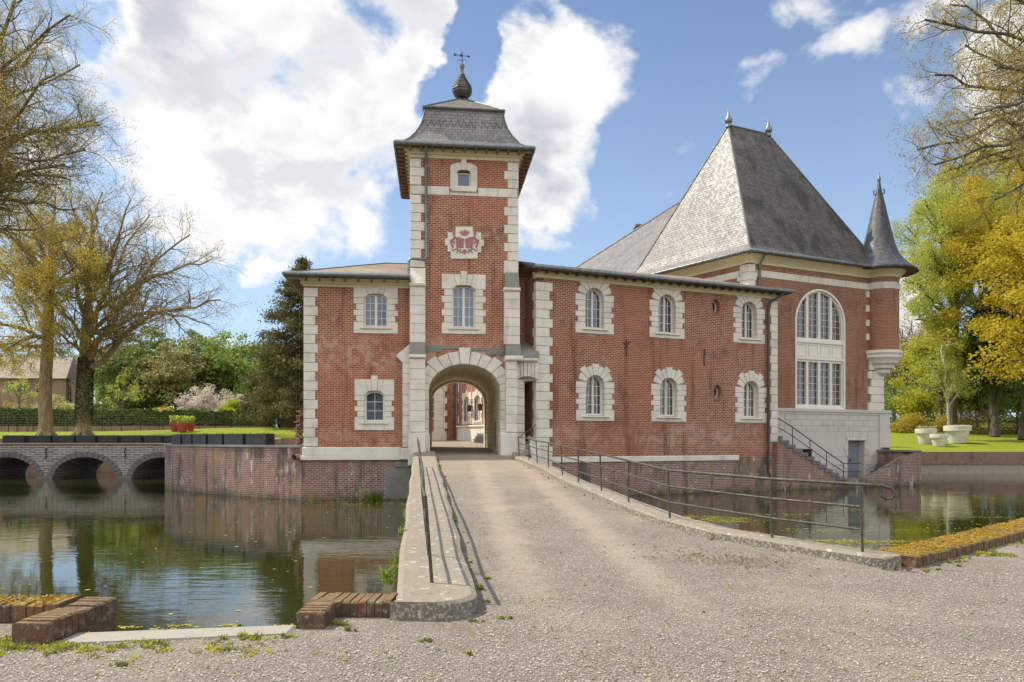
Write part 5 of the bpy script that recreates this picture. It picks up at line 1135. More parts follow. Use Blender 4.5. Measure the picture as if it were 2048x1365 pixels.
# planters
ORD = ['first', 'second', 'third', 'fourth', 'fifth', 'sixth', 'seventh', 'eighth', 'ninth', 'tenth', 'eleventh', 'twelfth', 'thirteenth', 'fourteenth', 'fifteenth', 'sixteenth', 'seventeenth', 'eighteenth', 'nineteenth', 'twentieth']
rng = random.Random(21)
def planter(F, u, w_, z, o0, o1, label, group):
    t = thing('planter', label, 'planter', F.p(u, z, (o0+o1)/2), group); m = MB()
    a, c = u-w_/2, u+w_/2; h = .46
    for (x0, x1, p0, p1) in ((a, c, o1-.04, o1), (a, c, o0, o0+.04), (a, a+.04, o0+.04, o1-.04), (c-.04, c, o0+.04, o1-.04)): m.fbox(F, x0, x1, z, z+h, p0, p1)
    m.fbox(F, a+.04, c-.04, z, z+.3, o0+.04, o1-.04); m.build('box', 'planter_black', t)
    m = MB(); m.fbox(F, a+.04, c-.04, z+.3, z+h-.05, o0+.04, o1-.04); m.build('soil', 'soil', t)
    m = MB()
    for k in range(70):
        p = F.p(rng.uniform(a+.06, c-.06), z+h-.05, rng.uniform(o0+.06, o1-.06)); d = Vector((rng.uniform(-.05, .05), rng.uniform(-.05, .05), rng.uniform(.05, .13))); s_ = Vector((rng.uniform(-.03, .03), rng.uniform(-.03, .03), 0)); m.face([p-s_, p+s_, p+d])
    m.build('foliage', 'leaf_hedge', t)
for i, (a, c) in enumerate([(2, 45), (56, 98), (103, 146), (149, 188), (194, 232), (240, 280), (286, 322), (325, 362)]):
    ua_, ub_ = BF.u(a), BF.u(c); planter(BF, (ua_+ub_)/2, ub_-ua_, 1.40, -.75, -.12, '%s black box planter from the left along the stone bridge' % ORD[i], 'black planters lined up on the bridge')
ed = [(334, 344), (345, 356), (358, 377), (379, 398), (400, 427), (431, 460), (463, 502), (505, 546)]
def qhit(px):
    k = (px-CX)/FPX
    for i in range(len(qi)-1, 0, -1):
        pass
    best = None
    for i in range(len(qi)-1):
        (x0, y0), (x1, y1) = qi[i], qi[i+1]; f0, f1 = x0-k*y0, x1-k*y1
        if f0*f1 <= 0 and f0 != f1:
            s_ = f0/(f0-f1); p = Vector((x0+(x1-x0)*s_, y0+(y1-y0)*s_)); 
            if best is None or p.y < best.y: best = p
    return best
for i, (a, c) in enumerate(ed):
    p, q = qhit(a+3 if i == 0 else a), qhit(c)
    if p is None or q is None: continue
    d = q-p; L = d.length; F_ = Frame(p.x, p.y, math.degrees(math.atan2(d.y, d.x))); planter(F_, L/2, min(L*.96, 1.5), 1.39, -.1, .36, '%s black box planter from the left round the curved moat wall' % ORD[i], 'black planters on the curved moat wall')
# ================================================================== NEAR KERBS, WALLS, RAILINGS
def strip(name, A, B, zf, mt, label, cat, endcap=True, skirt=-2.2, r=.03):
    m = MB(); n = len(A); cum = 0
    for i in range(n-1):
        a, c, d, e = A[i], A[i+1], B[i+1], B[i]; za, zc_ = zf(a[1]), zf(c[1]); L = (Vector(c)-Vector(a)).length
        Va, Vc, Vd, Ve = Vector(a), Vector(c), Vector(d), Vector(e)
        ia, ic, id_, ie = Va.lerp(Ve, r/.4), Vc.lerp(Vd, r/.4), Vd.lerp(Vc, r/.4), Ve.lerp(Va, r/.4)
        q = lambda p, z: (p.x, p.y, z)
        m.face([q(ia, za), q(ic, zc_), q(id_, zc_), q(ie, za)])
        m.face([q(Va, za-r), q(Vc, zc_-r), q(ic, zc_), q(ia, za)]); m.face([q(Ve, za-r), q(Vd, zc_-r), q(id_, zc_), q(ie, za)])
        m.face([q(Va, skirt), q(Vc, skirt), q(Vc, zc_-r), q(Va, za-r)]); m.face([q(Ve, skirt), q(Vd, skirt), q(Vd, zc_-r), q(Ve, za-r)])
    for i in (0, n-1):
        a, e = A[i], B[i]; za = zf(a[1]); m.face([(a[0], a[1], skirt), (e[0], e[1], skirt), (e[0], e[1], za-r), (a[0], a[1], za-r)]); m.face([(a[0], a[1], za-r), (e[0], e[1], za-r), (e[0], e[1], za), (a[0], a[1], za)])
    return m.build(name, mt, None, label=label, cat=cat)
KIe, KOe = KI[:], KO[:]
d_ = (Vector(KC[-1])-Vector(KC[-3])).normalized()
for s_ in (.10, .17, .21): 
    w_ = .24*math.sqrt(max(0, 1-(s_/.215)**2)); nn = Vector((-d_.y, d_.x)); c_ = (Vector(KI[-1])+Vector(KO[-1]))/2+d_*s_
    p, q = c_+nn*w_, c_-nn*w_
    if (p-Vector(KO[-1])).length > (p-Vector(KI[-1])).length: p, q = q, p
    KIe.append(tuple(q)); KOe.append(tuple(p))
strip('kerb', KIe, KOe, lambda y_: RZ(y_)+.13, 'concrete', 'long low concrete kerb curving along the right edge of the drive with rounded lichen-spotted end', 'kerb')
n = 26; PA = []; PB = []
for i in range(n+1):
    y_ = 28.3+(6.75-28.3)*i/n; PA.append((lerpx(y_, PIa, PIb)+.02*math.sin(i*2.1), y_)); PB.append((lerpx(y_, POa, POb)+.015*math.sin(i*1.3), y_-.18*(i/n)))
PA[-1] = PIa; PB[-1] = POa
PA += [(-.34, 6.62), (-.40, 6.50), (-.50, 6.40), (-.66, 6.33)]; PB += [(-1.07, 6.52), (-1.075, 6.47), (-1.08, 6.42), (-1.08, 6.36)]
strip('parapet', PA, PB, lambda y_: RZ(y_)+.165, 'concrete', 'wide low concrete parapet along the left edge of the drive, pitted and white with lichen', 'parapet')
MB().hexa([(-.66, 6.33, -.2), (-.52, 6.42, -.2), (-1.0, 6.5, -.2), (-1.08, 6.36, -.2), (-.70, 6.30, .163), (-.52, 6.42, .163), (-1.0, 6.5, .163), (-1.08, 6.30, .163)]) 
def polywall(name, poly, z0, z1, mt, label, cat, r=.02):
    m = MB(); n = len(poly); c_ = Vector((sum(p[0] for p in poly)/n, sum(p[1] for p in poly)/n)); ins = [tuple(Vector(p)+(c_-Vector(p)).normalized()*r*1.3) for p in poly]
    t = tessellate_polygon([[Vector((x_, y_, 0)) for x_, y_ in ins]])
    for f in t: m.face([(ins[i][0], ins[i][1], z1) for i in f])
    cum = 0
    for i in range(n):
        a, c, d, e = poly[i], poly[(i+1) % n], ins[(i+1) % n], ins[i]; L = (Vector(a)-Vector(c)).length
        m.face([(a[0], a[1], z0), (c[0], c[1], z0), (c[0], c[1], z1-r), (a[0], a[1], z1-r)], uv=[(cum, z0+.11), (cum+L, z0+.11), (cum+L, z1+.11), (cum, z1+.11)]); m.face([(a[0], a[1], z1-r), (c[0], c[1], z1-r), (d[0], d[1], z1), (e[0], e[1], z1)]); cum += L
    return m.build(name, mt, None, label=label, cat=cat)
def brickcap(name, segs, z1, label, pitch=.072, seed=1, skirt=-2.2):
    """low wall capped with a soldier course of individually laid bricks; segs: list of (a, b, width) centre lines"""
    rng = random.Random(seed); m = MB()
    for a, b_, w_ in segs:
        a, b_ = Vector(a), Vector(b_); L = (b_-a).length; d = (b_-a)/L; nn = Vector((-d.y, d.x)); n = max(1, int(L/pitch)); pp = L/n
        for i in range(n):
            s0, s1 = i*pp+.0035+rng.uniform(-.002, .002), (i+1)*pp-.0035+rng.uniform(-.002, .002); zz_ = z1+rng.uniform(-.014, .008); wj = w_/2+rng.uniform(-.014, .008); r = rng.uniform(.008, .02)
            q = [a+d*s0-nn*wj, a+d*s1-nn*wj, a+d*s1+nn*wj, a+d*s0+nn*wj]; c_ = sum(q, Vector((0, 0)))/4; qi_ = [p+(c_-p).normalized()*r*1.2 for p in q]
            m.face([(p.x, p.y, zz_) for p in qi_])
            for k in range(4):
                k2 = (k+1) % 4; m.face([(q[k].x, q[k].y, zz_-r), (q[k2].x, q[k2].y, zz_-r), (qi_[k2].x, qi_[k2].y, zz_), (qi_[k].x, qi_[k].y, zz_)]); m.face([(q[k].x, q[k].y, z1-.16), (q[k2].x, q[k2].y, z1-.16), (q[k2].x, q[k2].y, zz_-r), (q[k].x, q[k].y, zz_-r)])
        q = [a-nn*(w_/2-.012), b_-nn*(w_/2-.012), b_+nn*(w_/2-.012), a+nn*(w_/2-.012)]; q[0] += d*.01; q[3] += d*.01; q[1] -= d*.01; q[2] -= d*.01
        m.hexa([(p.x, p.y, skirt) for p in q]+[(p.x, p.y, z1-.02) for p in q])
    return m.build(name, 'moss_brick', None, label=label, cat='wall')
brickcap('brick_edging', [((-1.71, 6.06), (-1.71, 6.62), .26), ((-1.83, 6.65), (-1.08, 6.62), .36)], .15, 'short L-shaped red brick edging joining the left end of the concrete parapet', seed=2)
brickcap('brick_edging', [((-3.77, 5.60), (-3.72, 6.5), .29), ((-3.95, 6.42), (-12, 6.5), .32)], .17, 'mossy brick edging at the far left corner of the yard with a thick return block', seed=3)
brickcap('brick_edging', [((4.86, 9.15), (9.6, 13.0), .56), ((9.6, 13.0), (40, 37.5), .56)], .14, 'long low orange-mossed brick edging running off right from the kerb end', seed=4)
polywall('sill_slab', [(-3.60, 5.58), (-1.84, 5.88), (-1.84, 6.16), (-3.59, 5.90)], -.6, .012, 'sill_concrete', 'flat pale concrete sill between the two brick edgings at the water', 'slab')
def rail(name, label, feet, tops, nr=3, r=.017, curl=None, skip=()):
    t = thing(name, label, 'railing', tuple(feet[len(feet)//2]))
    for k in range(nr):
        f = 1-k/nr; pts = [Vector(a).lerp(Vector(b_), f) for a, b_ in zip(feet, tops)]; rr_ = r*1.25 if k == 0 else r
        if k == 0 and curl: pts += curl
        MB().tube(pts, rr_, 8).build('rail', 'rail_iron', t, smooth=60)
    for i, (a, b_) in enumerate(zip(feet, tops)):
        if i in skip: continue
        m = MB(); m.tube([Vector(a)-Vector((0, 0, .05)), Vector(b_)], r*1.1, 8); m.build('post', 'rail_iron', t, smooth=60)
    return t
fy = [(4.45, 9.1), (3.65, 10.06), (2.60, 11.8), (2.23, 13.7), (1.94, 15.5), (1.59, 17.2), (1.34, 19.0), (1.08, 21.3), (.81, 22.8), (.57, 24.2), (.27, 26.1)]
feet = [Vector((x_, y_, RZ(y_)+.12)) for x_, y_ in fy]
ht = [.86, .83, .79, .80, .81, .80, .78, .74, .72, .72, .70]
tops = [f+Vector((-.02+.03*math.sin(i*3), .02, h_)) for i, (f, h_) in enumerate(zip(feet, ht))]
tc0 = tops[0]; cl = [tc0+Vector((.10, -.04, -.005)), tc0+Vector((.24, -.10, -.01)), tc0+Vector((.33, -.14, -.05)), tc0+Vector((.36, -.155, -.11)), tc0+Vector((.33, -.14, -.165)), tc0+Vector((.26, -.11, -.175)), tc0+Vector((.21, -.09, -.13)), tc0+Vector((.215, -.092, -.07))]
rr2 = rail('railing', 'long three-bar iron railing on the right kerb ending in a curled tip', feet[::-1], tops[::-1], curl=cl)
pu1, pu2 = tops[-1], T.p(T.u(1072, .4), 2.2, .4)
m = MB(); m.tube([pu1, T.p(T.u(1040, .5), 1.72, .5), pu2], .02, 6); m.build('rail', 'rail_iron', rr2)
n = 8; feet = []; tops = []
for i in range(n):
    y_ = 7.2+(21.0-7.2)*(i/(n-1))**1.15; x_ = -.80+(-2.68+.80)*(y_-7.2)/13.8; feet.append(Vector((x_, y_, RZ(y_)+.16))); tops.append(feet[-1]+Vector((-.07-.02*math.sin(i*2), .0, .86+.02*math.sin(i*5))))
rail('railing', 'leaning three-bar iron railing on the concrete parapet left of the drive', feet, tops, r=.016)
# broken pipe stub and pots
def pot(name, label, cat, c, R, h, mt, plant, group, seed):
    t = thing(name, label, cat, c, group); c = Vector(c)
    m = MB(); m.lathe(c, [(0, 0), (R*.60, 0), (R*.86, h*.70), (R*.98, h*.70), (R, h*.98), (R*.90, h), (R*.86, h*.9), (0, h*.9)], 28); m.build('pot', mt, t, smooth=35)
    m = MB(); m.lathe(c, [(0, h*.93), (R*.86, h*.93)], 20); m.build('soil', 'soil', t)
    rng = random.Random(seed); m = MB(); N = 260
    for k in range(N):
        a = rng.random()*6.28; rr_ = R*.8*math.sqrt(rng.random()); hh = rng.random()**1.3*plant; p = c+Vector((rr_*math.cos(a)*(1+hh*.3), rr_*math.sin(a)*(1+hh*.3), h*.93+hh)); s1 = Vector((rng.uniform(-1, 1), rng.uniform(-1, 1), rng.uniform(-1, 1))).normalized()*.07; s2 = Vector((rng.uniform(-1, 1), rng.uniform(-1, 1), rng.uniform(-.3, 1))).normalized()*.09; m.face([p-s1, p+s2, p+s1, p-s2])
    for k in range(10): a = rng.random()*6.28; p = c+Vector((R*.5*math.cos(a), R*.5*math.sin(a), h*.9)); m.tube([p, p+Vector((math.cos(a)*.1, math.sin(a)*.1, plant*.8))], .01, 3)
    m.build('plant', 'leaf_light' if mt == 'pot_red' else 'leaf_pale', t)
for px, Y, R, h, lb, sd in ((1852, 56.6, .78, 1.18, 'mid-sized white flowerpot on the right lawn, leftmost of the three', 1), (1878, 54.6, .64, .92, 'smallest white flowerpot, in front of the other two on the right lawn', 2), (1915, 57.2, .99, 1.38, 'largest white flowerpot with wide rim, rightmost of the three on the lawn', 3)):
    x_ = (px-CX)/FPX*Y; pot('flowerpot', lb, 'flowerpot', (x_, Y, lz_right(x_, Y)), R, h, 'pot_white', .16 if sd != 1 else .3, 'white flowerpots on the right lawn', sd)
for px, Y, R, h, lb, sd in ((349, 61.6, .42, .8, 'left red flowerpot with yellow-green shrub on the far lawn', 4), (365, 60.2, .50, .8, 'middle red flowerpot, nearest and largest of three on the far lawn', 5), (381, 61.4, .38, .7, 'right red flowerpot, smallest of three on the far lawn', 6)):
    x_ = (px-CX)/FPX*Y; pot('flowerpot', lb, 'flowerpot', (x_, Y, lz_left(x_, Y)), R, h, 'pot_red', .62, 'red flowerpots on the far lawn', sd)
# garden fence with posts and wires along the hedge, low wall
gf = thing('garden_fence', 'black iron post and wire fence running along the foot of the clipped hedge', 'fence', (-30, 70, 2.4))
px_ = [-60, 17, 34, 66, 100, 134, 170, 204, 243, 281, 318, 357, 398, 430, 462, 498, 532]; FY = 70.0
for px in px_:
    x_ = (px-CX)/FPX*FY; z_ = lz_left(x_, FY)-.1; MB().tube([(x_, FY, z_), (x_, FY, z_+1.75)], .035, 5).build('post', 'iron', gf)
m = MB()
for k in range(7): m.tube([((-80-CX)/FPX*FY, FY, lz_left(-40, FY)+.2+k*.24), ((532-CX)/FPX*FY, FY, lz_left(-24, FY)-.3+k*.24)], .008, 3)
m.build('wire', 'iron', gf)
m = MB(); m.box(-60, -23.6, 71.0, 71.3, 1.5, 2.95); m.build('garden_wall', 'brick_bank', None, label='low old brick wall at the base of the clipped hedge', cat='wall')
m = MB(); m.box(-24.5, -6, 76, 76.4, 1.5, 4.2); m.box(-24.6, -5.9, 75.9, 76.5, 4.2, 4.32); m.build('garden_wall', 'brick_bank', None, label='brick garden wall behind the big conifer trunk', cat='wall')
# farmhouse behind the trees
fh = thing('farmhouse', 'brick farmhouse with slate roof and dormer half hidden behind the two big trees', 'house', (-60, 95, 2.7))
HF = Frame(-85, 95, 3); z0 = 2.5
m = MB(); ua_, ub_ = HF.u(-110), HF.u(132)
wins = [(HF.u(47), 7.9), (HF.u(47), 4.6), (HF.u(66), 4.6), (HF.u(20), 4.6), (HF.u(88), 4.6), (HF.u(20), 7.9), (HF.u(80), 7.9)]
hol = [[(u-.45, z), (u+.45, z), (u+.45, z+1.3), (u-.45, z+1.3)] for u, z in wins]
m.slab(HF, [(ua_, z0), (ub_, z0), (ub_, 9.9), (ua_, 9.9)], hol, -.4, 0); m.fbox(HF, ub_-.4, ub_, z0, 9.9, -9, -.41); m.build('wall', 'brick_bank', fh)
for u, z in wins: fo = window(HF, fh, u, z, z+1.28, .44, 0, .2, 'glass_sky', nl=2, rows=3, cols=1, fmat='iron'); 
m = MB(); m.face([HF.p(ua_-.3, 9.8, .5), HF.p(ub_+.3, 9.8, .5), HF.p(ub_-1.5, 13.2, -4.5), HF.p(ua_, 13.2, -4.5)]); m.face([HF.p(ub_+.3, 9.8, .5), HF.p(ub_+.3, 9.8, -9), HF.p(ub_-1.5, 13.2, -4.5)]); m.build('roof', 'tile_old', fh)
uc_, ud_ = ub_, HF.u(205); m = MB(); m.fbox(HF, uc_, ud_, z0, 6.6, -6, -1); m.build('annex_wall', 'brick_bank', fh)
m = MB(); m.face([HF.p(uc_-.2, 6.5, -.6), HF.p(ud_+2, 6.5, -.6), HF.p(ud_+.5, 9.8, -5), HF.p(uc_-.2, 9.8, -5)]); m.face([HF.p(ud_+2, 6.5, -.6), HF.p(ud_+2, 6.5, -8), HF.p(ud_+.5, 9.8, -5)]); m.fbox(HF, ud_, ud_+3.2, 5.6, 6.4, -5, -.3); m.build('annex_roof', 'slate', fh)
du = HF.u(127); m = MB(); m.slab(HF, [(du-1.6, 5.8), (du+1.6, 5.8), (du+1.6, 8.6), (du, 10.2), (du-1.6, 8.6)], [opening(du, 6.6, 8.3, .75, .75, 12)], -.9, -.5); dm = m.build('dormer', 'brick_bank', fh)
window(HF, dm, du, 6.6, 8.3, .75, .75, .75, 'glass_sky', nl=2, rows=3, cols=2, fmat='iron', name='dormer_window')
m = MB(); m.face([HF.p(du-1.9, 8.4, -.3), HF.p(du, 10.4, -.3), HF.p(du, 10.4, -4), HF.p(du-1.9, 8.4, -4)]); m.face([HF.p(du+1.9, 8.4, -.3), HF.p(du, 10.4, -.3), HF.p(du, 10.4, -4), HF.p(du+1.9, 8.4, -4)]); m.build('dormer_roof', 'slate', dm)
u0_ = HF.u(182); m = MB(); m.tube([HF.p(u0_, 8.2, .4), HF.p(ud_+3, 8.2, .4), HF.p(ud_+3, 6.4, .4)], .05, 4); m.tube([HF.p(u0_, 7.4, .4), HF.p(ud_+3, 7.4, .4)], .05, 4); m.build('balcony_rail', 'stone', fh)
# ================================================================== VEGETATION
def qmesh(name, V, faces, mats, parent=None, **kw):
    """fast mesh from numpy: V (n,3), faces (m,k)"""
    o0 = org(parent) if parent is not None else Vector((0, 0, 0)); V = np.asarray(V, dtype=np.float32)-np.array(o0, dtype=np.float32)
    F = np.asarray(faces, dtype=np.int32); m, k = F.shape; me = bpy.data.meshes.new(name)
    me.vertices.add(len(V)); me.vertices.foreach_set('co', V.ravel()); me.loops.add(m*k); me.loops.foreach_set('vertex_index', F.ravel())
    me.polygons.add(m); me.polygons.foreach_set('loop_start', np.arange(0, m*k, k, dtype=np.int32)); me.polygons.foreach_set('loop_total', np.full(m, k, dtype=np.int32))
    me.materials.append(MATS[mats])
    if kw.pop('smooth', False): me.polygons.foreach_set('use_smooth', np.ones(m, dtype=bool))
    me.update(calc_edges=True); me.validate()
    o = bpy.data.objects.new(name, me); COL.objects.link(o)
    if parent is not None: o.parent = parent
    return tag(o, kw.get('label'), kw.get('cat'), kw.get('group'), kw.get('kind'))
def leafquads(C, size, rs, flat=0., droop=0., asp=.55):
    n = len(C); a = rs.normal(size=(n, 3)); a[:, 2] *= (1-flat); a[:, 2] -= droop; a /= np.linalg.norm(a, axis=1)[:, None]+1e-9
    b = rs.normal(size=(n, 3)); b[:, 2] *= (1-flat*.6); b -= a*(a*b).sum(1)[:, None]; b /= np.linalg.norm(b, axis=1)[:, None]+1e-9
    s = (size*(.6+.8*rs.random(n)))[:, None]; A = a*s*.5; B = b*s*.5*asp
    V = np.stack([C-A, C-B*.9+A*.1, C+A, C+B*.9+A*.1], 1).reshape(-1, 3); return V, np.arange(4*n).reshape(n, 4)
class Tubes:
    def __init__(s): s.V = []; s.F = []; s.n = 0
    def add(s, pts, rad, k):
        m = len(pts); d = np.gradient(pts, axis=0); d /= np.linalg.norm(d, axis=1)[:, None]+1e-9
        ref = np.array([0, 0, 1.]) if abs(d[0][2]) < .8 else np.array([1., 0, 0])
        a = np.cross(d, ref); a /= np.linalg.norm(a, axis=1)[:, None]+1e-9; b = np.cross(d, a)
        t = np.arange(k)*2*math.pi/k
        R = pts[:, None, :]+(a[:, None, :]*np.cos(t)[None, :, None]+b[:, None, :]*np.sin(t)[None, :, None])*rad[:, None, None]
        s.V.append(R.reshape(-1, 3)); i = np.arange(m-1)[:, None]*k; j = np.arange(k)[None, :]; j2 = (j+1) % k
        s.F.append((np.stack([i+j, i+j2, i+k+j2, i+k+j], -1).reshape(-1, 4))+s.n); s.n += m*k
    def build(s, name, mat_, parent=None, **kw): return qmesh(name, np.concatenate(s.V), np.concatenate(s.F), mat_, parent, smooth=True, **kw)
def curve(p0, d, L, n, rs, wig, up):
    pts = [np.array(p0, float)]; d = np.array(d, float); d /= np.linalg.norm(d); st = L/n
    for i in range(n):
        d = d+rs.normal(size=3)*wig+np.array([0, 0, up]); d /= np.linalg.norm(d); pts.append(pts[-1]+d*st)
    return np.array(pts)
def branch(tb, tw, tips, pts, r0, r1, lev, rs, P):
    """grow side branches off a polyline; tb holds limbs, tw holds twigs, tips gathers leaf points"""
    L = np.linalg.norm(np.diff(pts, axis=0), axis=1).sum(); n = len(pts); nch = max(2, int(P['dens'][lev]*L)) if P['dens'][lev] else 0
    for c in range(nch):
        f = P['start'][lev]+(1-P['start'][lev])*((c+rs.random())/nch); x = f*(n-1); i = min(int(x), n-2); p = pts[i]*(1-(x-i))+pts[i+1]*(x-i)
        d = pts[i+1]-pts[i]; d /= np.linalg.norm(d)+1e-9; q = rs.normal(size=3); q -= d*q.dot(d); q /= np.linalg.norm(q)+1e-9
        a = math.radians(P['ang'][lev]+rs.normal()*12); dd = d*math.cos(a)+q*math.sin(a)
        l = P['len'][lev]*(.55+.75*rs.random())*(1-.45*f if P.get('taper', 1) else 1); r = max(P['rmin'], (r0+(r1-r0)*f)*P['rr'][lev]); ns = P['seg'][lev]
        cp = curve(p, dd, l, ns, rs, P['wig'], P['up'][lev]); last = lev == len(P['dens'])-2
        (tw if last or lev >= 1 else tb).add(cp, np.linspace(r, r*.35 if last else r*.45, ns+1), 3 if lev >= 1 else 5)
        if last: tips.append(cp[-1]); tips.append(cp[len(cp)//2])
        else: branch(tb, tw, tips, cp, r, r*.45, lev+1, rs, P)
def limb(tb, p0, p1, r0, r1, rs, arch=0., n=9, wig=.03, k=7):
    p0, p1 = np.array(p0, float), np.array(p1, float); L = np.linalg.norm(p1-p0); t = np.linspace(0, 1, n+1)
    w = np.cumsum(rs.normal(size=(n+1, 3)), axis=0)*wig*L/math.sqrt(n); w -= w[0]; w = w-w[-1]*t[:, None]
    pts = p0+(p1-p0)*t[:, None]+w; pts[:, 2] += arch*L*np.sin(math.pi*t); rad = r0+(r1-r0)*t**.8; tb.add(pts, rad, k); return pts
def bigtree(name, label, base, fork, limbs, r, P, leafm, leafs, nleaf, seed, barkm='bark', trunk_top=None, group=None, twigm='twig'):
    rs = np.random.RandomState(seed); t = thing(name, label, 'tree', tuple(base), group); tb, tw, tips = Tubes(), Tubes(), []
    tr = limb(tb, base, fork, r, r*.72, rs, 0, 10, .012, 12)
    rt = Tubes()      # root flare
    for k in range(7): a = k*.9+rs.random()*.4; d = np.array([math.cos(a), math.sin(a), 0]); rt.add(np.array([np.array(base)+d*r*.55+[0, 0, r*1.5], np.array(base)+d*r*1.05+[0, 0, r*.55], np.array(base)+d*r*1.9+[0, 0, -.12]]), np.array([r*.30, r*.34, r*.16]), 6)
    tb.V += rt.V; tb.F += [f+tb.n for f in [np.concatenate([g for g in rt.F])]]; tb.n += rt.n
    for (p0f, p1, rr_, ar_) in limbs:
        if p0f <= 1: x = p0f*(len(tr)-1); i = min(int(x), len(tr)-2); p0 = tr[i]*(1-(x-i))+tr[i+1]*(x-i)
        else: p0 = np.array(fork)
        pts = limb(tb, p0, p1, rr_, .05, rs, ar_, 11, .05)
        branch(tb, tw, tips, pts, rr_, .05, 0, rs, P)
    tb.build('trunk', barkm, t); cr = tw.build('crown', twigm, t)
    tp = np.array(tips); idx = rs.randint(0, len(tp), nleaf); C = tp[idx]+rs.normal(size=(nleaf, 3))*P.get('lspread', .12)
    V, F = leafquads(C, leafs, rs); qmesh('foliage', V, F, leafm, cr); return t, tips
def crown_pts(rs, c, R, n, clumps, cs, squash=1., shell=.75, base_cut=-.5):
    c = np.array(c); d = rs.normal(size=(clumps, 3)); d /= np.linalg.norm(d, axis=1)[:, None]; d[:, 2] = np.where(d[:, 2] < base_cut, -d[:, 2]*.5, d[:, 2])
    rad = shell+(1-shell)*rs.random(clumps); rad *= np.where(rs.random(clumps) < .3, .55, 1.)*(.85+.3*rs.random(clumps)); K = c+d*np.array(R)*rad[:, None]
    k = rs.randint(0, clumps, n); sz = (cs*(.6+.8*rs.random(clumps)))[k][:, None]; g = rs.normal(size=(n, 3)); g /= np.linalg.norm(g, axis=1)[:, None]; g *= (rs.random(n)**.45)[:, None]
    g[:, 2] *= .7; return K[k]+g*sz, K
def densetree(name, label, base, h, R, leafm, n, ls, seed, group=None, trunkr=.25, low=.25, barkm='bark_dark', clumps=60, cs=1.3, cat='tree', flat=.3):
    rs = np.random.RandomState(seed); t = thing(name, label, cat, tuple(base), group); base = np.array(base, float); c = base+[0, 0, h*(low+1)/2]; Rz = h*(1-low)/2
    C, K = crown_pts(rs, c, (R, R, Rz), n, clumps, cs); tb = Tubes(); top = base+[rs.normal()*.3, rs.normal()*.3, h*.75]; tr = limb(tb, base, top, trunkr, trunkr*.3, rs, 0, 8, .03, 7)
    for k in K[::2]:
        i = rs.randint(2, 8); limb(tb, tr[i], k, trunkr*.3, .02, rs, .05, 5, .08, 4)
    tb.build('trunk', barkm, t); V, F = leafquads(C, ls, rs, flat, asp=.8); qmesh('crown', V, F, leafm, t); return t
def at(px, Y, fz=None, z=None):
    x_ = (px-CX)/FPX*Y; return np.array([x_, Y, fz(x_, Y) if fz else z])
def tg(px, py, Y): p = P3(px, py, Y); return (p.x, p.y, p.z)
PB_ = dict(dens=[1.8, 2.3, 2.8, 0], start=[.12, .15, .2, 0], ang=[48, 45, 42, 0], len=[3.3, 1.7, .8, 0], rr=[.42, .5, .5, 0], seg=[6, 4, 2, 0], wig=.13, up=[.03, .02, .0, 0], rmin=.012, lspread=.16)
YA = 57.
# two big trees by the bridge
bB = at(166, YA, lz_left); fB = tg(176, 610, YA)
limbsB = [(.55, tg(262, 640, YA-5), 0.234, .12), (.5, tg(440, 600, YA-3), 0.281, .16), (.62, tg(420, 520, YA+2), 0.234, .10), (.75, tg(380, 470, YA-2), 0.203, .05), (.8, tg(300, 430, YA+3), 0.203, .04), (1, tg(262, 400, YA-2), 0.187, .03), (2, tg(205, 384, YA), 0.265, 0), (2, tg(180, 420, YA+3), 0.234, 0), (2, tg(240, 470, YA-4), 0.187, .02), (.9, tg(330, 540, YA+4), 0.172, .05),
  (.85, tg(120, 480, YA-3), 0.187, .04), (.7, tg(60, 560, YA+2), 0.187, .08), (.6, tg(100, 650, YA-5), 0.156, .06), (.66, tg(330, 620, YA-6), 0.156, .06), (2, tg(140, 400, YA-3), 0.172, 0), (.5, tg(250, 720, YA+4), 0.125, .1), (.72, tg(420, 650, YA+3), 0.156, .14)]
bigtree('beech_tree', 'tall ivy-flecked tree with bare spreading limbs reaching right over the lawn, right of the pair', bB, fB, limbsB, .50, dict(PB_, dens=[2.0, 2.8, 3.2, 0], len=[3.6, 1.8, .85, 0], wig=.17, rmin=.009), 'leaf_olive', .10, 24000, 5, 'bark_gold', twigm='twig_dark')
bA = at(92, YA-1, lz_left); fA = tg(100, 560, YA-1)
limbsA = [(.6, tg(-40, 640, YA-4), 0.218, .08), (.7, tg(20, 560, YA), 0.203, .06), (.8, tg(-30, 500, YA+2), 0.203, .05), (1, tg(60, 420, YA-2), 0.203, .02), (2, tg(110, 390, YA), 0.234, 0), (2, tg(130, 450, YA+3), 0.187, .02), (.9, tg(170, 520, YA-5), 0.156, .05), (.8, tg(210, 600, YA-3), 0.156, .06), (.65, tg(140, 670, YA-5), 0.140, .06), (.62, tg(10, 700, YA-5), 0.156, .08), (2, tg(30, 470, YA-4), 0.172, 0), (.85, tg(70, 600, YA-6), 0.125, .05), (2, tg(-60, 410, YA+1), 0.172, .02), (.55, tg(-60, 720, YA), 0.140, .12)]
bigtree('beech_tree', 'tall tree with dense budding olive crown, left of the pair by the bridge', bA, fA, limbsA, .50, PB_, 'leaf_olive', .12, 70000, 9, 'bark_gold')
# ivy on the right trunk
rs = np.random.RandomState(77); n = 5000; f = rs.random(n)**.8; a = rs.random(n)*2*math.pi; C = bB[None, :]+(np.array(fB)-bB)[None, :]*(.10+.5*f)[:, None]; C += np.stack([np.cos(a), np.sin(a), a*0], 1)*(.60-.1*f+.06*rs.random(n))[:, None]
V, F = leafquads(C, .13, rs); V2 = qmesh('ivy', V, F, 'leaf_ivy', None, label='dark ivy climbing the trunk of the right-hand tree of the pair', cat='ivy')
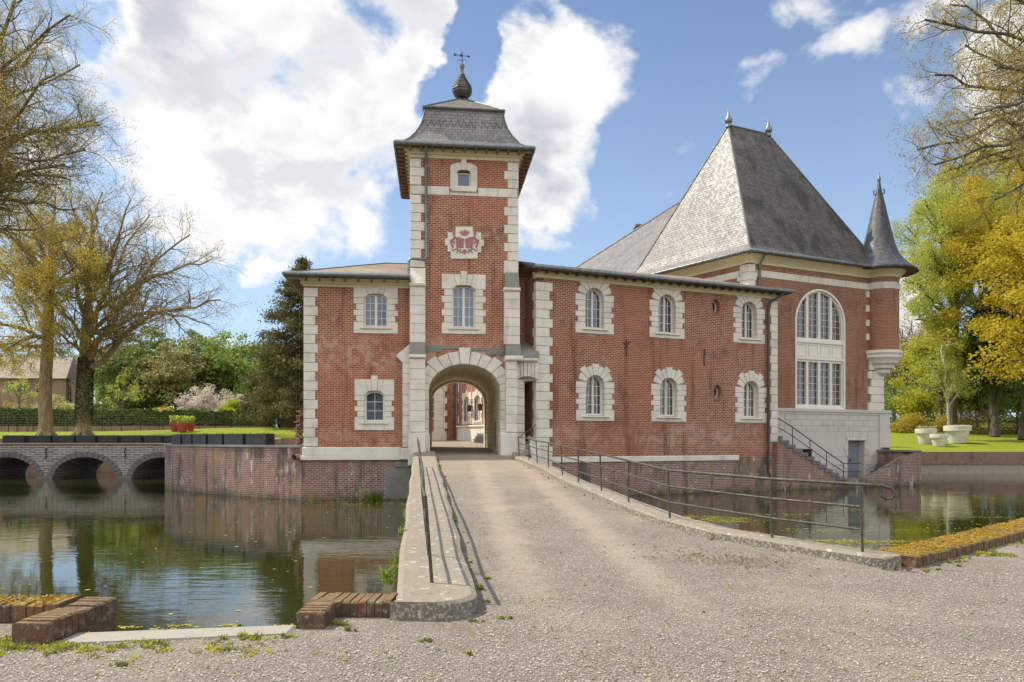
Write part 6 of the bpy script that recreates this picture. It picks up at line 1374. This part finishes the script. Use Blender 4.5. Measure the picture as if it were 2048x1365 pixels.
# near tree whose crown hangs into the top left; trunk stands outside the frame
YC = 40.; bC = at(-210, YC, z=1.4); fC = tg(-190, 420, YC)
limbsC = [(2, tg(200, 250, YC), .16, .10), (2, tg(90, 250, YC-3), .2, .06), (2, tg(140, 360, YC+1), .16, .10), (2, tg(100, 60, YC+2), .2, .02), (.97, tg(170, 300, YC-4), .14, .08), (2, tg(140, 30, YC-2), .26, .03), (2, tg(190, 240, YC+1), .26, .06), (.95, tg(130, 330, YC-3), .24, .06), (2, tg(60, -60, YC), .3, 0), (.9, tg(150, 420, YC+3), .2, .10), (2, tg(40, 120, YC+3), .22, .04), (.8, tg(70, 460, YC-2), .2, .08), (2, tg(110, 150, YC-4), .2, .04), (2, tg(-40, 20, YC), .24, 0), (.9, tg(20, 270, YC-5), .2, .05), (2, tg(160, 130, YC+3), .16, .05), (.85, tg(40, 380, YC), .18, .06)]
PC_ = dict(PB_, dens=[2.8, 3.3, 4.2, 0], len=[3.0, 1.5, .7, 0], rmin=.007, wig=.18)
bigtree('beech_tree', 'nearest left tree, its fine leafy boughs hanging into the upper left corner', bC, fC, limbsC, .6, PC_, 'leaf_olive', .08, 85000, 15, 'bark', twigm='twig_dark')
# bough of a near tree at the upper right
YD = 34.; bD = at(2320, YD, z=0.2); fD = tg(2330, 240, YD)
limbsD = [(2, tg(1900, 250, YD+1), .12, .05), (2, tg(1870, 330, YD-2), .12, .05), (2, tg(1990, 130, YD-2), .14, .03), (2, tg(1900, 10, YD+3), .12, .03), (.95, tg(1960, 330, YD+2), .12, .05), (2, tg(2040, 260, YD), .14, .03), (2, tg(1850, 40, YD-2), .14, .04), (2, tg(1870, 150, YD+2), .13, .03), (2, tg(1835, 300, YD), .14, .06), (2, tg(1960, -40, YD), .14, .02), (.95, tg(1900, 340, YD+3), .13, .05), (2, tg(1950, 230, YD-3), .12, .04), (2, tg(2050, 60, YD+2), .13, .02), (.9, tg(1990, 400, YD-1), .12, .04), (2, tg(1930, 90, YD+4), .11, .03)]
PD_ = dict(PB_, dens=[2.8, 3.4, 4.2, 0], len=[2.5, 1.3, .6, 0], rmin=.006, wig=.18)
bigtree('maple_tree', 'near maple boughs with small bronze leaves hanging into the upper right corner', bD, fD, limbsD, .42, PD_, 'leaf_bronze', .085, 80000, 23, 'bark_dark', twigm='twig_dark')
# willow-like pale green tree and golden maple on the right
YW = 66.; bW = at(1905, YW, lz_right); fW = tg(1912, 600, YW)
limbsW = [(2, tg(1900, 345, YW), .3, 0), (2, tg(1850, 400, YW-2), .28, .04), (.9, tg(1812, 450, YW+2), .26, .06), (.8, tg(1805, 560, YW), .24, .10), (2, tg(1950, 330, YW), .28, 0), (.7, tg(1830, 640, YW-3), .2, .10), (.95, tg(1860, 500, YW-4), .2, .05), (2, tg(1985, 380, YW+2), .24, 0), (.75, tg(1850, 590, YW-5), .16, .06), (2, tg(1880, 420, YW-4), .2, .02), (.9, tg(1990, 500, YW), .2, .04), (.55, tg(1840, 700, YW), .14, .1)]
PW_ = dict(PB_, dens=[1.5, 1.8, 2.2, 0], len=[2.6, 1.5, .9, 0], up=[.02, -.03, -.10, 0], lspread=.28)
bigtree('willow_tree', 'tall pale green willow with wispy leaning limbs beside the hall turret', bW, fW, limbsW, .40, PW_, 'leaf_light', .17, 60000, 31, 'bark_dark')
def maple(seed, px, Y, h, R, n, leafm, label, low=.03, cs=1.15, clumps=170, ls=.20):
    b_ = at(px, Y, lz_right); return densetree('maple_tree', label, b_, h, R, leafm, n, ls, seed, None, .4, low, 'bark_dark', clumps, cs)
maple(41, 2045, 60, 24.5, 6.6, 52000, 'leaf_gold', 'big golden-leaved maple filling the right edge beyond the lawn')
maple(43, 2130, 52, 17, 5.5, 26000, 'leaf_gold', 'golden maple half outside the frame at the far right', ls=.24)
densetree('ash_tree', 'dark ivy-clad tree standing inside the golden maple foliage', at(1990, 63, lz_right), 13, 2.4, 'leaf_ivy', 15000, .24, 45, None, .45, .02, 'bark_dark', 90, 1.3)
densetree('ash_tree', 'olive-green leafy tree behind the golden maple, right of the willow', at(1985, 74, lz_right), 31, 7.0, 'leaf_goldgreen', 42000, .22, 47, None, .4, .2, 'bark_dark', 110, 1.8)
densetree('willow_tree', 'soft yellow-green tree low between the willow and the lawn', at(1880, 70, lz_right), 11, 4.2, 'leaf_goldgreen', 14000, .22, 49, None, .2, .12, 'bark', 80, 1.1)
PS_ = dict(PB_, dens=[2.2, 3, 3, 0], len=[1.6, .9, .5, 0])
bigtree('birch_sapling', 'slender pale-stemmed sapling with sparse yellow leaves behind the white pots', at(1898, 60.5, lz_right), tg(1895, 800, 60.5), [(2, tg(1885, 690, 60), .08, 0), (2, tg(1915, 720, 61), .07, 0), (.9, tg(1868, 740, 60), .06, .05), (2, tg(1900, 660, 61), .08, 0), (.8, tg(1935, 760, 60), .05, .03)], .12, PS_, 'leaf_light', .15, 5000, 51, 'stone_white')
for i, (px, py, Y, sd) in enumerate(((1786, 690, 92, 64), (1803, 660, 88, 61), (1822, 640, 94, 62), (1842, 665, 90, 63))):
    b_ = at(px, Y, lz_right); f_ = tg(px+3, 760, Y)
    lm = [(2, tg(px-22, py+20, Y), .14, 0), (2, tg(px+20, py+15, Y), .14, 0), (2, tg(px+2, py, Y), .16, 0), (.8, tg(px-30, py+70, Y), .1, .04), (.8, tg(px+30, py+65, Y), .1, .04), (2, tg(px+12, py+40, Y-3), .12, 0), (2, tg(px-10, py+35, Y+3), .12, 0)]
    bigtree('bare_tree', '%s bare dark tree from the left in the gap right of the hall' % ORD[i], b_, f_, lm, .28, dict(PB_, dens=[1.6, 1.8, 2.0, 0], rmin=.025), 'leaf_brown', .12, 600, sd, 'bark_dark', group='bare trees beyond the right lawn')
for i, (px, Y, h, R, mt) in enumerate(((1780, 105, 9, 6, 'leaf_mid'), (1830, 100, 7, 5, 'leaf_green'), (1870, 108, 10, 6, 'leaf_mid'), (1940, 100, 12, 7, 'leaf_green'), (2050, 100, 14, 8, 'leaf_mid'), (2180, 95, 16, 8, 'leaf_goldgreen'), (1800, 78, 4.2, 2.6, 'leaf_green'), (1835, 76, 4.0, 2.4, 'leaf_goldgreen'), (1930, 72, 5.2, 2.6, 'leaf_goldgreen'), (1955, 75, 7, 3, 'leaf_ivy'), (1985, 69, 6.5, 2.6, 'leaf_ivy'), (2035, 66, 5.5, 2.6, 'leaf_green'))):
    low_ = i >= 6
    densetree('shrub' if low_ else 'woodland_tree', ('%s green shrub from the left at the back of the right lawn' % ORD[i-6]) if low_ else '%s woodland tree from the left behind the right lawn' % ORD[i], at(px, Y, lz_right), h, R, mt, 5000 if low_ else 6000, .2 if low_ else .42, 70+i, 'shrubs behind the right lawn' if low_ else 'woodland behind the right lawn', .12, .02, 'bark_dark', 50, 1.0 if low_ else 1.8, 'shrub' if low_ else 'tree')
# dry brush hedge on the right
rs = np.random.RandomState(91); n = 16000
x0 = (1925-CX)/FPX*66; C = np.stack([x0+rs.random(n)*22, 66+rs.normal(size=n)*.6, rs.random(n)], 1); hh = 1.6+.5*np.sin(C[:, 0]*.9)+.3*np.sin(C[:, 0]*2.3); C[:, 2] = lz_right(0, 66)+C[:, 2]**.8*hh*1.1
V, F = leafquads(C, .30, rs, asp=.12); qmesh('brush_hedge', V, F, 'leaf_brown', None, label='tangled brown dry brush hedge behind the right lawn', cat='hedge')
n = 9000; x0 = (1782-CX)/FPX*68; C = np.stack([x0+rs.random(n)*7.5, 68+rs.normal(size=n)*.5, rs.random(n)], 1); C[:, 2] = lz_right(0, 68)+C[:, 2]*1.7*(.8+.3*np.sin(C[:, 0]*1.7))
V, F = leafquads(C, .24, rs, asp=.3); qmesh('bramble_hedge', V, F, 'leaf_olive', None, label='low olive bramble hedge at the lawn edge just right of the hall', cat='hedge')
# clipped hedge (left)
rs = np.random.RandomState(92); n = 42000; x0, x1 = (-140-CX)/FPX*72, (534-CX)/FPX*72
C = np.stack([x0+rs.random(n)*(x1-x0), 72+rs.random(n)*1.6, rs.random(n)], 1); fr = rs.random(n) < .6; C[fr, 1] = 72+rs.random(fr.sum())**2*.25; tp = rs.random(n) < .25; C[tp, 2] = 1-rs.random(tp.sum())**2*.1
top_ = 4.42-.012*(C[:, 0]+25)+.07*np.sin(C[:, 0]*1.3)+.05*np.sin(C[:, 0]*4.1)+.05*np.sin(C[:, 0]*9.3); C[:, 2] = 2.75+C[:, 2]*(top_-2.75); V, F = leafquads(C, .17, rs, asp=.7)
hd = thing('clipped_hedge', 'long clipped dark green hedge across the far side of the left lawn', 'hedge', (-35, 72, 2.6)); qmesh('foliage', V, F, 'leaf_hedge', hd)
MB().box(x0, x1, 72.25, 73.3, 2.4, 4.2).build('stems', 'leaf_ivy', hd)
# blossom and lime shrubs behind the hedge
for px, py, R, h, mt, Y, lb, nm, sd in ((398, 800, 2.0, 5.0, 'leaf_blossom', 78, 'white-blossoming round shrub behind the clipped hedge', 'blossom_shrub', 1), (462, 800, 1.9, 4.9, 'leaf_blossom', 84, 'smaller white-blossoming shrub behind the lime-green bush', 'blossom_shrub', 2), (467, 812, 1.6, 3.6, 'leaf_lime', 77, 'bright lime-green rounded bush peeping over the hedge', 'bush', 3), (330, 818, 1.4, 2.9, 'leaf_gold', 78, 'low orange-leaved bush just showing above the hedge', 'bush', 4), (122, 810, 2.6, 4.2, 'leaf_pale', 80, 'pale flowering bush between the two big trees', 'bush', 5), (525, 822, 1.5, 2.9, 'leaf_green', 78, 'green bush at the right end of the clipped hedge', 'bush', 6)):
    densetree(nm, lb, at(px, Y, z=2.3), h, R, mt, 7500, .15, 100+sd, None, .07, .05, 'bark_dark', 60, .6, 'shrub')
# woodland left
wd = [(258, 93, 11.5, 4.5, 'leaf_mid'), (240, 100, 12.5, 5, 'leaf_green'), (275, 94, 13.5, 5.5, 'leaf_mid'), (318, 98, 14, 5.5, 'leaf_green'), (352, 92, 12.5, 5, 'leaf_bud'), (384, 98, 14, 5.5, 'leaf_mid'), (420, 96, 12.8, 5, 'leaf_green'), (452, 102, 13.6, 5.5, 'leaf_green'), (486, 95, 12.4, 5, 'leaf_green'), (520, 100, 13, 5, 'leaf_mid'), (560, 100, 12, 5, 'leaf_green'), (140, 118, 14.5, 7, 'leaf_mid'), (60, 122, 15.5, 7, 'leaf_green'), (-20, 118, 15, 7, 'leaf_mid'), (-110, 112, 15, 7, 'leaf_green'), (600, 104, 11, 5, 'leaf_mid')]
for i, (px, Y, h, R, mt) in enumerate(sorted(wd)):
    densetree('woodland_tree', '%s tree from the left in the green wood behind the left lawn' % ORD[i], at(px, Y, z=2.4), h, R, mt, 9000, .36, 200+i, 'woodland behind the left lawn', .2, .02, 'bark_dark', 90, 1.25)
rs = np.random.RandomState(95); n = 16000; C = np.stack([-75+rs.random(n)*72, 106+rs.normal(size=n)*1.5, 2+rs.random(n)*6.5], 1); V, F = leafquads(C, .5, rs); qmesh('undergrowth', V, F, 'leaf_mid', None, kind='stuff')
n = 12000; C = np.stack([48+rs.random(n)*70, 100+rs.normal(size=n)*1.5, 3+rs.random(n)*6.0], 1); V, F = leafquads(C, .5, rs); qmesh('undergrowth', V, F, 'leaf_green', None, kind='stuff')
# big conifer by the lodge
rs = np.random.RandomState(12); YS = 68.; bs = at(606, YS, z=2.1); hS = 1.6+(880-520)/FPX*YS-2.1
cf = thing('giant_conifer', 'tall dark shaggy conifer with reddish trunk standing left of the lodge', 'tree', tuple(bs)); tb = Tubes(); limb(tb, bs, bs+[0, 0, hS*.97], .62, .06, rs, 0, 12, .004, 10); Cs = []; szs = []
for k in range(300):
    f = rs.random()**.85; z_ = bs[2]+hS*(.08+.92*f); R = (1-f)**.78*6.5*(.55+.55*rs.random())+.25; a = rs.random()*2*math.pi; tip = np.array([bs[0]+R*math.cos(a), bs[1]+R*math.sin(a), z_-.06*R+ (.35*R if f < .15 else 0)*0])
    st = np.array([bs[0], bs[1], z_+.15*R]); cp = limb(tb, st, tip, .06, .015, rs, -.08, 6, .04, 4); m_ = int(45+42*R)
    t = .30+.70*rs.random(m_)**.6; base_ = st+(tip-st)*t[:, None]; base_[:, 2] -= .08*R*np.sin(math.pi*t)
    cl_ = rs.normal(size=(m_, 3))*np.array([.34, .34, .24])*(.5+.6*min(R, 3)/3); Cs.append(base_+cl_)
tb.build('trunk', 'bark_red', cf); C = np.concatenate(Cs); V, F = leafquads(C, .26, rs, droop=.4, asp=.4); qmesh('crown', V, F, 'leaf_conifer', cf)
densetree('woodland_tree', 'dark low spreading tree tucked under the giant conifer', at(560, 74, z=2.2), 5.5, 4.2, 'leaf_conifer', 9000, .25, 301, None, .15, .02, 'bark_dark', 60, 1.0)
# saplings with guards on the lawn
for i, (px, Y, hpx) in enumerate(((245, 76, 755), (38, 75, 760))):
    b_ = at(px, Y, z=2.6); bigtree('young_tree', 'thin young tree with layered green twigs %s' % ('above the hedge, right of the big pair' if i == 0 else 'above the hedge near the left edge'), b_, tg(px, 800, Y), [(2, tg(px, hpx, Y), .06, 0), (.9, tg(px-20, 800, Y), .04, .05), (.9, tg(px+20, 795, Y), .04, .05), (2, tg(px-12, 775, Y), .04, .02), (2, tg(px+14, 772, Y), .04, .02)], .09, dict(PS_, len=[1.2, .7, .4, 0]), 'leaf_light', .14, 1500, 400+i, 'bark')
# ================================================================== SMALL GROUND COVER
rs = np.random.RandomState(5)
def tufts(lst, name, label, mt):
    Vs = []; Fs = []; n0 = 0
    for (x_, y_, z_, R, n, h) in lst:
        a = rs.random(n)*6.283; r_ = R*np.sqrt(rs.random(n)); b_ = np.stack([x_+r_*np.cos(a), y_+r_*np.sin(a), np.full(n, z_)], 1); d = rs.normal(size=(n, 3))*.5; d[:, 2] = 1; d /= np.linalg.norm(d, axis=1)[:, None]; L = (h*(.4+.8*rs.random(n)))[:, None]
        sdv = np.stack([-np.sin(a*3), np.cos(a*3), 0*a], 1)*(.002+.006*rs.random(n))[:, None]*(1+h*6); mid = b_+d*L*.55; tip = b_+d*L+np.stack([d[:, 0], d[:, 1], -.3*np.ones(n)], 1)*L*.35
        V = np.stack([b_-sdv*.5, b_+sdv*.5, mid+sdv, mid-sdv], 1).reshape(-1, 3); V2 = np.stack([mid-sdv, mid+sdv, tip+sdv*.1, tip-sdv*.1], 1).reshape(-1, 3); V = np.concatenate([V, V2]); Vs.append(V); Fs.append(np.arange(len(V)).reshape(-1, 4)+n0); n0 += len(V)
    return qmesh(name, np.concatenate(Vs), np.concatenate(Fs), mt, None, kind='stuff')
def gp_(px, py, z=0.): Y = (CZ-z)*FPX/(py-HY); return ((px-CX)/FPX*Y, Y)
L = []
for px, py, R, n, h in ((500, 1278, .10, 160, .06), (245, 1331, .06, 100, .04), (845, 1283, .06, 70, .035), (310, 1292, .10, 120, .05), (20, 1290, .18, 240, .05), (110, 1296, .16, 180, .045), (200, 1300, .14, 140, .04), (430, 1300, .08, 90, .04), (575, 1275, .06, 60, .04), (680, 1250, .08, 90, .06), (700, 1262, .05, 40, .05),
   (965, 1180, .03, 40, .07), (975, 1160, .03, 40, .06), (1010, 1238, .06, 70, .04), (960, 1245, .06, 50, .04), (720, 1228, .05, 60, .04), (1690, 1125, .10, 160, .07), (1745, 1142, .12, 160, .06), (1715, 1128, .10, 120, .07), (1660, 1118, .07, 80, .05), (1800, 1130, .12, 160, .06), (1620, 1155, .05, 60, .03), (1580, 1160, .05, 50, .03), (1985, 1078, .14, 220, .09), (2030, 1070, .16, 220, .10), (1995, 1112, .16, 200, .06), (1960, 1108, .1, 100, .05), (1900, 1100, .10, 120, .06), (1930, 1085, .1, 120, .07), (1480, 1155, .06, 50, .025), (1500, 1140, .08, 60, .02), (1310, 1120, .04, 40, .02), (940, 1310, .02, 25, .05), (1412, 1225, .03, 30, .03), (990, 1128, .04, 40, .03), (1000, 1130, .04, 40, .03)):
    x_, y_ = gp_(px, py); L.append((x_, y_, 0.0, R, n, h))
for k in range(46): y_ = 7+rs.random()*20; L.append((lerpx(y_, PIa, PIb)+.04+rs.random()*.05, y_, RZ(y_)+.005, .05, 14, .045))
for k in range(40): y_ = 9.5+rs.random()*17; L.append((kix(y_)-.04-rs.random()*.05, y_, RZ(y_)+.005, .05, 14, .04))
for k in range(60): L.append((4+rs.random()*9, 0, 0, 0, 0, 0)) if False else None
for k in range(70): t_ = rs.random(); L.append((5.0+t_*5, 8.9+t_*4.0-.35*rs.random(), 0, .07, 20, .05))
for k in range(40): L.append((-5.6+rs.random()*2.2, 5.2+rs.random()*.7, 0, .09, 26, .04))
L = [l for l in L if l and l[4]]; L2 = []
for (x_, y_, z_, R_, n_, h_) in L:      # break each patch into an uneven scatter of small plants
    for k in range(max(1, n_//11)): L2.append((x_+rs.normal()*R_*.6, y_+rs.normal()*R_*.35, z_, R_*.3, 20, h_*rs.uniform(.4, 1.15)))
for k in range(170): x_ = rs.uniform(-6, 8); y_ = rs.uniform(4.8, 5.75) if x_ < -.5 else rs.uniform(4.8, 8.8); L2.append((x_, y_, 0, .02, 6, .022))
for k in range(150): L2.append((rs.uniform(-6, -1.8), 5.62+rs.normal()*.12-.1, 0, .05, 14, .035))
for k in range(60): x_ = 2.75+rs.normal()*.5; L2.append((x_, 9.1-.28*(x_-2.75)+rs.normal()*.25, 0, .05, 12, .02))
hf = int(len(L2)*.6); rs.shuffle(L2); tufts(L2[:hf], 'weeds', None, 'leaf_weed'); tufts(L2[hf:], 'weeds', None, 'leaf_goldgreen')
# reeds on the water side of the left parapet and along the moat walls
L = [(-1.6+rs.normal()*.05, 9.6+rs.normal()*.5, -.5+rs.random()*.5, .10, 40, .18) for k in range(5)]
for k in range(60): y_ = 9+rs.random()*17; L.append((lerpx(y_, POa, POb)-.04, y_, -.6+rs.random()*.9, .05, 10, .12))
for k in range(50): u_ = rs.uniform(W0+.5, s1u+3); p = WF.p(u_, -.75, .05); L.append((p.x, p.y, -.78, .12, 14, .14))
for k in range(20): p = T.p(rs.uniform(L0, T.u(815)), 0, .1); L.append((p.x, p.y, -.78, .10, 12, .12))
p = T.p(T.u(747), 0, .15); L += [(p.x, p.y, -.78, .25, 120, .42)]
tufts(L, 'reeds', None, 'leaf_green')
# loose stones standing out of the gravel
n = 52000; Yv = 4.3+rs.random(n)**1.4*9; Xv = (rs.random(n)*1.55-.78)*Yv
ok = ~((Yv > 5.9) & (Xv < -.25)) & ~((Yv-9.15 > (Xv-4.86)*.81-.5) & (Xv > 4.4)) & ~((Yv > 8.6) & (Xv > 2.4+(11.5-Yv)*.8)); Xv, Yv = Xv[ok], Yv[ok]; n = len(Xv)
s = .004+.007*rs.random(n)**2.2; c = np.stack([Xv, Yv, np.where(Yv > 8, .049*(Yv-8), 0)+s*.35+.004], 1)
oc = np.array([[1, 0, 0], [0, 1, 0], [-1, 0, 0], [0, -1, 0], [0, 0, .75], [0, 0, -.5]]); V = c[:, None, :]+(oc[None]*(.7+.6*rs.random((n, 6, 1))))*s[:, None, None]
th = rs.random(n)*6.28; co, si = np.cos(th), np.sin(th); D = V-c[:, None, :]; V = c[:, None, :]+np.stack([D[..., 0]*co[:, None]-D[..., 1]*si[:, None], D[..., 0]*si[:, None]+D[..., 1]*co[:, None], D[..., 2]], -1)
Fb = np.array([[0, 1, 4], [1, 2, 4], [2, 3, 4], [3, 0, 4]]); F = (np.arange(n)[:, None, None]*6+Fb[None]).reshape(-1, 3); qmesh('gravel_stones', V.reshape(-1, 3), F, 'pebble', None, kind='stuff')
# wood on the photographer's side of the moat, mirrored in the window panes
rs = np.random.RandomState(97); Cw = []
for k in range(16): c0 = np.array([-62+k*8.5+rs.normal()*1.5, -46+rs.normal()*4, 0]); P_, K_ = crown_pts(rs, c0+[0, 0, 7.5+rs.random()*2], (5, 4, 6.5), 1500, 60, 1.5); Cw.append(P_)
V, F = leafquads(np.concatenate(Cw), .8, rs); qmesh('woodland', V, F, 'leaf_mid', None, kind='stuff')
# dead leaves
n = 3400; C = np.stack([rs.uniform(-3, 6, n), rs.uniform(4.5, 26, n), np.zeros(n)], 1); C[:, 0] *= C[:, 1]/9*.6
ok = np.array([(lerpx(max(y_, 6.8), PIa, PIb)+.05 < x_ < (kix(y_)-.05 if y_ > 9 else 4.4)) and not (y_ < 6.8 and x_ < 0) for x_, y_, z_ in C]); C = C[ok]
clus = rs.random(len(C)) < .6; C[clus, 0] = 2.75+rs.normal(size=clus.sum())*.5; C[clus, 1] = 9.15-.28*(C[clus, 0]-2.75)+rs.normal(size=clus.sum())*.32; C = C[(C[:, 1] < 10.2-.45*(C[:, 0]-2.6)) | (C[:, 0] < 1.2)]
C[:, 2] = [RZ(y_)+.02 for y_ in C[:, 1]]; V, F = leafquads(C, .032, rs, .93); qmesh('fallen_leaves', V, F, 'leaf_brown', None, kind='stuff')
# moss cushions on the edgings
n = 16000; t_ = rs.random(n); a_, b_ = np.array([4.95, 9.22]), np.array([12.5, 15.5]); dd = (b_-a_)/np.linalg.norm(b_-a_); nn_ = np.array([-dd[1], dd[0]]); Pm = a_+(b_-a_)*t_[:, None]+nn_*((rs.random(n)-.5)*.52)[:, None]; kk = np.sin(Pm[:, 0]*7)+np.sin(Pm[:, 1]*11+Pm[:, 0]*4)+rs.normal(size=n)*.8; Pm = Pm[kk > -.4]
Qm = np.stack([-4.0-rs.random(9000)*5, 6.28+rs.random(9000)*.30], 1); kk = np.sin(Qm[:, 0]*6)+rs.normal(size=9000)*.8; Qm = Qm[kk > -.2]
C = np.concatenate([np.c_[Pm, np.full(len(Pm), .146)], np.c_[Qm, np.full(len(Qm), .176)]]); V, F = leafquads(C, .030, rs, .5); qmesh('moss', V, F, 'moss', None, kind='stuff')
# floating algae
pts = []
for cx_, cy_, rx_, ry_, n in ((5.8, 21.5, .7, .3, 1400), (4.6, 17, 1.4, .25, 900), (5.6, 15.5, .8, .2, 500), (7.5, 16.5, 1.8, .3, 900), (10.5, 19, 2.5, .35, 350), (11.5, 24, 2.5, .4, 200), (15, 22, 2, .4, 200), (-2.6, 9.1, .35, .08, 160), (-4.4, 8.8, .5, .12, 200), (-6, 27.6, 1.8, .2, 260), (8, 22, 3, .5, 400), (-5, 26.5, 1.5, .2, 160)):
    for k in range(14): a, b_ = cx_+rs.normal()*rx_, cy_+rs.normal()*ry_*2; m_ = n//14; pts.append(np.stack([a+rs.normal(size=m_)*rx_*.22, b_+rs.normal(size=m_)*ry_*.35, np.full(m_, WATER+.006)], 1))
n = 500; pts.append(np.stack([rs.uniform(-9, 14, n), rs.uniform(9, 27, n), np.full(n, WATER+.006)], 1))
C = np.concatenate(pts); V, F = leafquads(C, .06*(.5+1.0*rs.random(len(C))), rs, 1.0, asp=.9); V[:, 2] = WATER+.006; qmesh('algae', V, F, 'scum', None, kind='stuff')
